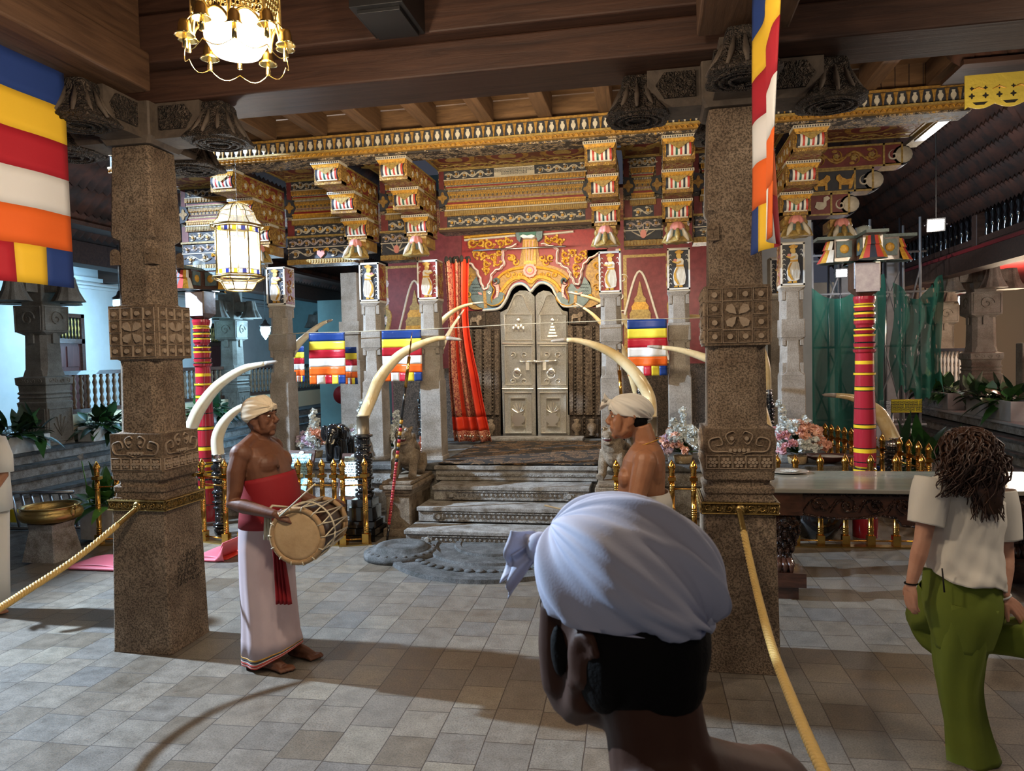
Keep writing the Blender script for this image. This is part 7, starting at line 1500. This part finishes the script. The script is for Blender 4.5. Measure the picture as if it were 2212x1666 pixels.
q = MB('skin_deep'); q.ball((.137, -.095, 1.262), (.008, .014, .014), 8, 6); q.build('nipple', dr)
turban(dr, 'cloth_cream', basis(hc+Vector((-.008, 0, .040)), (1, -.06, .1)), 1.0, (.25, .9, .16), None, ry=.112, rx=.094, rz=.096, low=-.42, pl=.0028, drop=.055)
s_ = MB('cloth_sarong'); n = 72
secs = []
for z, cx, rx, ry, fo in ((.955, .015, .175, .185, .002), (.90, .005, .172, .188, .006), (.75, -.01, .165, .185, .012), (.55, -.012, .163, .180, .016), (.35, -.005, .168, .178, .020), (.18, .0, .178, .182, .024), (.085, .005, .186, .190, .026)): secs.append((cx, 0, z, rx, ry, fo))
loft(s_, secs, n=96, fn=7, cap=False); z0 = .085
for mt, za, zb in (('gold_paint', .085, .074), ('ink_blue', .074, .062), ('white_paint', .062, .055), ('red_stripe', .055, .040), ('white_paint', .040, .036), ('red_stripe', .036, .028)): s_.use(mt); loft(s_, [(.005, 0, za, .186, .190, .026), (.005, 0, zb, .1865, .1905, .026)], n=96, fn=7, cap=False)
for i, v in enumerate(s_.v):
    if v.z < .2: s_.v[i] = v+Vector((0, 0, max(0, (.2-v.z))*.55*max(0, v.x/.19)+.0))
s_.build('sarong', dr, solid=.003)
c = MB('cloth_maroon'); loft(c, [(.005, 0, .885, .176, .190, .004), (.018, 0, .95, .181, .192, .006), (.028, 0, 1.03, .180, .191, .006), (.026, 0, 1.10, .176, .188, .006), (.014, 0, 1.165, .163, .188, .005), (.010, 0, 1.19, .155, .186, .003)], n=90, fn=3, cap=False, seed=2)
for i, v in enumerate(c.v): c.v[i] = v+Vector((0, 0, (.030*(v.x/.17)+.0 if v.z > 1.12 else 0)+.004*sin(v.z*90)))
c.build('waistband', dr, solid=.004)
c = MB('cloth_maroon'); p0 = DP(592, 1205, 4.04); c.grid(lambda u, v: (p0.x+.02+(.055+.03*v)*(u-.5)*1.2+.03*v, p0.y+.012*sin(u*25+v*2), p0.z+.12-.40*v), 24, 14); c.build('sash_end', dr, solid=.004)
# --- the drum he holds
f0, f1 = at(642, 1158, 3.93), at(700, 1126, 4.32); dm = thing('drum', 'double-headed wooden drum with laced white cords, held at the drummer\'s waist', 'drum', f0); ax = (f1-f0); DL = ax.length; TD = basis((0, 0, 0), ax)
def ringD(r_, y, n=40): return [(r_*cos(2*pi*j/n), y, r_*sin(2*pi*j/n)) for j in range(n)]
q = MB('drum_wood'); q.T = TD; q.rings([ringD(.135, .01), ringD(.150, DL*.3), ringD(.153, DL*.5), ringD(.145, DL*.75), ringD(.125, DL-.01)], smooth=True); q.build('barrel', dm)
for nm, y0, r_ in (('drum_head', 0, .152), ('drum_head', DL, .138)):
    q = MB('drum_skin'); q.T = TD; s2 = -1 if y0 == 0 else 1; q.rings([ringD(.001, y0+s2*.008), ringD(r_*.8, y0+s2*.008), ringD(r_*.93, y0+s2*.006), ringD(r_*.95, y0)], smooth=True, cap=True); q.use('drum_rim').tube([(1.02*r_*cos(R(a)), y0, 1.02*r_*sin(R(a))) for a in range(0, 361, 10)], .016, 10); q.build(nm, dm)
q = MB('rope_cream'); q.T = TD; N = 14
for k in range(N):
    a, b2, c2 = R(360*k/N), R(360*(k+.5)/N), R(360*(k+1)/N); P_ = lambda r_, an, y: (r_*cos(an), y, r_*sin(an))
    q.tube([P_(.171, a, .0), P_(.163, (a+b2)/2, DL*.35), P_(.156, b2, DL)], .0045, 6); q.tube([P_(.156, b2, DL), P_(.163, (c2+b2)/2, DL*.35), P_(.171, c2, 0)], .0045, 6); q.tube([P_(.150, a, -.018), P_(.172, a, -.010), P_(.172, a, .014)], .004, 6)
q.tube([(.168*cos(R(a)), DL*.38+.004*sin(a), .168*sin(R(a))) for a in range(0, 361, 12)], .006, 6); q.build('lacing_cord', dm)
q = MB('rope_cream'); o_ = Vector((dx, dy, 0))-f0; p0 = DP(578, 1105, 3.99)+o_
for k in range(5): q.tube([p0+Vector((.008*k-.016, 0, 0)), p0+Vector((.010*k-.022, .004*(-1)**k, -.08)), p0+Vector((.012*k-.026, 0, -.17+.02*(k % 2)))], .0065, 6)
q.tube([f1-f0+Vector((-.12, -.1, .10)), p0+Vector((.02, .02, .03)), p0], .008, 6); q.build('cord_tassel', dm)
sk0, sk1 = at(604, 1116, 3.90), at(681, 1045, 3.86); sk = thing('drumstick', 'slender cane drumstick in the drummer\'s fist', 'drumstick', sk0); MB('rope_cream').tube([(0, 0, 0), sk1-sk0], [.005, .004], 8).build('cane', sk)
# --- the second man, facing the drummer
mx, my = -.075, 4.18
def MP(px, py, Y=4.18): return at(px, py, Y)-Vector((mx, my, 0))
rm = thing('person', 'bare-backed man in knotted white turban and red sash, cord around his neck, facing left', 'person', (mx, my, 0)); b_ = MB('skin_tan')
loft(b_, [(.01, 0, .84, .13, .16), (.01, 0, .95, .14, .165), (-.01, 0, 1.05, .145, .160), (0, 0, 1.14, .130, .165), (.01, 0, 1.24, .125, .180), (.02, 0, 1.32, .115, .185), (.03, 0, 1.375, .09, .155), (.03, 0, 1.41, .062, .095)])
for sg in (-1, 1): b_.ball((-.075, sg*.08, 1.22), (.05, .075, .06), 12, 8); b_.ball((.075, sg*.09, 1.27), (.05, .075, .10), 12, 8)
hc = MP(1358, 902); hc.y = 0; b_.tube([(.03, 0, 1.37), (.02, 0, 1.44), (.0, 0, 1.50)], [.070, .062, .062], 14); head(b_, hc, (-1, -.03, -.03), 1.02)
sh = Vector((.025, -.18, 1.325)); el = MP(1372, 1090, 3.92); wr = MP(1290, 1120, 3.95); b_.ball(sh, (.068, .06, .068), 12, 8); b_.tube([sh, sh.lerp(el, .4), sh.lerp(el, .8), el, el.lerp(wr, .4), wr], [.062, .058, .048, .043, .040, .027], 14); hand(b_, wr, (-1, 0, -.1), (.1, -.8, .6), (-.3, .2, 1), 45)
sl = Vector((.02, .18, 1.325)); e2 = Vector((-.03, .24, 1.04)); w2 = Vector((-.28, .18, .98)); b_.ball(sl, (.066, .06, .066), 12, 8); b_.tube([sl, sl.lerp(e2, .5), e2, e2.lerp(w2, .3), w2], [.06, .052, .042, .042, .027], 12); hand(b_, w2, (-.9, -.1, .2), (0, .6, .8), (0, -1, .2), 25)
foot(b_, (.02, -.09, 0), (-.20, -.14, 0)); foot(b_, (.0, .10, 0), (-.22, .12, 0))
for y in (-.09, .10): b_.tube([(.01, y, .09), (.01, y, .45), (0, y, .86)], [.042, .058, .085], 12)
b_.build('body', rm, remesh=.0055, smooth_it=2); eyes(rm, hc, (-1, -.03, -.03), 1.02)
q = MB('hair_black'); q.T = basis(hc, (-1, -.03, -.03)); q.ball((0, -.030, -.012), (.074, .078, .064), 16, 10); q.build('hair', rm)
q = MB('gold_paint'); q.tube([(.035+.098*cos(R(a))-.02, .10*sin(R(a)), 1.405-.03*cos(R(a))*-1-.06*max(0, -cos(R(a)))) for a in range(0, 361, 15)], .003, 6); q.build('neck_cord', rm)
turban(rm, 'petal_white' if False else 'cloth_tee', basis(hc+Vector((.012, 0, .046)), (-1, -.03, .18)), 1.0, (0, -1, -.40), ((0, .118, .018), (0, 1, .08), .055), ry=.120, rx=.094, rz=.084, low=-.36, pl=.0030, drop=-.0)
s_ = MB('cloth_sarong'); loft(s_, [(.005, 0, .90, .150, .18, .004), (0, 0, .6, .155, .18, .014), (0, 0, .3, .165, .18, .02), (0, 0, .04, .18, .19, .025)], n=80, fn=7, cap=False); s_.build('sarong', rm, solid=.003)
c = MB('cloth_maroon'); loft(c, [(-.01, 0, .88, .158, .178, .004), (-.012, 0, .97, .160, .176, .006), (-.014, 0, 1.07, .158, .172, .006), (-.012, 0, 1.115, .148, .168, .004)], n=70, fn=3, cap=False); c.build('waistband', rm, solid=.004)
c = MB('cloth_tee'); loft(c, [(.012, 0, 1.03, .160, .176, .006), (.012, 0, 1.09, .152, .174, .012), (.010, 0, 1.135, .140, .171, .006)], n=70, fn=11, cap=False)
c.f = [f_ for f_ in c.f if sum(c.v[i].x for i in f_)/len(f_) > -.02]; c.fm = c.fm[:len(c.f)]; c.fs = c.fs[:len(c.f)]; c.build('white_wrap', rm, solid=.006)
sk0, sk1 = at(1288, 1118, 3.93), at(1176, 1092, 3.93); sk = thing('drumstick', 'cane drumstick whose tip shows just above the nearest turban', 'drumstick', sk0); MB('rope_cream').tube([(0, 0, 0), sk1-sk0], [.005, .005], 8).build('cane', sk)
# --- the man closest to the lens, seen from behind
fc = depth_pt(1345, 1275, .95); fg = thing('person', 'man seen from behind at close range, pale blue-white knotted turban, bare shoulders', 'person', (fc.x, fc.y, 0)); o_ = Vector((fc.x, fc.y, 0))
fw = (_r*-.66+_f*.75+Vector((0, 0, -.02))).normalized(); fw = Vector((fw.x, fw.y, -.07)).normalized(); hc = fc-o_+Vector((0, 0, -.035)); sd = fw.cross(Vector((0, 0, 1))).normalized(); bk2 = -Vector((fw.x, fw.y, 0)).normalized(); hz = hc.z
b_ = MB('skin_deep'); head(b_, hc+fw*.004+Vector((0, 0, -.020)), fw, 1.10)
b_.tube([hc+bk2*.032+Vector((0, 0, -.06)), hc+bk2*.048+Vector((0, 0, -.12)), hc+bk2*.062+Vector((0, 0, -.19)), hc+bk2*.075+Vector((0, 0, -.24))], [.066, .062, .066, .085], 18)
T0 = Vector((hc.x, hc.y, 0))+bk2*.085
for sg in (-1, 1):
    b_.tube([T0+Vector((0, 0, hz-.17)), T0+sd*sg*.10+Vector((0, 0, hz-.235)), T0+sd*sg*.185+Vector((0, 0, hz-.285))], [.05, .062, .072], 14)
    s2 = T0+sd*sg*.20+Vector((0, 0, hz-.29)); e2 = s2+sd*sg*.05+bk2*-.02+Vector((0, 0, -.30)); w2 = e2-bk2*.20+sd*sg*-.04+Vector((0, 0, -.06)); b_.ball(s2, (.072, .072, .075), 14, 10); b_.tube([s2, s2.lerp(e2, .5), e2, e2.lerp(w2, .4), w2], [.062, .054, .044, .042, .028], 12); hand(b_, w2, -bk2+Vector((0, 0, -.1)), Vector((0, 0, 1))+sd*sg*.5, sd*-sg, 40)
Tz = Matrix.Translation(T0) @ basis((0, 0, 0), (fw.x, fw.y, 0)); b0 = b_.T; b_.T = Tz
loft(b_, [(0, 0, .80, .15, .12), (0, 0, .95, .155, .115), (0, 0, 1.10, .165, .115), (0, 0, 1.22, .185, .115), (0, 0, hz-.30, .20, .105), (0, 0, hz-.245, .155, .085), (0, 0, hz-.21, .09, .065)])
for x in (-.09, .09): foot(b_, (x, -.05, 0), (x, .20, 0)); b_.tube([(x, -.04, .09), (x, 0, .45), (x, 0, .84)], [.042, .06, .085], 12)
b_.T = b0; b_.build('body', fg, remesh=.006, smooth_it=3)
q = MB('hair_black'); q.T = basis(hc+fw*.004+Vector((0, 0, -.016)), fw) @ Matrix.Scale(1.11, 4); q.ball((0, -.022, -.006), (.079, .086, .090), 28, 20); q.ball((0, -.058, -.045), (.050, .044, .044), 20, 14); 
for sg in (-1, 1): q.ball((sg*.073, .030, -.012), (.008, .012, .030), 10, 8); q.ball((sg*.068, -.025, -.02), (.016, .035, .05), 12, 8)
q.build('hair', fg, remesh=.004, smooth_it=2)
T = basis(hc+Vector((0, 0, .058))+bk2*.004, (fw.x, fw.y, .22)) @ Matrix.Scale(1.0, 4)
turban(fg, 'cloth_turban', T, 1.0, (.55, -1.0, -.50), ((-.045, .112, -.002), (-.45, .8, -.75), .060), ry=.118, rx=.106, rz=.092, low=-.40, pl=.0050, drop=-.008)
s_ = MB('cloth_sarong'); s_.T = Tz; loft(s_, [(0, 0, 1.0, .165, .13, .004), (0, 0, .8, .175, .15, .01), (0, 0, .4, .17, .16, .02), (0, 0, .04, .19, .18, .025)], n=80, fn=7, cap=False); s_.build('sarong', fg, solid=.003)
# --- the woman on the right, balancing on one leg with the other bent behind her
wx, wy = 1.43, 3.71
wm = thing('person', 'woman with long curly brown hair, white T-shirt and wide olive trousers, one leg bent', 'person', (wx, wy, 0))
def WP(px, py, Y=3.71): return at(px, py, Y)-Vector((wx, wy, 0))
hd = WP(2085, 985, 3.74); wf = Vector((-.45, .88, -.12)); ne = WP(2105, 1040, 3.74); ch = WP(2088, 1110, 3.72); ws = WP(2078, 1200, 3.70); hp = WP(2082, 1290, 3.70)
sL, eL, wL = WP(2012, 1062, 3.66), WP(1992, 1170, 3.62), WP(1968, 1262, 3.60); sR, eR, wR = WP(2158, 1088, 3.76), WP(2172, 1205, 3.74), WP(2168, 1290, 3.66)
b_ = MB('skin_fair'); head(b_, hd, wf, .97); b_.tube([hd+Vector((0, -.01, -.06)), ne, ne+Vector((0, 0, -.05))], [.050, .048, .06], 12); b_.tube([ne, ch, ws, hp], [.075, .115, .10, .13], 18, flat=.8)
for s_, e_, w_, hf, th in ((sL, eL, wL, (-.02, 0, -1), (-.2, .8, 0)), (sR, eR, wR, (.55, -.05, -.55), (-.3, .2, -.6))):
    b_.tube([ne+Vector((0, 0, -.03)), s_, s_.lerp(e_, .5), e_, e_.lerp(w_, .3), w_], [.05, .05, .043, .036, .037, .023], 12); hand(b_, w_, hf, (-1, -.4, 0) if s_ is sL else (.3, -.7, .5), th, 18, .92)
foot(b_, WP(2105, 1630, 3.69)*Vector((1, 1, 0)), WP(2052, 1618, 3.79)*Vector((1, 1, 0)), .9)
kn = WP(2000, 1345, 3.98); an = WP(2262, 1392, 3.60); b_.tube([hp, kn, kn.lerp(an, .5), an, an+Vector((.10, -.05, -.03))], [.08, .05, .05, .035, .03], 10); b_.build('body', wm, remesh=.0055, smooth_it=2)
def leg(m_, pts, rad, n=28, fold=.03, flat=.85):
    P = [Vector(q) for q in bez([tuple(p) for p in pts], 6)]; rr = [q[0] for q in bez([(r_,) for r_ in rad], 6)]; rs = []
    for i, p in enumerate(P):
        tg = (P[min(i+1, len(P)-1)]-P[max(i-1, 0)]).normalized(); x = tg.cross(Vector((0, 1, .2))).normalized(); y = x.cross(tg)
        rs.append([p+x*rr[i]*cos(2*pi*j/n)*(1+fold*sin(5*2*pi*j/n+i*.15)+fold*.5*sin(11*2*pi*j/n+i*.4))+y*rr[i]*flat*sin(2*pi*j/n)*(1+fold*sin(5*2*pi*j/n+i*.15)) for j in range(n)])
    return m_.rings(rs, cap=False, smooth=True)
tr = MB('cloth_olive'); wt = WP(2078, 1222, 3.70)
leg(tr, [wt+Vector((0, 0, .02)), wt.lerp(hp, .5), WP(2080, 1320, 3.68), WP(2078, 1400, 3.67)], [.150, .160, .162, .115], fold=.04)
leg(tr, [WP(2085, 1300, 3.67), WP(2075, 1400, 3.66), WP(2072, 1480, 3.66), WP(2085, 1560, 3.67), WP(2102, 1646, 3.67)], [.14, .110, .090, .090, .106], fold=.085)
leg(tr, [WP(2050, 1280, 3.74), WP(2022, 1318, 3.86), kn+Vector((0, 0, .01)), WP(2040, 1385, 3.92), WP(2130, 1375, 3.80), WP(2262, 1385, 3.60)], [.12, .10, .085, .075, .085, .10], fold=.09)
tr.build('trousers', wm, solid=.003)
q = MB('void_dark'); a, c = WP(2035, 1228, 3.545), WP(2040, 1280, 3.53); q.tube([a, c], [.003, .004], 6); q.build('pocket_seam', wm)
ts = MB('cloth_tee')
def tee(u, v):
    ph = 2*pi*u; c = [WP(2082, 1030, 3.73), WP(2086, 1062, 3.72), ch, WP(2080, 1165, 3.71), WP(2080, 1215, 3.70), WP(2080, 1246, 3.70)]; rx = [.065, .165, .160, .152, .164, .178]; ry = [.07, .10, .12, .128, .148, .166]
    x = v*5; i = min(int(x), 4); t_ = x-i; cc = c[i].lerp(c[i+1], t_); ax_, ay = rx[i]*(1-t_)+rx[i+1]*t_, ry[i]*(1-t_)+ry[i+1]*t_
    fo = 1+.028*sin(ph*7+v*6)*v+.05*sin(ph*3+v*13)*v*v+.024*sin(ph*15+v*21)*v+.02*sin(ph*5-v*24)*v
    return cc+Vector((ax_*cos(ph)*fo, ay*sin(ph)*fo, -.045*cos(ph)*(1-v*.6)-.02*v*cos(ph)+.012*sin(ph*4)*v))
ts.grid(tee, 80, 40)
for s_, e_ in ((sL, eL), (sR, eR)):
    a = s_.lerp(e_, -.25); P = [a, s_, s_.lerp(e_, .35), s_.lerp(e_, .66)]; leg(ts, P, [.075, .082, .078, .074], 24, .03, 1.0)
ts.build('t_shirt', wm, solid=.003)
hr = MB('hair_brown'); rnd = random.Random(8); dn = Vector((0, 0, -1)); bkv = Vector((.42, -.86, 0)).normalized()
hr.ball(hd+Vector((0, -.005, .025)), (.100, .108, .105), 20, 12); hr.tube([hd+bkv*.03, WP(2120, 1010, 3.66), WP(2135, 1060, 3.62), WP(2150, 1110, 3.60)], [.105, .095, .080, .03], 14, flat=.6)
for k in range(560):
    a = rnd.uniform(-pi, pi); e = rnd.uniform(-.2, 1.4); d = Vector((cos(a)*cos(e), sin(a)*cos(e), sin(e)))
    if d.dot(wf) > .45: continue
    st = hd+Vector((d.x*.10, d.y*.108, .025+d.z*.105)); tgt = WP(rnd.uniform(2020, 2170), rnd.uniform(1010, 1130), 3.58+rnd.uniform(-.02, .05)); 
    if tgt.x < hd.x-.04: tgt.z = max(tgt.z, hd.z-.16)
    ph, w_ = rnd.uniform(0, 6), rnd.uniform(.004, .010); P = []
    for i in range(14):
        q = i/13; p = st.lerp(tgt, q)+d*.06*sin(pi*min(1, q*1.3))*(1-q*.4)+bkv*.02*sin(pi*q); P.append(p+Vector((w_*sin(q*22+ph), w_*.8*cos(q*22+ph), w_*.5*sin(q*15+ph*2))))
    hr.tube(P, [.0062*(1-.7*i/13) for i in range(14)], 5)
hr.build('hair', wm)
MB('hair_black').tube([wL+Vector((.027*cos(R(a)), .024*sin(R(a)), .004)) for a in range(0, 361, 30)], .0035, 6).build('wrist_band', wm); MB('white_paint').tube([wR+Vector((.028*cos(R(a)), .026*sin(R(a)), .012*cos(R(a)))) for a in range(0, 361, 30)], .0045, 6).build('bracelet', wm)
MB('brass_pale').tube([hd+Vector((-.075, .04, .0))+Vector((.012*cos(R(a)), .012*sin(R(a)), .016*sin(R(a)))) for a in range(0, 361, 40)], .0015, 5).build('glasses_rim', wm)
# --- person cut off by the left edge of the frame
g = G(-22, 1322); lp = thing('person', 'person in pale tunic and trousers mostly beyond the left edge, bare toes showing', 'person', (g.x, g.y, 0)); b_ = MB('skin_tan'); H = 1.64
def LP(px, py): return at(px, py, g.y)-Vector((g.x, g.y, 0))
loft(b_, [(0, 0, .8, .15, .12), (0, 0, 1.1, .15, .12), (0, 0, 1.3, .17, .11), (0, 0, 1.38, .10, .08)]); b_.tube([(0, 0, 1.36), (0, 0, 1.47)], [.055, .05], 12); head(b_, (0, -.01, 1.54), (.3, -1, 0), .97); foot(b_, (-.02, -.02, 0), (.19, -.06, 0)); foot(b_, (-.16, .05, 0), (.05, .02, 0))
for x in (-.10, .06): b_.tube([(x-.02, 0, .09), (x, 0, .84)], [.04, .08], 12)
for sg in (-1, 1): b_.tube([(sg*.16, 0, 1.32), (sg*.2, -.02, 1.08), (sg*.16, -.14, .90)], [.05, .04, .026], 12); hand(b_, (sg*.16, -.14, .90), (-sg*.2, -.8, -.3), (sg, 0, .3), (0, 0, 1), 25, .95)
b_.build('body', lp, remesh=.007, smooth_it=2)
c = MB('cloth_tee'); loft(c, [(0, 0, .80, .20, .16, .02), (0, 0, 1.0, .19, .15, .02), (0, 0, 1.2, .19, .14, .01), (0, 0, 1.34, .19, .12, .0), (0, 0, 1.40, .12, .09, 0)], n=60, fn=6, cap=False)
for sg in (-1, 1): c.tube([(sg*.13, 0, 1.35), (sg*.19, -.01, 1.22), (sg*.205, -.02, 1.10)], [.07, .072, .07], 16)
c.build('tunic', lp, solid=.003); c = MB('cloth_tee')
for x in (-.10, .07): loft(c, [(x, 0, .06, .085, .09, .03), (x, 0, .4, .09, .1, .03), (x*.8, 0, .84, .11, .13, .01)], n=40, fn=5, cap=False)
c.build('trousers', lp, solid=.003); q = MB('hair_black'); q.ball((0, .01, 1.57), (.085, .10, .105), 16, 10); q.build('hair', lp)
